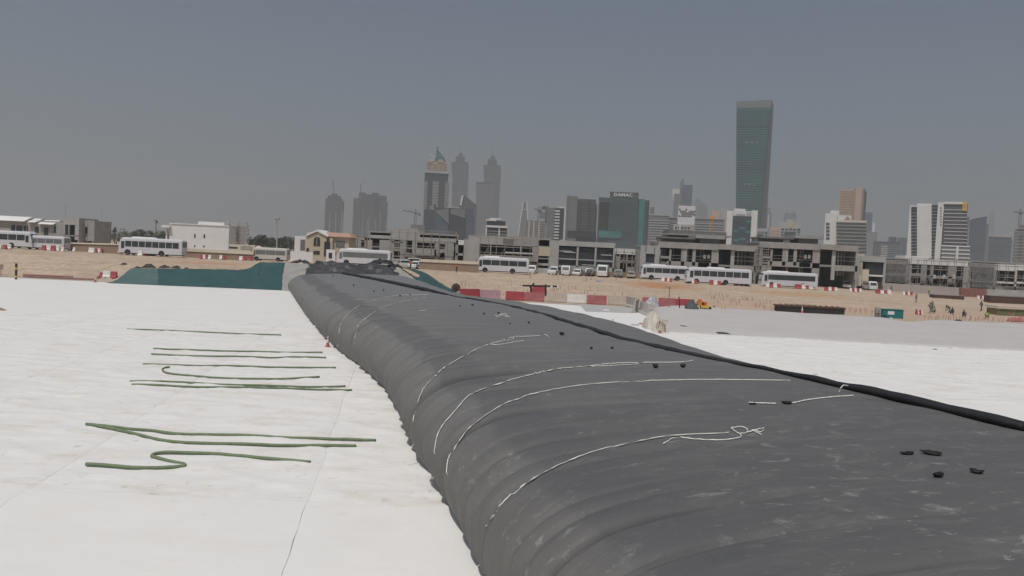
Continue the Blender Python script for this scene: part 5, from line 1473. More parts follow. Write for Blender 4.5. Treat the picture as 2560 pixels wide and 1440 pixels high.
# dark grey office block
b = Bl('grey_office_block', 1453, 720, 'dark grey windowless-looking office block left of the lettered one', 'building')
b.box('left_wing', M_GREYCLAD, 1418, 1445, 490, None, 0, 26); b.box('right_wing', M_DKCLAD, 1445, 1490, 497.5, None, 1.5, 26); b.box('corner_pier', M_GREYCLAD, 1417, 1421, 492, None, -.8, 5)
b.box('podium_glazing', G_DARK, 1418, 1490, 578, 594, -.6, 2)
b.grid('windows', G_DARK, 1440, 1484, 502, 575, 2, 10, .16, .4, 1.5, .3); b.box('side_strip', M_LTCLAD, 1490.5, 1496, 510, None, 4, 20); b.box('roof_hut', M_WHCLAD, 1490, 1496, 510, 520, 6, 10)
b.bands('floor_lines', M_GREYCLAD, 1446, 1489, 500, 576, 12, .12, 1.5, 26, .25)

# lettered office block
b = Bl('lettered_office_block', 1560, 700, 'big grey green office block with white lettering on its parapet', 'building')
M_DAM = mat('grey_green_panel_glass', (.075, .095, .098), .35, .12, .06)
b.box('left_wing', M_DAM, 1497.5, 1525, 493.5, None, .8, 30); b.box('main_block', M_DAM, 1525, 1595, 481.5, None, 0, 30); b.box('dark_joint', M_DKCLAD, 1591.5, 1597, 482, None, -.5, 2)
b.box('right_wing', G_TEAL, 1597, 1613, 497, None, 2, 30); b.box('far_wing', M_DKCLAD, 1611, 1624.5, 500, None, 3, 30); b.grid('windows', G_DARK, 1613, 1623, 505, 600, 1, 11, .35, .4, 3, .3)
b.box('seam', M_DKCLAD, 1534, 1535.2, 496, 590, -.3, .5); b.box('seam', M_DKCLAD, 1495.5, 1498, 494, 610, -.2, 2)
b.box('teal_band', G_TEAL, 1497, 1553, 577, 594, -.3, 2); b.box('dark_sill', M_DKCLAD, 1497, 1553, 594, 596.5, -.5, 2)
b.bands('panel_joints', mat('panel_joint', (.06, .075, .077), .6, .1, .1), 1498, 1591, 500, 600, 13, .10, 0, 30, .18)
b.box('roof_mast', M_LTCLAD, 1630.5, 1631.2, 499, 515, 10, 10.4)
fc = bpy.data.curves.new('sign_lettering', 'FONT'); fc.body = 'DAMAC'; fc.size = 3.9; fc.extrude = .2; fc.align_x = 'CENTER'; fc.align_y = 'CENTER'; fc.space_character = 1.05; fc.offset = .05
fc.materials.append(M_WHSIGN)
fo = bpy.data.objects.new("sign_lettering", fc); COL.objects.link(fo); bpy.context.view_layer.update(); _me = bpy.data.meshes.new_from_object(fo.evaluated_get(bpy.context.evaluated_depsgraph_get())); bpy.data.objects.remove(fo); fo = bpy.data.objects.new("sign_lettering", _me); COL.objects.link(fo); fo.parent = b.root
fo.location = (b.X(1558, 487.5), -.5, b.Z(1558, 487.8)); fo.rotation_euler = (R(90), 0, 0); fo.scale = (1.14, 1.0, 1)
b.box('parapet_cap', M_GREYCLAD, 1524, 1596, 480, 482, -.3, 30.5)

# stepped striped hotel
b = Bl('striped_hotel', 1718, 900, 'long grey hotel with close white balcony lines behind the lattice block', 'building')
b.box('left_wing', M_GREYCLAD, 1622, 1672, 537.5, None, 0, 25); b.box('right_wing', M_GREYCLAD, 1672, 1814, 545, None, 6, 30); b.box('roof_edge', M_LTCLAD, 1622, 1672, 536, 539, -.6, 25); b.box('roof_edge', M_LTCLAD, 1672, 1814, 543.5, 546, 5, 30)
b.bands('balcony_line', M_LTCLAD, 1622, 1672, 546, 622, 12, .38, 0, 25, .7, joined=False); b.bands('balcony_line', M_LTCLAD, 1672, 1814, 552, 622, 11, .3, 6, 30, .7, joined=False)
b.box('tail_tower', M_LTCLAD, 1624, 1632, 512, 540, 20, 28); b.bands('tail_lines', M_DKCLAD, 1624, 1632, 513, 537, 6, .4, 20, 28, .3)
# pair behind
b = Bl('spike_tower', 1712, 1700, 'blue grey slab tower with a raised spike at its left edge', 'tower')
b.box('slab', G_BLUE, 1709, 1732, 462.5, None, 0, 30); b.box('blade', M_GREYCLAD, 1701, 1710, 453, None, 3, 25)
MB().prism_y([(b.X(p, q), b.Z(p, q)) for p, q in [(1701, 455), (1710, 455), (1708, 442)]], 3, 8).build('spike', M_GREYCLAD, b.root); b.box('dark_edge', M_DKCLAD, 1704, 1710, 470, None, -.5, 3)
b = Bl('white_crown_tower', 1691, 1750, 'narrow tower with a white angled crown left of the spike tower', 'tower')
b.box('shaft', M_GREYCLAD, 1685, 1699, 484, None, 0, 24); b.box('white_crown', M_WHCLAD, 1681, 1699, 472, 485, -1, 10); b.box('white_leg', M_WHCLAD, 1682, 1685, 484, 500, -1, 4)
# lattice block
b = Bl('lattice_block', 1716, 780, 'white block pierced by a diagonal lattice of dark diamonds', 'building')
b.box('block', M_WHCLAD, 1696, 1739, 514.5, None, 0, 16)
mb = MB(); x0, x1, z0, z1 = b.rect(1697, 1738, 522, 543); nx, ny = 7, 5
for j in range(ny):
    for i in range(nx):
        if rng.random() < .08 + .10 * j: continue
        xx = lerp(x0, x1, (i + (.5 if j % 2 else .0) + .25) / nx); zz = lerp(z0, z1, (j + .5) / ny); q = (x1 - x0) / nx * .46
        mb.prism_y([(xx - q, zz), (xx, zz - q), (xx + q, zz), (xx, zz + q)], -.15, .2)
o = mb.build('diamond_openings', G_DARK, b.root); o['kind'] = 'stuff'
b = Bl('white_grid_house', 1708, 600, 'small white building with a grid of dark windows before the striped hotel', 'building')
b.box('block', M_LTCLAD, 1684, 1726, 561, None, 0, 12); b.box('roof_hut', M_WHCLAD, 1694, 1716, 555.5, 562, 2, 9); b.box('side', M_CONC, 1726, 1737, 562, None, 1, 12)
b.grid('window', G_DARK, 1686, 1725, 566, 588, 5, 3, .62, .7, 0, .1, joined=False); b.box('white_column', M_WHCLAD, 1698, 1700.5, 562, 590, -.4, .3)
# faint things
for (a, c, y, D, lab, y2) in [(1736, 1753, 500, 3000, 'faint round-topped tower right of the lattice block', 496), (1746, 1768, 512, 2600, 'faint stepped tower beside the round-topped one', 508)]:
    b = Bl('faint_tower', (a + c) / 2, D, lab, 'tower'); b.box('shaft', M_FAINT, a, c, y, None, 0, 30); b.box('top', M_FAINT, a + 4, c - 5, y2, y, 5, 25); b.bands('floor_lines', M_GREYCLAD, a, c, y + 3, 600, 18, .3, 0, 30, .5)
b = Bl('beige_block', 1798, 1100, 'faint beige rooftop block left of the teal tower', 'building'); b.box('block', M_PINKST, 1778, 1800, 528, None, 0, 20); b.box('block', M_LTCLAD, 1798, 1822, 524, None, 3, 20); b.box('roof_plant', M_CONC, 1786, 1794, 521, 529, 3, 10)
tower_crane(1779, 541, 585, 560, 'orange tower crane mast beside the striped hotel', (1776, 540), (1782, 541), M_ORANGE)

# white framed dark glass office
b = Bl('white_framed_office', 1856, 620, 'white framed office with one big dark glass front, below the teal tower', 'building')
b.box('left_pier', M_WHCLAD, 1818, 1833, 527, None, 0, 18); b.box('right_pier', M_WHCLAD, 1880, 1895, 526, None, 0, 18); b.box('glass_front', G_SLATE, 1832, 1881, 540, None, .8, 17); b.box('top_beam', M_WHCLAD, 1832, 1881, 527, 541, 2, 17)
b.box('roof_hut', M_WHCLAD, 1836, 1864, 521, 528, 3, 12); b.grid('vents', G_DARK, 1840, 1863, 534, 540, 5, 1, .5, .5, 2, .2); b.grid('vents', G_DARK, 1866, 1878, 530, 539, 3, 3, .5, .5, 2, .2); b.box('recess_wall', M_LTCLAD, 1812, 1819, 532, None, 3, 15)
for (a, c, y) in [(1866, 1880, 551), (1846, 1865, 568), (1834, 1844, 575), (1862, 1880, 577), (1848, 1864, 595), (1836, 1846, 598)]: b.box('teal_strip', G_TEAL, a, c, y, y + 5, .6, 1)  # teal glass strips set in the dark front
b.bands('floor_lines', G_DARK, 1833, 1880, 545, 615, 12, .12, .8, 10, .1)
# small ones right of the teal tower
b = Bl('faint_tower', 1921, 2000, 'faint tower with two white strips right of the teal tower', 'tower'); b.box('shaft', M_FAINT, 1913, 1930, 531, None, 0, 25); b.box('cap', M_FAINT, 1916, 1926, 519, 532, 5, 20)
for a in (1914, 1919.5): b.box('white_strip', M_WHCLAD, a, a + 2.6, 536, 570, -1, 1)
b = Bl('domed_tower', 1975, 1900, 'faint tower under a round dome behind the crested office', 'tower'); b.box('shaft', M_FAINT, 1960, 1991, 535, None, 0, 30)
xm = b.X(1975.5, 530); zz = b.Z(1975.5, 535); rr = 12.5 * b.k
MB().lathe([(rr, zz)] + [(rr * math.cos(math.pi / 2 * i / 6), zz + rr * .85 * math.sin(math.pi / 2 * i / 6)) for i in range(1, 6)] + [(.5, zz + rr * .86)], xm, 15, 14).build('dome', M_FAINT, b.root)
b = Bl('crested_office', 1965, 760, 'grey office with a gold crest above its dark glass front', 'building')
b.box('block', M_LTCLAD, 1950, 2003, 555, None, 0, 20); b.box('left_wing', M_PINKST, 1926, 1950, 567, None, 2, 20); b.box('glass_front', G_SLATE, 1961, 1991, 579, None, -.3, 2); b.grid('window', G_SLATE, 1951, 1960, 570, 612, 1, 6, .7, .6, 0, .2, joined=False); b.grid('window', G_SLATE, 1992, 2001, 570, 612, 1, 6, .7, .6, 0, .2, joined=False); b.grid('window', G_SLATE, 1952, 2001, 571, 577, 5, 1, .75, .7, 0, .2, joined=False)
b.box('crest', mat('gold_crest', (.5, .42, .12), .5, .2, .5), 1974, 1981, 556, 569, -.4, .3); b.box('roof_hut', M_LTCLAD, 1965, 1985, 548, 556, 4, 12); b.bands('wing_lines', M_LTCLAD, 1926, 1950, 571, 615, 7, .3, 2, 20, .3)
b = Bl('glass_office', 1906, 800, 'grey office with a blue glass front between the white frame and the crested office', 'building')
b.box('block', M_LTCLAD, 1893, 1921, 571, None, 0, 18); b.box('glass_front', G_BLUE, 1893, 1909, 585, None, -.4, 2); b.grid('window', G_BLUE, 1911, 1919, 580, 612, 1, 5, .7, .6, 0, .2); b.grid('window', G_BLUE, 1894, 1919, 578, 584, 4, 1, .7, .7, 0, .2)
# beige banded tower
b = Bl('beige_tower', 2131, 950, 'beige tower with brown banded windows and a plain pink pier', 'tower')
b.box('banded_wing', M_SANDST, 2099, 2137, 472, None, 0, 26); b.bands('window_band', M_WALLBROWN, 2100, 2132, 474, 545, 11, .42, 0, 24, .3, joined=False); b.box('pink_pier', M_PINKST, 2137, 2156, 469.5, None, -1.5, 26); b.box('brown_edge', M_WALLBROWN, 2133.5, 2137.5, 471, 560, -1.7, 2); b.box('brown_edge', M_WALLBROWN, 2153.5, 2157, 471, 560, -1.9, 2)
b.box('grey_wing', M_GREYCLAD, 2156, 2164, 471, None, 2, 26); b.bands('wing_lines', M_DKCLAD, 2156, 2164, 474, 560, 14, .4, 2, 26, .3)
# white banded office
b = Bl('white_banded_office', 2117, 640, 'white office with bold dark window bands and a triangular emblem', 'building')
b.box('left_wing', M_WHCLAD, 2064, 2094, 533, None, 0, 22); b.box('upper_wing', M_WHCLAD, 2076, 2098, 526, 540, 2, 20); b.box('gable_block', M_WHCLAD, 2094, 2128, 538, 560, .5, 20); b.box('right_wing', M_CREAM, 2090, 2167, 551, None, -1.5, 22)
for i in range(9):
    y = 556.5 + i * 8.75; b.box('window_band', G_SLATE, 2091, 2166, y, y + 5.6, -1.9, 5)
for i in range(5):
    y = 557 + i * 9; b.box('window_band', G_SLATE, 2065, 2074, y, y + 6, -.3, 5)
MB().prism_y([(b.X(2110, 550), b.Z(2110, 550)), (b.X(2127, 550), b.Z(2127, 550)), (b.X(2119, 540), b.Z(2119, 540))], .1, .6).build('triangular_emblem', M_WALLBROWN, b.root)
# bluish behind
b = Bl('blue_slab', 2172, 1700, 'plain blue grey slab behind the white banded office', 'tower'); b.box('slab', G_BLUE, 2161, 2182, 531, None, 0, 25); b.box('white_strip', M_WHCLAD, 2181, 2187, 556, 580, -1, 10); b.box('low_wing', M_FAINT, 2163, 2194, 581, None, -4, 20)
b = Bl('lined_block', 2218, 1000, 'low blue grey block with fine white lines', 'building'); b.box('block', G_BLUE, 2184, 2253, 604, None, 0, 20); b.bands('white_lines', M_LTCLAD, 2186, 2252, 608, 640, 7, .22, 0, 20, .5); b.bands('bright_lines', M_WHCLAD, 2203, 2218, 612, 640, 6, .4, -1, 2, .3)
b = Bl('dark_topped_block', 2243, 1400, 'blue grey block with a dark glazed top left of the big white office', 'building'); b.box('block', M_FAINT, 2220, 2268, 593, None, 0, 25); b.box('dark_glazing', G_DARK, 2224, 2240, 592, 604, -1, 5); b.box('side_block', G_BLUE, 2245, 2266, 596, 640, -2, 10)
# big white office
b = Bl('big_white_office', 2346, 560, 'big white office with yellow roof sign and vertical fin of lettering', 'building')
b.box('body', M_WHCLAD, 2275, 2360, 514, None, 0, 26); b.box('glass_wing', M_DKCLAD, 2358, 2420, 509, None, .6, 26)
for i in range(17):
    y = 517 + i * 7.9; b.box('window', G_DARK, 2278, 2292.5, y, y + (6.6 if i else 9), -.15, .5)
for i in range(17):
    y = 512.5 + i * 8.1; b.box('window', G_DARK, 2329, 2345, y, y + 6.8, -.15, .5)
b.box('roof_edge', M_WHCLAD, 2293, 2330, 508.5, 514.5, 1, 20); b.box('lettered_fin', M_WHCLAD, 2345.5, 2359, 506, None, -.9, 3); b.box('roof_edge', M_WHCLAD, 2358, 2412, 504.5, 510.5, -.2, 20)
for i in range(7): b.box('fin_mark', M_FAINT, 2350.5, 2354, 518 + i * 7, 522.5 + i * 7, -1.0, 0)
for i in range(13):
    y = 524 + i * 9.1; b.box('white_line', M_WHCLAD, 2360, 2418, y, y + 1.4, .2, 20)
b.box('yellow_sign', mat('yellow_sign_board', (.62, .36, .04), .5, .08, .5), 2406.5, 2417.5, 505.5, 527, -.4, .8)
b.box('sign_mark', M_WALLBROWN, 2410, 2413.5, 511, 522, -.5, 0); b.box('lower_wing', M_GREYCLAD, 2356, 2424, 614, None, -1.5, 20)
for i in range(5):
    y = 614 + i * 9.6; b.box('white_line', M_WHCLAD, 2353, 2425, y, y + 3, -1.9, 10)
b.box('white_column', M_WHCLAD, 2391, 2397, 616, None, -2.1, 2); b.box('stepped_side', M_GREYCLAD, 2416, 2424, 541, None, 4, 20)
b = Bl('curved_dark_tower', 2443, 1000, 'dark blue grey tower with a curving top right of the big white office', 'tower')
poly = [(b.X(2420, 640), 0.0), (b.X(2459, 640), 0.0)] + [(b.X(p, q), b.Z(p, q)) for p, q in [(2468, 541), (2458, 542), (2446, 544), (2434, 547), (2424, 551)]]
MB().prism_y(poly, 0, 30).build('slab', G_BLUE, b.root); b.box('pale_edge', M_GREYCLAD, 2460, 2473, 560, None, 2, 20)
b = Bl('faint_spire_tower', 2479, 2900, 'faint pointed tower behind the curved dark tower', 'tower'); b.box('shaft', M_FAINT, 2471, 2487, 545, None, 0, 35)
MB().prism_y([(b.X(2471, 545), b.Z(2471, 545)), (b.X(2487, 545), b.Z(2487, 545)), (b.X(2484, 530), b.Z(2484, 530)), (b.X(2481.5, 517), b.Z(2481.5, 517)), (b.X(2477, 530), b.Z(2477, 530))], 2, 30).build('spire', M_FAINT, b.root)
b = Bl('swept_roof_block', 2500, 1100, 'blue grey block under a pale swept roof near the right edge', 'building'); b.box('block', G_BLUE, 2472, 2530, 590, None, 0, 25)
MB().prism_y([(b.X(p, q), b.Z(p, q)) for p, q in [(2471, 585), (2490, 591), (2520, 583), (2530, 590), (2528, 594), (2472, 591)]][::-1], -1, 26).build('swept_roof', M_LTCLAD, b.root); b.bands('floor_lines', M_GREYCLAD, 2472, 2530, 596, 650, 10, .3, 0, 25, .4)
b = Bl('bare_tower', 2562, 700, 'brown grey bare concrete tower cut by the right picture edge', 'tower'); b.box('block', M_CONC_D, 2536, 2640, 578, None, 0, 20); b.box('block', M_CONC_D, 2548, 2640, 562, None, 3, 20); b.bands('slabs', M_CONC, 2536, 2640, 566, 660, 12, .25, 0, 20, .3)
for a in (2546, 2551): b.grid('openings', G_DARK, a, a + 4, 585, 650, 1, 8, .7, .5, 0, .5)
tower_crane(2551, 531, 565, 720, 'tower crane at the right picture edge', (2532, 530), (2566, 533))
# ------------------------------------------------------------------ trees, palms, poles
M_LEAF = mat('dusty_leaves', (.045, .055, .028), .8, .35, .8)
M_LEAF2 = mat('dusty_olive_leaves', (.06, .065, .04), .8, .35, .8)
M_BARK = mat('bark', (.11, .085, .06), .9, .2, 3)
def tree(px, D, top, wpx, label, leaf=None, group='dusty trees behind the site'):
    g = on_ground(px, D); k = D / FPX
    root = tag(empty('broad_tree', g), label, 'tree', group)
    H = P(px, top, D).z - g.z; Wd = wpx * k / 2; r = random.Random(int(px * 7 + D))
    mb = MB(); mb.tube([(0, 0, -.3), (.1, 0, H * .25), (-.05, .1, H * .5)], [H * .045, H * .035, H * .02], 7)
    for i in range(6):
        a = i * 1.05 + r.uniform(-.3, .3); mb.tube([(0, 0, H * r.uniform(.25, .4)), (math.cos(a) * Wd * .35, math.sin(a) * Wd * .35, H * .6), (math.cos(a) * Wd * .65, math.sin(a) * Wd * .65, H * .78)], [H * .018, H * .012, H * .005], 5)
    mb.build('trunk', M_BARK, root)
    mb = MB(); clumps = [(r.gauss(0, .42) * Wd, r.gauss(0, .42) * Wd, H * r.uniform(.06, .93), r.uniform(.16, .34) * Wd + .1) for _ in range(34)]
    for cx, cy, cz, cr_ in clumps:
        cz = min(cz, H - cr_ * .6)
        for _ in range(80):
            u = r.uniform(-1, 1); a = r.uniform(0, 6.283); q = math.sqrt(1 - u * u); rad = cr_ * (.55 + .45 * r.random())
            c = Vector((cx + rad * q * math.cos(a), cy + rad * q * math.sin(a), cz + rad * u * .8)); s = r.uniform(.10, .24) * (H / 6)
            e1 = Vector((r.gauss(0, 1), r.gauss(0, 1), r.gauss(0, 1))).normalized(); e2 = e1.cross(Vector((r.gauss(0, 1), r.gauss(0, 1), r.gauss(0, 1)))).normalized()
            mb.add([c - e1 * s, c + e2 * s * .6, c + e1 * s, c - e2 * s * .6], [(0, 1, 2, 3)])
    o = mb.build('crown', leaf or M_LEAF, root)
    return root
TW = ['first', 'second', 'third', 'fourth', 'fifth', 'sixth', 'seventh', 'eighth', 'ninth', 'tenth', 'eleventh', 'twelfth']
for i, (px, D, top, w) in enumerate([(626, 330, 594, 34), (640, 350, 592, 36), (654, 345, 587, 44), (668, 360, 593, 40), (682, 350, 596, 42), (697, 345, 592, 44), (712, 355, 594, 42), (727, 340, 591, 44), (742, 352, 596, 36)]):
    tree(px, D, top, w, f'{TW[i]} green tree from the scaffold, in the clump beside the arched villa', M_LEAF)
for i, (px, D, top, w) in enumerate([(244, 380, 582, 40), (262, 390, 581, 44), (284, 400, 580, 46), (306, 395, 580, 44), (326, 390, 578, 44), (340, 400, 573, 30), (358, 390, 574, 34), (376, 395, 576, 42), (396, 390, 576, 44), (416, 400, 577, 40)]):
    tree(px, D, top, w, f'{TW[i]} tree from the palms, in the dark line left of the white villa', M_LEAF2)
def palm(px, D, top, label):
    g = on_ground(px, D); H = P(px, top, D).z - g.z; r = random.Random(int(px))
    root = tag(empty('palm_tree', g), label, 'palm tree', 'palms beside the concrete houses')
    MB().tube([(0, 0, -.3), (.1, 0, H * .4), (0, .1, H * .8)], [.26, .2, .17], 8).build('trunk', M_BARK, root)
    mb = MB()
    for i in range(34):
        a = r.uniform(0, 6.28); el = r.uniform(-.7, 1.4); L = H * r.uniform(.16, .24); p = Vector((0, .1, H * .8)); d = Vector((math.cos(a) * math.cos(el), math.sin(a) * math.cos(el), math.sin(el)))
        side = d.cross(Vector((0, 0, 1))); side = side.normalized() if side.length > .01 else Vector((1, 0, 0)); prev = None; st = []
        for s in range(5):
            wv = .16 * math.sin(math.pi * (s + .6) / 5.2); st.append((p - side * wv, p + Vector((0, 0, .05)), p + side * wv)); p = p + d * (L / 4); d = (d + Vector((0, 0, -.22))).normalized()
        for aa, bb in zip(st, st[1:]): mb.add([aa[0], aa[1], bb[1], bb[0]], [(0, 1, 2, 3)]); mb.add([aa[1], aa[2], bb[2], bb[1]], [(0, 1, 2, 3)])
    mb.build('fronds', M_LEAF, root)
for i, (px, top) in enumerate([(233, 563), (248, 569), (262, 570), (270, 571), (286, 566)]): palm(px, 250 + 6 * i, top, f'{TW[i]} palm from the darker concrete house')
M_POLE = mat('galvanised_pole', (.33, .34, .34), .5, .1, 2)
def pole(name, px, ytop, D, r, label, head=None, mt=None):
    g = on_ground(px, D); root = tag(empty(name, g), label, 'pole'); H = P(px, ytop, D).z - g.z
    x = P(px, ytop, D).x - g.x
    MB().tube([(0, 0, -.3), (x * .5, 0, H * .5), (x, 0, H)], [r, r * .8, r * .6], 8).build('shaft', mt or M_POLE, root)
    if head == 'mast':
        MB().lathe([(.5, H - .5), (1.1, H - .2), (1.1, H), (.3, H + .2)], x, 0, 12).build('head_frame', mt or M_POLE, root)
        for i in range(6):
            a = i * math.pi / 3; MB().box(x + 1.1 * math.cos(a) - .3, x + 1.1 * math.cos(a) + .3, 1.1 * math.sin(a) - .2, 1.1 * math.sin(a) + .2, H - .75, H - .2).build('floodlight', mt or M_POLE, root)
    elif head == 'cross':
        MB().box(x - .9, x + .9, -.08, .08, H - .5, H - .35).build('cross_arm', mt or M_POLE, root); MB().lathe([(.25, H - 1.3), (.25, H - .6)], x + .4, 0, 8).build('transformer', M_TRIM, root)
    elif head == 'lamp':
        MB().tube([(x, 0, H), (x + 1.2, 0, H + .25)], .05, 6).build('arm', mt or M_POLE, root); MB().box(x + 1.0, x + 1.7, -.15, .15, H + .18, H + .32).build('lantern', mt or M_POLE, root)
    return root
pole('light_mast', 692, 545, 300, .28, 'tall pale light mast above the green trees', 'mast', M_LTCLAD)
pole('utility_pole', 390, 549, 300, .22, 'dark utility pole left of the white boxy villa', 'cross', M_BARK)
pole('street_lamp', 254, 522, 420, .16, 'thin street lamp above the palms', 'lamp'); pole('street_lamp', 164, 512, 420, .16, 'thin street lamp above the grey concrete house', 'lamp')
b = Bl('water_tower_frame', 304, 230, 'small dark ladder-like frame tower behind the brown wall', 'frame tower')
for k in range(5): b.box('platform', M_STEEL, 300.5, 308.5, 572 + k * 7, 574 + k * 7, 0, 1.5)
for px in (300.5, 307.5): b.box('post', M_STEEL, px, px + 1, 571, None, 0, .15)

# ------------------------------------------------------------------ hoses on the white sheet
M_HOSE = mat('green_hose', (.155, .20, .115), .65, .2, 5, bump=.2)
def floor_top(x, y): return .045
def hose(pxs, r, label):
    pts = [floor_hit(px, py, .03 + r) for px, py in pxs]
    cp = catmull([(p.x, p.y, p.z) for p in pts], 6)
    cp = [(x + .02 * N(x * 1.3, y), y + .03 * N(y * 1.1, x, 4), z + .012 * N(x * 2, y * 2, 7)) for x, y, z in cp]
    root = tag(empty('hose', Vector(cp[len(cp) // 2]) - Vector((0, 0, r))), label, 'hose', 'lengths of green hose on the white sheet')
    adopt(MB().tube(cp, r, 10).build('pipe', M_HOSE, None, smooth=True), root)
    for a, c in ((cp[0], cp[1]), (cp[-1], cp[-2])):
        d = (Vector(a) - Vector(c)).normalized(); adopt(MB().tube([Vector(a) - d * .005, Vector(a) + d * .012], r * .72, 8).build('bore', M_TRIM, None), root)
    return root
hose([(318, 822.5), (400, 825), (500, 829.5), (600, 834), (660, 836), (703, 837)], .042, 'farthest hose, lying alone and straight')
hose([(384, 871), (450, 873.5), (500, 875), (560, 877), (640, 878.5), (720, 880.5), (806, 880.5)], .042, 'upper hose of the first close pair beyond the bent hose')
hose([(378, 884.5), (440, 888), (520, 890), (620, 891), (680, 894), (740, 892), (815, 893.5)], .042, 'lower hose of the first close pair beyond the bent hose')
hose([(358, 910), (420, 911.5), (500, 914), (580, 914), (660, 917), (750, 918.5), (839, 919)], .042, 'single straight hose just beyond the hook-ended hose')
hose([(424, 917), (412, 919), (406, 924), (412, 930), (430, 934), (480, 939), (560, 945), (640, 946.5), (720, 946), (798, 941.5)], .042, 'hose with a hooked left end')
hose([(325, 953), (380, 952.5), (440, 954.5), (500, 958), (560, 961), (640, 962.5), (740, 966), (800, 967), (863, 965.5)], .042, 'upper hose of the pair just nearer than the hook-ended hose')
hose([(330, 960.5), (390, 962), (460, 966), (520, 967.5), (620, 968), (700, 970), (780, 973), (880, 975)], .042, 'lower hose of the pair just nearer than the hook-ended hose')
hose([(216, 1060), (270, 1065), (330, 1073), (380, 1076), (440, 1084), (520, 1086), (620, 1088), (700, 1093), (800, 1096), (870, 1098), (939, 1101)], .048, 'longer hose of the forked pair that touch at their left ends')
hose([(228, 1060.5), (280, 1071), (330, 1082), (380, 1095), (430, 1104), (520, 1108), (620, 1110), (700, 1113), (800, 1113.5), (890, 1114)], .048, 'shorter hose of the forked pair that touch at their left ends')
hose([(215, 1160), (280, 1164), (350, 1169), (420, 1168), (450, 1166), (461, 1165), (460, 1160), (440, 1155), (405, 1147), (384, 1141), (380, 1138), (390, 1133), (420, 1130.5), (480, 1132), (560, 1136), (660, 1145), (776, 1154.5)], .05, 'nearest hose, bent in a tight S')

# ------------------------------------------------------------------ white straps and ropes over the dam
M_ROPE = mat('white_strap', (.74, .73, .66), .6, .1, 8)
M_ROPE_D = mat('dusty_strap', (.40, .39, .34), .7, .15, 8)
def strap(pxs, label, wd=.045, broken=0.0, extra=(), seed=0, mt=None):
    r = random.Random(seed)
    def lay(pp):
        cp = catmull(pp, 7); pts = []
        for px, py in cp:
            loc, nor = dam_hit(px, py)
            if loc is None:
                if len(pts) < 12: pts = []
                continue
            pts.append((loc, nor))
        return pts
    root = None
    for q in [pxs] + list(extra):
        pts = lay(q)
        if len(pts) < 2: continue
        if q is pxs and q[0][1] > 840:                 # the tail hangs from the bulge to the ground
            p0, n0 = pts[0]
            if p0.z > .15: pts = [(p0 + Vector((-.12 * (1 - k / 6), -.03 * (1 - k / 6), (.03 - p0.z) * (1 - k / 6))), Vector((-1, -.3, .2)).normalized()) for k in range(6)] + pts
        if root is None: root = tag(empty('strap', pts[len(pts) // 2][0]), label, 'strap', 'white straps over the dam')
        mb = MB(); seg = []
        for i, (p, nr) in enumerate(pts):
            a = pts[max(0, i - 1)][0]; c = pts[min(len(pts) - 1, i + 1)][0]; d = (c - a)
            d = d.normalized() if d.length > 1e-6 else AU
            s = d.cross(nr).normalized(); tw = .5 + .5 * abs(N(i * .35 + seed * 3, 1, 2))
            w = wd * .68 * (.16 + .84 * max(0, min(1, .45 + 1.3 * N(i * .55 + seed * 3, 1, 2))))
            lift = .028 + .02 * abs(N(i * .5, seed, 3))
            seg.append((p + nr * lift - s * w, p + nr * (lift + .014) , p + nr * lift + s * w))
        run = [seg[0]]
        def close(run):
            if len(run) < 2: return
            mb = MB(); mb.v = [tuple(v) for s3 in run for v in s3]
            for i in range(len(run) - 1):
                a = i * 3; mb.f += [(a, a + 1, a + 4, a + 3), (a + 1, a + 2, a + 5, a + 4), (a, a + 3, a + 5, a + 2)]
            adopt(mb.build('webbing', mt or M_ROPE, None), root)
        for i in range(len(seg) - 1):
            if broken and r.random() < broken: close(run); run = [seg[i + 1]]
            else: run.append(seg[i + 1])
        close(run)
    return root
strap([(755, 770), (756, 751), (763, 735), (779, 720), (801, 710), (836, 702)], 'faint strap nearest the far end of the dam', .05, .08, seed=1, mt=M_ROPE_D)
strap([(846, 860), (849, 827), (854, 808), (867, 789), (890, 770), (916, 757), (966, 744), (1001, 739), (1070, 737)], 'strap running over the dam beside the cone, second from the far end', .030, .10, seed=2)
strap([(883, 898), (884.5, 869), (895, 817), (909, 801), (930.6, 785), (949.5, 773.6), (968, 765), (992, 758), (1034, 749), (1070, 744)], 'dashed looking strap, third from the far end', .034, .22, seed=3)
strap([(1049, 778), (1058, 777), (1066, 776)], 'tiny leftover of strap between the dashed strap and the tangled one', .04, seed=4)
strap([(1034, 1107), (1033, 1061), (1054, 982), (1096, 934), (1119, 915), (1187, 876), (1204, 869), (1230, 859.5), (1284, 844), (1303, 843), (1343, 841), (1362, 838), (1373, 845)], 'strap ending in a loose open loop in the middle of the dam', .036, .03, [[(1227, 862), (1246, 863), (1270, 859.5), (1289, 856), (1310, 853.6)], [(1240, 858), (1262, 853), (1280, 850), (1286, 843)]], seed=5)
strap([(1085, 1190), (1087.5, 1140), (1094, 1094), (1108, 1065), (1142, 1025), (1183, 984), (1263, 956), (1289, 948), (1345, 934), (1393, 923), (1442, 919), (1501, 913), (1537, 910), (1619, 908), (1700, 907), (1733, 902.5)], 'double stranded strap, second from the camera but one', .034, .03, [[(1336, 931), (1345, 936), (1360, 928)], [(1459, 916), (1501, 917), (1537, 915), (1596, 911.5)]], seed=6)
strap([(1123, 1269), (1120, 1240), (1120, 1173), (1129, 1136), (1154, 1094), (1187, 1059), (1258, 1013), (1300, 998), (1327, 988), (1430, 968), (1544, 957), (1619, 954), (1700, 952), (1751, 951), (1871, 951.6), (1975, 953)], 'clean single strap reaching the rolled fin', .030, .02, seed=7)
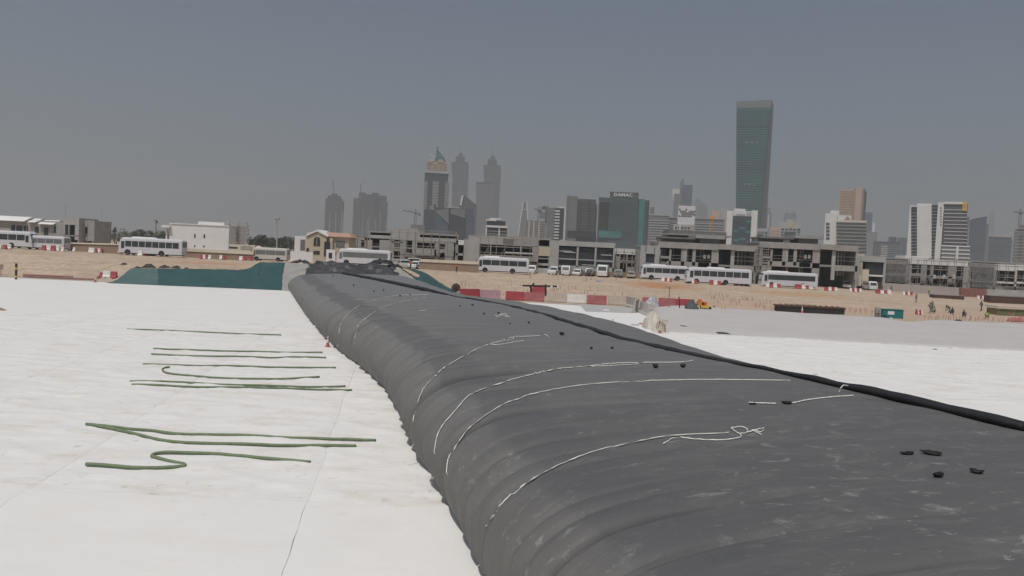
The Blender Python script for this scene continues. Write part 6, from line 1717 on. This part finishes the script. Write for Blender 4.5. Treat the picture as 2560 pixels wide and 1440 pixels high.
strap([(1196, 1450), (1198, 1436), (1200, 1373), (1208, 1332), (1233, 1290), (1279, 1240), (1325, 1202), (1396, 1165), (1490, 1130), (1604, 1103), (1690, 1090.6), (1821, 1084.7)], 'nearest strap, ending in a knotted tangle', .026, 0, [[(1828, 1073), (1850, 1070), (1866, 1074), (1867, 1084), (1845, 1086)], [(1866, 1084), (1880, 1080), (1895, 1076), (1910, 1073)], [(1880, 1078), (1892, 1084), (1905, 1090)], [(1872, 1083), (1888, 1079), (1900, 1083), (1909, 1078)], [(1658, 1113), (1690, 1097), (1740, 1101), (1799, 1103), (1844, 1098), (1853, 1091.5), (1838, 1081), (1828, 1073)]], seed=8)
strap([(1872, 1008.6), (1900, 1010), (1939, 1011)], 'short thick strap piece lying between two black scraps', .05, 0, [[(1975, 1010), (1990, 1008), (2007, 1004), (2030, 1000), (2066, 996), (2100, 993), (2134, 991)]], seed=9)
strap([(1238, 789), (1246, 793), (1254, 788), (1262, 791), (1275, 793)], 'crumpled white strap knot left of the fin', .06, 0, [[(1244, 790), (1252, 787), (1262, 785), (1268, 791)]], seed=10)

# ------------------------------------------------------------------ black scraps lying on the dam
M_SCRAP = mat('black_rubber_scrap', (.012, .012, .013), .6, .3, 9, bump=.4)
def scrap(px, py, wpx, hgt, label, seed):
    loc, nor = dam_hit(px, py)
    if loc is None: return
    k = loc.y / FPX; L = wpx * k / 2 * (1.2 if wpx > 10 else .85); hgt = hgt * (1 if wpx > 10 else .7); r = random.Random(seed)
    mb = MB(); na, nb2 = 10, 8; ang = r.uniform(-.5, .5)
    for j in range(nb2 + 1):
        ph = math.pi * j / nb2
        for i in range(na):
            a = 2 * math.pi * i / na
            q = 1 + .45 * N(math.cos(a) * 1.7 + seed * 5, math.sin(a) * 1.7, j * .6)
            x = L * q * math.sin(ph) * math.cos(a); y = L * .55 * q * math.sin(ph) * math.sin(a); z = hgt * (.5 - .5 * math.cos(ph)) * (1 + .6 * N(math.cos(a) + seed, math.sin(a), 3)) - .01
            z += .35 * hgt * (x / L) ** 2
            mb.v.append((loc.x + x * math.cos(ang) - y * math.sin(ang), loc.y + x * math.sin(ang) + y * math.cos(ang), loc.z + z))
    for j in range(nb2):
        for i in range(na): mb.f.append((j * na + i, j * na + (i + 1) % na, (j + 1) * na + (i + 1) % na, (j + 1) * na + i))
    o = mb.build('rubber_scrap', M_SCRAP, None, smooth=True)
    tag(o, label, 'scrap', 'black scraps lying on the dam')
for k, (px, py, w, h, lb) in enumerate([
    (2268, 1135, 32, .06, 'long flat black scrap nearest the fin, left of the lumpy one'), (2330, 1137, 40, .08, 'long lumpy black scrap nearest the fin'), (2346, 1193, 28, .10, 'nearest and thickest black scrap on the dam'), (2441, 1183, 28, .08, 'black scrap closest to the right picture edge'),
    (1639, 920, 13, .14, 'boxy black scrap under the double stranded strap'), (1707, 919, 12, .13, 'black scrap right of the boxy one under the double stranded strap'), (1882, 1011, 18, .05, 'black scrap at the left end of the short thick strap'), (1967, 1010, 22, .08, 'black scrap at the right end of the short thick strap'),
    (1404, 837, 11, .12, 'black scrap right of the loose strap loop'), (1354, 838.5, 8, .10, 'black scrap touching the loose strap loop'), (1478, 873, 9, .13, 'left scrap of the pair above the double stranded strap'), (1530, 872, 10, .12, 'right scrap of the pair above the double stranded strap'),
    (1181, 764.5, 7, .16, 'bigger scrap of the pair left of the crumpled strap knot'), (1150, 766.5, 5, .13, 'smaller scrap of the pair left of the crumpled strap knot'), (1210, 786, 6, .14, 'black scrap just left of the crumpled strap knot'), (1246, 784, 7, .13, 'black scrap touching the crumpled strap knot'),
    (1322, 808, 7, .12, 'lone black scrap below the fin, right of the strap knot'), (1275, 810, 6, .08, 'flattest black scrap below the strap knot'), (1000, 741, 6, .15, 'left scrap of the pair on the dashed strap'), (1025, 738, 5, .15, 'right scrap of the pair on the dashed strap'),
    (884, 715, 4, .2, 'black scrap on the far third of the dam, alone'), (935, 730, 4, .18, 'left scrap of the far pair above the second strap'), (959, 727, 4, .18, 'right scrap of the far pair above the second strap'), (832, 691, 4, .2, 'farthest black scrap, just before the crumpled membrane')]):
    scrap(px, py, w, h, lb, k)

# ------------------------------------------------------------------ people
M_SKIN = mat('brown_skin', (.17, .10, .065), .6, .1, 5)
CLOTH = {'grey': (.16, .17, .19), 'teal': (.12, .16, .17), 'navy': (.05, .055, .08), 'tan': (.25, .21, .16), 'orange': (.62, .14, .05), 'lime': (.36, .55, .06), 'khaki': (.17, .16, .11)}
def cloth(c): return mat('cloth_' + c, CLOTH[c], .85, .12, 6)
POSES = {
 'stand': dict(hip=.92, hands=[(-.24, -.02, .80), (.24, .02, .80)], feet=[(-.10, 0, .05), (.11, .05, .05)], knees=[(-.10, -.03, .50), (.11, .0, .50)], lean=(0, 0), elbows=[(-.25, .03, 1.10), (.25, .05, 1.10)]),
 'walk': dict(hip=.90, hands=[(-.12, -.24, .92), (.18, .24, .88)], feet=[(-.34, -.06, .06), (.30, .08, .08)], knees=[(-.20, -.08, .50), (.12, .04, .48)], lean=(-.06, 0), elbows=[(-.16, .10, 1.12), (.2, .16, 1.12)]),
 'carry': dict(hip=.92, hands=[(-.34, -.22, 1.05), (-.30, .2, 1.05)], feet=[(-.16, 0, .05), (.16, .05, .05)], knees=[(-.14, -.05, .50), (.11, .0, .50)], lean=(-.08, 0), elbows=[(-.1, -.26, 1.10), (-.06, .26, 1.10)]),
 'bend': dict(hip=.82, hands=[(-.52, -.12, .30), (-.50, .14, .34)], feet=[(-.10, -.14, .05), (.16, .14, .05)], knees=[(-.16, -.12, .45), (.05, .14, .45)], lean=(-.45, -.32), elbows=[(-.46, -.2, .62), (-.44, .2, .62)]),
 'squat': dict(hip=.30, hands=[(-.40, -.10, .22), (-.42, .12, .25)], feet=[(-.18, -.14, .05), (-.16, .14, .05)], knees=[(-.34, -.18, .48), (-.32, .18, .48)], lean=(-.12, 0), elbows=[(-.26, -.24, .55), (-.26, .24, .55)])}
def person(px, py, pose, top, bottom, label, face=0.0, helmet=None, vest=None, H=1.72, at=None):
    g = at or site_hit(px, py); q = POSES[pose]; s = H / 1.72; hip = q['hip']; lx, lz = q['lean']
    root = tag(empty('person', g, face), label, 'person')
    ch = (lx * .75, 0, hip + .40 + lz * .8); nk = (lx, 0, hip + .55 + lz); hd = (lx * 1.12, 0, hip + .66 + lz * 1.15)
    V = [(0, 0, hip), (lx * .4, 0, hip + .2 + lz * .35), ch, nk, (hd[0], 0, hd[2] - .03)]; E = [(0, 1), (1, 2), (2, 3), (3, 4)]; Rr = [.145, .135, .15, .07, .07]
    for k, sg in ((0, -1), (1, 1)):
        kn, ft = q['knees'][k], q['feet'][k]; el, ha = q['elbows'][k], q['hands'][k]
        n = len(V); V += [(0, sg * .09, hip - .04), (kn[0], kn[1] + sg * .04, kn[2]), (ft[0], ft[1] + sg * .04, ft[2] + .05), (ft[0] - .17, ft[1] + sg * .04, ft[2])]; Rr += [.095, .068, .05, .042]; E += [(0, n), (n, n + 1), (n + 1, n + 2), (n + 2, n + 3)]
        n = len(V); V += [(ch[0], sg * .19, ch[2] + .06), (el[0], el[1] + sg * .06, el[2]), (ha[0], ha[1] + sg * .04, ha[2]), (ha[0] - .03, ha[1] + sg * .03, ha[2] - .09)]; Rr += [.07, .05, .04, .035]; E += [(2, n), (n, n + 1), (n + 1, n + 2), (n + 2, n + 3)]
    me = bpy.data.meshes.new('body'); me.from_pydata([tuple(c * s for c in v) for v in V], E, []); me.update(); me.materials.append(cloth(bottom))
    o = bpy.data.objects.new('body', me); COL.objects.link(o); o.parent = root
    sk = o.modifiers.new('skin', 'SKIN'); sl = me.skin_vertices[0].data
    for i, rr in enumerate(Rr): sl[i].radius = (rr * s, rr * s); sl[i].use_root = (i == 0)
    ss = o.modifiers.new('smooth', 'SUBSURF'); ss.levels = 1; ss.render_levels = 1
    hx, hz = hd[0] * s, hd[2] * s
    MB().lathe([(.03, hz - .12), (.075, hz - .08), (.095, hz), (.09, hz + .06), (.05, hz + .115), (.01, hz + .125)], hx, 0, 10).build('head', M_SKIN, root, smooth=True)
    hm = mat('hair_black', (.015, .013, .012), .8, .2, 5) if not helmet else mat('helmet_' + helmet, {'white': (.7, .7, .68), 'yellow': (.65, .5, .06)}[helmet], .4, .05, 5)
    MB().lathe([(.105, hz + .03), (.105, hz + .07), (.07, hz + .13), (.01, hz + .15)], hx + .01, 0, 10).build('hair' if not helmet else 'helmet', hm, root, smooth=True)
    sh = MB(); z0, z1 = hip + .02, ch[2] + .1
    rings = []
    for t in (0, .3, .7, 1):
        x = lerp(0, ch[0], t); rx, ry = lerp(.155, .16, t), lerp(.18, .235, t); rings.append([(s * (x + rx * math.cos(2 * math.pi * i / 12)), s * ry * math.sin(2 * math.pi * i / 12), s * lerp(z0, z1, t)) for i in range(12)])
    sh.loft(rings).build('vest' if vest else 'shirt', cloth(vest or top), root, smooth=True)
    return root
person(2290, 757.5, 'walk', 'grey', 'grey', 'walking man in grey on the open sand above the generator', R(20))
person(2330, 779, 'stand', 'teal', 'grey', 'standing man in grey, farther of the two close together', R(70))
person(2325, 783.5, 'carry', 'tan', 'grey', 'standing man in tan, nearer of the two close together', R(30))
person(2337, 783.5, 'squat', 'teal', 'khaki', 'crouching worker in a green vest beside the two standing men', R(10), vest='lime')
person(2373, 782, 'bend', 'grey', 'navy', 'bent over worker, left of the low pair', R(0)); person(2381, 786, 'squat', 'navy', 'navy', 'crouching worker, right of the low pair', R(40))
person(2408, 793, 'squat', 'navy', 'navy', 'crouching man in dark blue, alone between the pair and the lime vest', R(90))
person(2467, 796, 'squat', 'navy', 'khaki', 'crouching worker in a bright lime vest', R(60), vest='lime')
person(2453, 777.5, 'carry', 'khaki', 'navy', 'man standing with his arms bent near the plywood shed', R(20))
person(2322, 738, 'stand', 'navy', 'grey', 'worker with lime vest and white helmet by the panel wall', R(90), helmet='white', vest='lime')
person(2228, 734, 'stand', 'teal', 'grey', 'man in pale grey beside the road blocks right of the taxi van', R(90))
person(1141, 668, 'stand', 'orange', 'navy', 'man in orange on the crest left of the middle coach', R(90), vest='orange', at=on_ground(1141, 146)); person(1026, 663, 'stand', 'orange', 'navy', 'man in orange beside the white cars above the abutment', R(90), vest='orange', at=on_ground(1026, 150))

# ------------------------------------------------------------------ site gear right of the dam
M_GENT = mat('generator_green', (.02, .17, .16), .45, .12, 1.5)
p = site_hit(2259, 800); p = Vector((p.x, p.y + 3, 0)); sc = p.y / FPX
gz = P(2259, 803, p.y).z; gw = 50 * sc; gh = 27 * sc
gen = tag(empty('generator', (p.x, p.y, gz), R(-3)), 'green box generator standing behind the dusty slope', 'generator')
MB().box(-gw / 2, gw / 2, 0, 1.5, .12, gh).build('housing', M_GENT, gen); MB().box(-gw / 2 - .06, gw / 2 + .06, -.06, 1.56, gh, gh + .07).build('roof', M_GENT, gen); MB().box(-gw / 2, gw / 2, .03, 1.45, -.6, .12).build('skid', M_TRIM, gen)
MB().box(-gw * .26, gw * .05, -.03, .02, gh * .56, gh * .86).build('label_plate', M_WHSIGN, gen); MB().box(-gw * .14, -gw * .04, -.03, .02, gh * .18, gh * .30).build('small_plate', M_WHSIGN, gen); MB().box(gw * .40, gw * .46, -.03, .02, gh * .2, gh * .32).build('latch', M_TRIM, gen)
for k in range(5): MB().box(-gw * .47, -gw * .33, -.025, .02, gh * .2 + k * .09, gh * .2 + k * .09 + .05).build('louvre', M_TRIM, gen)
MB().box(-gw * .8, -gw * .55, .3, .8, -.2, gh * 1.15).build('panel_board', M_CONC_L, gen)
for x in (-gw * .85, -gw * .68): MB().tube([(x, .2, -.5), (x, .2, gh * .9)], .04, 6).build('frame_post', M_RUST, gen)
for z in (gh * .3, gh * .6): MB().tube([(-gw * .85, .2, z), (-gw * .6, .2, z)], .04, 6).build('frame_rail', M_RUST, gen)
MB().box(-gw * .92, -gw * .62, 0, .6, -.3, -.02).build('yellow_base', M_YELLOW, gen)

def trough(px0, px1, yt, yb, D, label, mt, name='steel_trough', th=2.0):
    b = Bl(name, (px0 + px1) / 2, D, label, 'trough'); x0, x1, z0, z1 = b.rect(px0, px1, yt, yb)
    MB().box(x0, x1, 0, .12, z0 - .4, z1).build('front', mt, b.root); MB().box(x0, x1, th, th + .12, z0 - .4, z1 + .05).build('back', mt, b.root)
    for xx in (x0, x1 - .1): MB().box(xx, xx + .1, .12, th, z0 - .4, z1).build('end', mt, b.root)
    MB().box(x0 - .1, x1 + .1, -.08, .2, z1, z1 + .08).build('rim', M_CONC, b.root); MB().box(x0 - .1, x1 + .1, th - .05, th + .2, z1 + .05, z1 + .13).build('rim', M_CONC, b.root)
    n = max(3, int((x1 - x0) / 1.5))
    for i in range(n): xx = lerp(x0 + .2, x1 - .2, i / (n - 1)); MB().box(xx - .05, xx + .05, -.06, 0, z0 - .3, z1 - .02).build('stiffener', mt, b.root)
    return b
trough(2336, 2411, 739, 747, 172, 'dark steel trough on the sand below the panel wall', M_RUST); trough(2474, 2620, 743, 759, 165, 'long dark steel trough at the right picture edge', M_RUST)
# rebar formwork bench
b = Bl('formwork_bench', 2028, 112, 'long dark formwork bench bristling with rebar behind the dusty slope', 'formwork'); x0, x1, z0, z1 = b.rect(1946, 2112, 765, 784)
MB().box(x0, x1, 0, 1.8, z0 - .4, z1 - .25).build('side_board', mat('formwork_black_ply', (.035, .034, .03), .8, .3, 1.5), b.root); MB().box(x0 - .1, x1 + .1, -.1, 2.0, z1 - .25, z1 - .05).build('top_frame', M_RUST, b.root)
for i in range(46): xx = lerp(x0, x1, (i + .5) / 46); MB().tube([(xx, -.05 + .4 * (i % 4), z1 - .4), (xx + .05 * N(i, 3), -.05 + .4 * (i % 4), z1 + .12 + .1 * N(i, 1))], .025, 4).build('rebar', M_RUST, b.root)
MB().box(x0 + 1, lerp(x0, x1, .6), .5, .7, z1 + .05, z1 + .15).build('loose_timber', M_PLANK, b.root)
# plywood shed
b = Bl('plywood_shed', 2530, 128, 'low greenish brown plywood shed at the right picture edge', 'shed'); M_PLY = mat('weathered_plywood', (.22, .17, .09), .85, .2, 1.5)
for i in range(4): b.box('panel', M_PLY if i % 2 else mat('greenish_plywood', (.15, .15, .08), .85, .2, 1.5), 2496 + i * 22, 2517 + i * 22, 772 + i, 794 + i, .03 * (i % 2), .12)
b.box('side_panel', M_PLY, 2494, 2496, 771, 793, .15, 3); b.box('roof_sheet', M_BCREAM, 2492, 2590, 767, 770.5, -.3, 3.2)
mb = MB(); p = site_hit(2545, 802); na = 12
for j in range(9):
    for i in range(13):
        a, c = i / 6 - 1, j / 4 - 1; mb.v.append((p.x + a * 1.6, p.y + c * .6, p.z + .55 * max(0, 1 - a * a) * max(0, 1 - c * c) * (1 + N(a * 2, c * 2)) - .02))
for j in range(8):
    for i in range(12): q = j * 13 + i; mb.f.append((q, q + 1, q + 14, q + 13))
tag(mb.build('fallen_barrier', M_BRED2, None, smooth=True), 'crushed red barrier lying before the plywood shed', 'barrier')

# dark pole stand with wires
p0, p1 = P(1306, 714, 118), P(1398, 716, 118); b = tag(empty('pole_stand', on_ground(1330, 118)), 'dark timber pole on props with white insulators above the red barriers', 'pole stand')
M_DKWOOD = mat('tarred_timber', (.025, .02, .016), .8, .3, 4)
adopt(MB().tube([p0, p1], .13, 8).build('cross_pole', M_DKWOOD, None), b)
adopt(MB().tube([P(1326, 716, 118), P(1328, 722, 118), P(1327.5, 737, 117.6)], .16, 8).build('prop', M_DKWOOD, None), b); adopt(MB().tube([P(1364, 711, 118), P(1364, 719, 118), P(1364, 740, 118)], .13, 8).build('prop', M_DKWOOD, None), b); adopt(MB().tube([P(1331, 714, 118), P(1335, 708, 118)], .13, 8).build('stub', M_DKWOOD, None), b)
for px in (1379, 1395): q = P(px, 717, 117.8); adopt(MB().lathe([(.05, q.z - .25), (.16, q.z - .18), (.16, q.z + .1), (.06, q.z + .18)], q.x, q.y, 10).build('insulator', M_WHSIGN, None), b)
for px in (1381, 1392): adopt(MB().tube([P(px, 717, 117.8), P(px - 1, 722, 117.7), P(px + 2, 727, 117.7), P(px + 5, 723, 117.7), P(px + 4, 717, 117.8)], .03, 5).build('wire_loop', M_TRIM, None), b)
# round drum
p = ground_hit(1139, 731); d = tag(empty('cable_drum', p), 'small round rusty drum left of the bright red barrier', 'drum'); MB().loft([[(r * math.cos(2*math.pi*i/16), y, .62 + r * math.sin(2*math.pi*i/16)) for i in range(16)] for r, y in [(.6, -.1), (.6, 0), (.35, .02), (.35, .5), (.6, .52), (.6, .6)]]).build('drum', M_RUST, d); MB().loft([[(r * math.cos(2*math.pi*i/12), y, .62 + r * math.sin(2*math.pi*i/12)) for i in range(12)] for r, y in [(.2, -.14), (.2, -.05)]]).build('hub', M_TRIM, d)

# concrete blocks, plastic heap and stakes at the corner of the slope
M_CBLK = mat('dusty_barrier_concrete', (.42, .39, .35), .9, .1, 1.2, bump=.3)
def cblock(pa, pb, h, label, lean=0.0):
    a, c = Vector(pa), Vector(pb); d = c - a; L = math.hypot(d.x, d.y)
    o = MB().prism_x([(-.3, 0), (.3, 0), (.3, .1), (.13, .4), (.09, h), (-.09, h), (-.13, .4), (-.3, .1)], 0, L).build('concrete_barrier', M_CBLK, None, loc=a, rz=math.atan2(d.y, d.x)); o.rotation_euler.x = lean
    return tag(o, label, 'barrier', 'concrete barriers at the slope corner')
cblock(site_hit(1567, 765), site_hit(1592, 772), 1.35, 'long dusty concrete barrier at the slope corner, farthest of three', .05)
cblock(site_hit(1583, 783), site_hit(1592, 776), 1.55, 'upright tilted concrete barrier in the middle of the slope corner', .12)
cblock(site_hit(1599, 781), site_hit(1619, 790), 1.4, 'concrete barrier beside the white plastic heap', -.1)
M_PLASTIC = mat('dirty_white_plastic', (.52, .48, .42), .6, .1, 1.2, bump=.5)
def cloth_heap(px, py, wpx, hpx, label, mt, name, seed, dy=1.0, cat='plastic sheet'):
    p = site_hit(px, py); k = p.y / FPX; L = wpx * k / 2; H = hpx * k; n = 22; mb = MB()
    for j in range(n + 1):
        for i in range(n + 1):
            a, c = 2 * i / n - 1, 2 * j / n - 1; e = max(0, 1 - a * a) ** .6 * max(0, 1 - c * c) ** .6
            rg = 1 - 1.6 * abs(N(a * 2.2 + seed * 9, c * 2.2, 1)) + .6 * N(a * 5 + seed, c * 5, 4)
            mb.v.append((p.x + a * L + .12 * L * N(a * 4, c * 4, seed), p.y + dy * (c + .2), p.z - .03 + H * e * (.55 + .6 * rg)))
    for j in range(n):
        for i in range(n): q = j * (n + 1) + i; mb.f.append((q, q + 1, q + n + 2, q + n + 1))
    return tag(mb.build(name, mt, None, smooth=True), label, cat)
cloth_heap(1632, 822, 44, 40, 'tall heap of dirty white plastic sheet at the slope corner', M_PLASTIC, 'plastic_heap', 1, 1.6); cloth_heap(1650, 829, 36, 16, 'low skirt of dirty plastic spread round the wooden stakes', M_PLASTIC, 'plastic_heap', 5, .8)
cloth_heap(1630, 766, 34, 24, 'crumpled silver grey plastic over the red barriers', mat('silver_sheet', (.38, .38, .41), .35, .3, 1.5, bump=.6, spec=.6), 'plastic_sheet', 2, .7); cloth_heap(1729, 772, 30, 20, 'dark grey tarpaulin bundle beside the orange machine', mat('grey_tarpaulin', (.07, .08, .08), .6, .35, 1.2, bump=.5), 'tarpaulin', 3, .9, 'tarpaulin')
M_WOOD = mat('raw_timber', (.30, .22, .14), .85, .15, 3)
b = tag(empty('stake_bundle', site_hit(1655, 832)), 'leaning bundle of wooden stakes under a cream sheet', 'stakes')
for i, (pa, pb) in enumerate([((1640, 820), (1645, 804)), ((1645, 820), (1649, 803)), ((1650, 824), (1650, 801)), ((1655, 828), (1656, 804)), ((1660, 830), (1660, 808)), ((1663, 832), (1663, 810)), ((1646, 802), (1662, 812))]):
    D = 71.0 - .25 * i; adopt(MB().tube([P(*pa, D), P(*pb, D)], .045, 6).build('stake', M_WOOD, None), b)
pts = [P(x, y, 71.3) for x, y in [(1650, 798), (1672, 799), (1666, 807), (1657, 805)]]; adopt(MB().add([tuple(q) for q in pts] + [(q.x, q.y + .5, q.z + .05) for q in pts], [(0, 1, 2, 3), (7, 6, 5, 4), (0, 4, 5, 1), (1, 5, 6, 2), (2, 6, 7, 3), (3, 7, 4, 0)]).build('cream_sheet', M_PLASTIC, None), b)
# crooked tall stake with a flag board
D = site_hit(1672, 768).y; b = tag(empty('site_post', site_hit(1672, 768)), 'tall crooked post with a small board rising from the red barriers', 'post'); adopt(MB().tube([P(1672, 768, D), P(1673, 740, D), P(1674, 720, D)], .07, 6).build('post', M_WOOD, None), b)
q = P(1671, 718, D); adopt(MB().hexa([(q.x - .35, q.y, q.z - .12), (q.x + .35, q.y, q.z - .2), (q.x + .35, q.y + .06, q.z - .2), (q.x - .35, q.y + .06, q.z - .12)], [(q.x - .35, q.y, q.z + .12), (q.x + .35, q.y, q.z + .04), (q.x + .35, q.y + .06, q.z + .04), (q.x - .35, q.y + .06, q.z + .12)]).build('board', M_PLANK, None), b)
D = site_hit(1699, 770).y; b = tag(empty('site_post', site_hit(1699, 770)), 'short dark post in front of the dark red barrier', 'post'); adopt(MB().tube([P(1699, 771, D), P(1697.5, 742, D)], .07, 6).build('post', M_DKWOOD, None), b)
# orange and yellow compactor
p = site_hit(1753, 772); k = p.y / FPX; m_ = tag(empty('compactor', p), 'small orange and yellow site machine beside the grey tarpaulin', 'machine'); s = k
MB().box(-10 * s, 4 * s, -.3, .5, 8 * s, 19 * s).build('engine_hood', M_ORANGE, m_); MB().lathe([(5 * s, 17 * s), (5 * s, 21 * s), (2 * s, 24 * s)], -4 * s, .1, 10).build('air_filter', mat('red_orange', (.5, .09, .03), .5, .1, 3), m_); MB().box(0, 12 * s, -.3, .5, 9 * s, 17 * s).build('rear_hood', mat('red_orange', (.5, .09, .03), .5, .1, 3), m_)
MB().box(-2 * s, 18 * s, -.4, .4, 3 * s, 9 * s).build('frame', M_YELLOW, m_); MB().loft([[(21 * s + 3 * s * math.cos(2*math.pi*i/12), y, 3.4 * s + 3 * s * math.sin(2*math.pi*i/12)) for i in range(12)] for y in (-.4, .4)]).build('wheel', M_TYRE, m_)
for i in range(5): MB().box((-7 + i * 5) * s, (-4.5 + i * 5) * s, -.35, .35, 0, 3.4 * s).build('foot', M_BCREAM, m_)
# yellow hoop, pipe, dark mouth in the slope edge
p = site_hit(1808, 775); b = tag(empty('yellow_hoop', p), 'small yellow hoop standing on the edge of the dusty slope', 'hoop'); MB().tube([(-.25 + 0, 0, 0), (-.2, 0, .35), (0, 0, .48), (.22, 0, .35), (.28, 0, 0)], .06, 7).build('tube', M_YELLOW, b)
p = floor_hit(1812, 838); mb = MB(); n = 12
mb.prism_y([(p.x + .75 * math.cos(math.pi * i / n), 0.03 + .16 * math.sin(math.pi * i / n)) for i in range(n + 1)], p.y - .05, p.y + 1.2); tag(mb.build('black_fold', M_TRIM, None), 'low black arched mouth at the foot of the dusty slope', 'drain mouth')
for k, (px, py, lb) in enumerate([(1705, 815, 'left of two small dark stones on the dusty slope'), (1712, 816, 'right of two small dark stones on the dusty slope'), (2338, 874, 'larger dark clod on the white sheet right of the dam'), (2378, 872, 'smaller dark clod on the white sheet right of the dam'), (2396, 802, 'small dark lump on the sand below the workers')]):
    p = site_hit(px, py) if py < 860 else floor_hit(px, py); r = .13 if k < 4 else .3; mb = MB(); mb.lathe([(r * .5, -.02), (r, .03), (r * .8, r * .6), (r * .2, r * .8)], 0, 0, 7); o = mb.build('stone', M_CLOD, None, loc=p); o.scale = (1.6, 1, .7); tag(o, lb, 'stone')
p = ground_hit(1635, 705); p = ground_hit(1496, 703.5); mb = MB(); mb.hexa([(-.5, -.3, 0), (.5, -.35, 0), (.45, .4, 0), (-.5, .3, 0)], [(-.35, -.2, .14), (.4, -.2, .1), (.3, .3, .16), (-.4, .2, .12)]); tag(mb.build('plastic_bag', M_BLUETARP, None, loc=p), 'bright blue plastic bag lying on the sand', 'bag')
cloth_heap(1240, 765, 1, 1, 'x', M_PLASTIC, 'x', 9) if False else None
q = floor_hit(1618, 792); 
for k, (px, py, mt, lb) in enumerate([(1606, 810, M_BRED2, 'crushed red wrapper on the white sheet by the slope corner'), (1586, 813, M_CONC_L, 'grey offcut on the white sheet by the slope corner'), (1515, 776, M_WHCLAD, 'white scrap lying on the grey patch')]):
    p = floor_hit(px, py, .04); mb = MB(); mb.hexa([(-.45, -.2, 0), (.4, -.25, 0), (.5, .2, 0), (-.3, .25, 0)], [(-.3, -.1, .12), (.3, -.15, .06), (.35, .1, .12), (-.2, .15, .05)]); tag(mb.build('litter_scrap', mt, None, loc=p), lb, 'litter')
# thin stakes in the sand
M_STAKE = mat('pinkish_rebar_stake', (.25, .13, .11), .8, .2, 5)
stake_me = None
for where, n, (xa, xb), (ya, yb), seed in [('behind the red and cream barriers', 44, (1140, 1560), (712, 742), 1), ('on the sand right of the orange machine', 36, (1770, 1935), (746, 768), 2), ('left of the green generator', 22, (2060, 2215), (774, 786), 3), ('below the crouching workers', 34, (2310, 2555), (797, 805), 4)]:
    r = random.Random(seed)
    for i in range(n):
        t = (i + .5) / n; px = lerp(xa, xb, t) + r.uniform(-3, 3); py = lerp(ya, yb, t) + (r.choice([-9, 0, 7]) if seed < 3 else r.uniform(-2, 2)) + (12 if seed == 1 and t < .3 else 0)
        p = ground_hit(px, py)
        if stake_me is None:
            o = MB().tube([(0, 0, -.1), (0, 0, .62)], .03, 5).build('rebar_stake', M_STAKE); stake_me = o.data
        else:
            o = bpy.data.objects.new('rebar_stake', stake_me); COL.objects.link(o)
        o.location = p; o.rotation_euler = (r.uniform(-.2, .2), r.uniform(-.25, .25), 0); o.scale.z = r.uniform(.7, 1.2)
        tag(o, f'{i + 1}{"th" if 10 < (i + 1) % 100 < 14 else {1: "st", 2: "nd", 3: "rd"}.get((i + 1) % 10, "th")} thin rusty stake from the left {where}', 'stake', f'thin stakes {where}')
# rope fence along the crest
for i, (px, py) in enumerate([(1325, 697), (1395, 700), (1465, 702), (1478, 700), (1540, 702), (1600, 703)]):
    p = ground_hit(px, py); b = tag(empty('fence_post', p), f'{TW[i]} leaning fence post from the middle coach, on the sand crest', 'post', 'posts of the rope fence'); MB().tube([(0, 0, -.1), (.08 * (-1) ** i, 0, 1.25)], .045, 6).build('shaft', M_STEEL, b); MB().tube([(-.25, 0, 0), (.2, .1, .4)], .035, 5).build('brace', M_STEEL, b)
# striped post, sign and rubble at the left
p = ground_hit(40, 699); b = tag(empty('marker_post', p), 'dark post with yellow bands on the flat ground at the left', 'post')
for k in range(8): z0, z1 = 2.1 * k / 8, 2.1 * (k + 1) / 8; MB().lathe([(.15, z0), (.15, z1)], 0, 0, 10).build('band', M_YELLOW if k in (1, 5) else mat('post_dark_olive', (.05, .042, .02), .7, .2, 4), b)
p = ground_hit(2, 690); b = tag(empty('site_sign', p), 'small brown sign on a post at the left picture edge', 'sign'); MB().tube([(0, 0, -.1), (0, 0, 1.4)], .05, 6).build('post', M_WOOD, b); MB().box(-.45, .35, -.06, -.02, .9, 1.6).build('board', M_WALLBROWN, b)
a = ground_hit(58, 692); c = ground_hit(235, 700); root = tag(empty('pipe_rail', a), 'long low stack of pinkish pipes on the ground at the left', 'pipes')
for k in range(4):
    z = .12 + .2 * (k // 2); o = Vector((0, .22 * (k % 2), z)); L = [1.0, .85, .7, .4][k]
    adopt(MB().tube([a + o, a.lerp(c, .5 * L) + o, a.lerp(c, L) + o], .11, 8).build('pipe', mat('pinkish_pipe', (.36, .20, .17), .8, .15, 1), None), root)
p = floor_hit(2, 776); mb = MB(); mb.hexa([(-1.2, -.3, 0), (.35, -.25, 0), (.3, .4, 0), (-1.2, .4, 0)], [(-1.2, -.1, .5), (-.3, -.1, .2), (-.3, .3, .2), (-1.2, .3, .5)]); tag(mb.build('timber_offcut', M_WOOD, None, loc=p), 'brown timber offcut poking in at the left picture edge', 'timber')
# ------------------------------------------------------------------ dusty air
hz = MB(); hz.box(-9900, 9900, -120, 6300, -1.2, 420)
M_HAZE = bpy.data.materials.new('dusty_air'); M_HAZE.use_nodes = True
n = M_HAZE.node_tree; n.nodes.remove(n.nodes['Principled BSDF'])
pv = n.nodes.new('ShaderNodeVolumePrincipled')
pv.inputs['Color'].default_value = (.66, .725, .775, 1); pv.inputs['Density'].default_value = .00036; pv.inputs['Anisotropy'].default_value = .4
n.links.new(pv.outputs[0], n.nodes['Material Output'].inputs['Volume'])
haze = tag(hz.build('haze', M_HAZE), 'pale dusty haze over the whole site', kind='stuff')
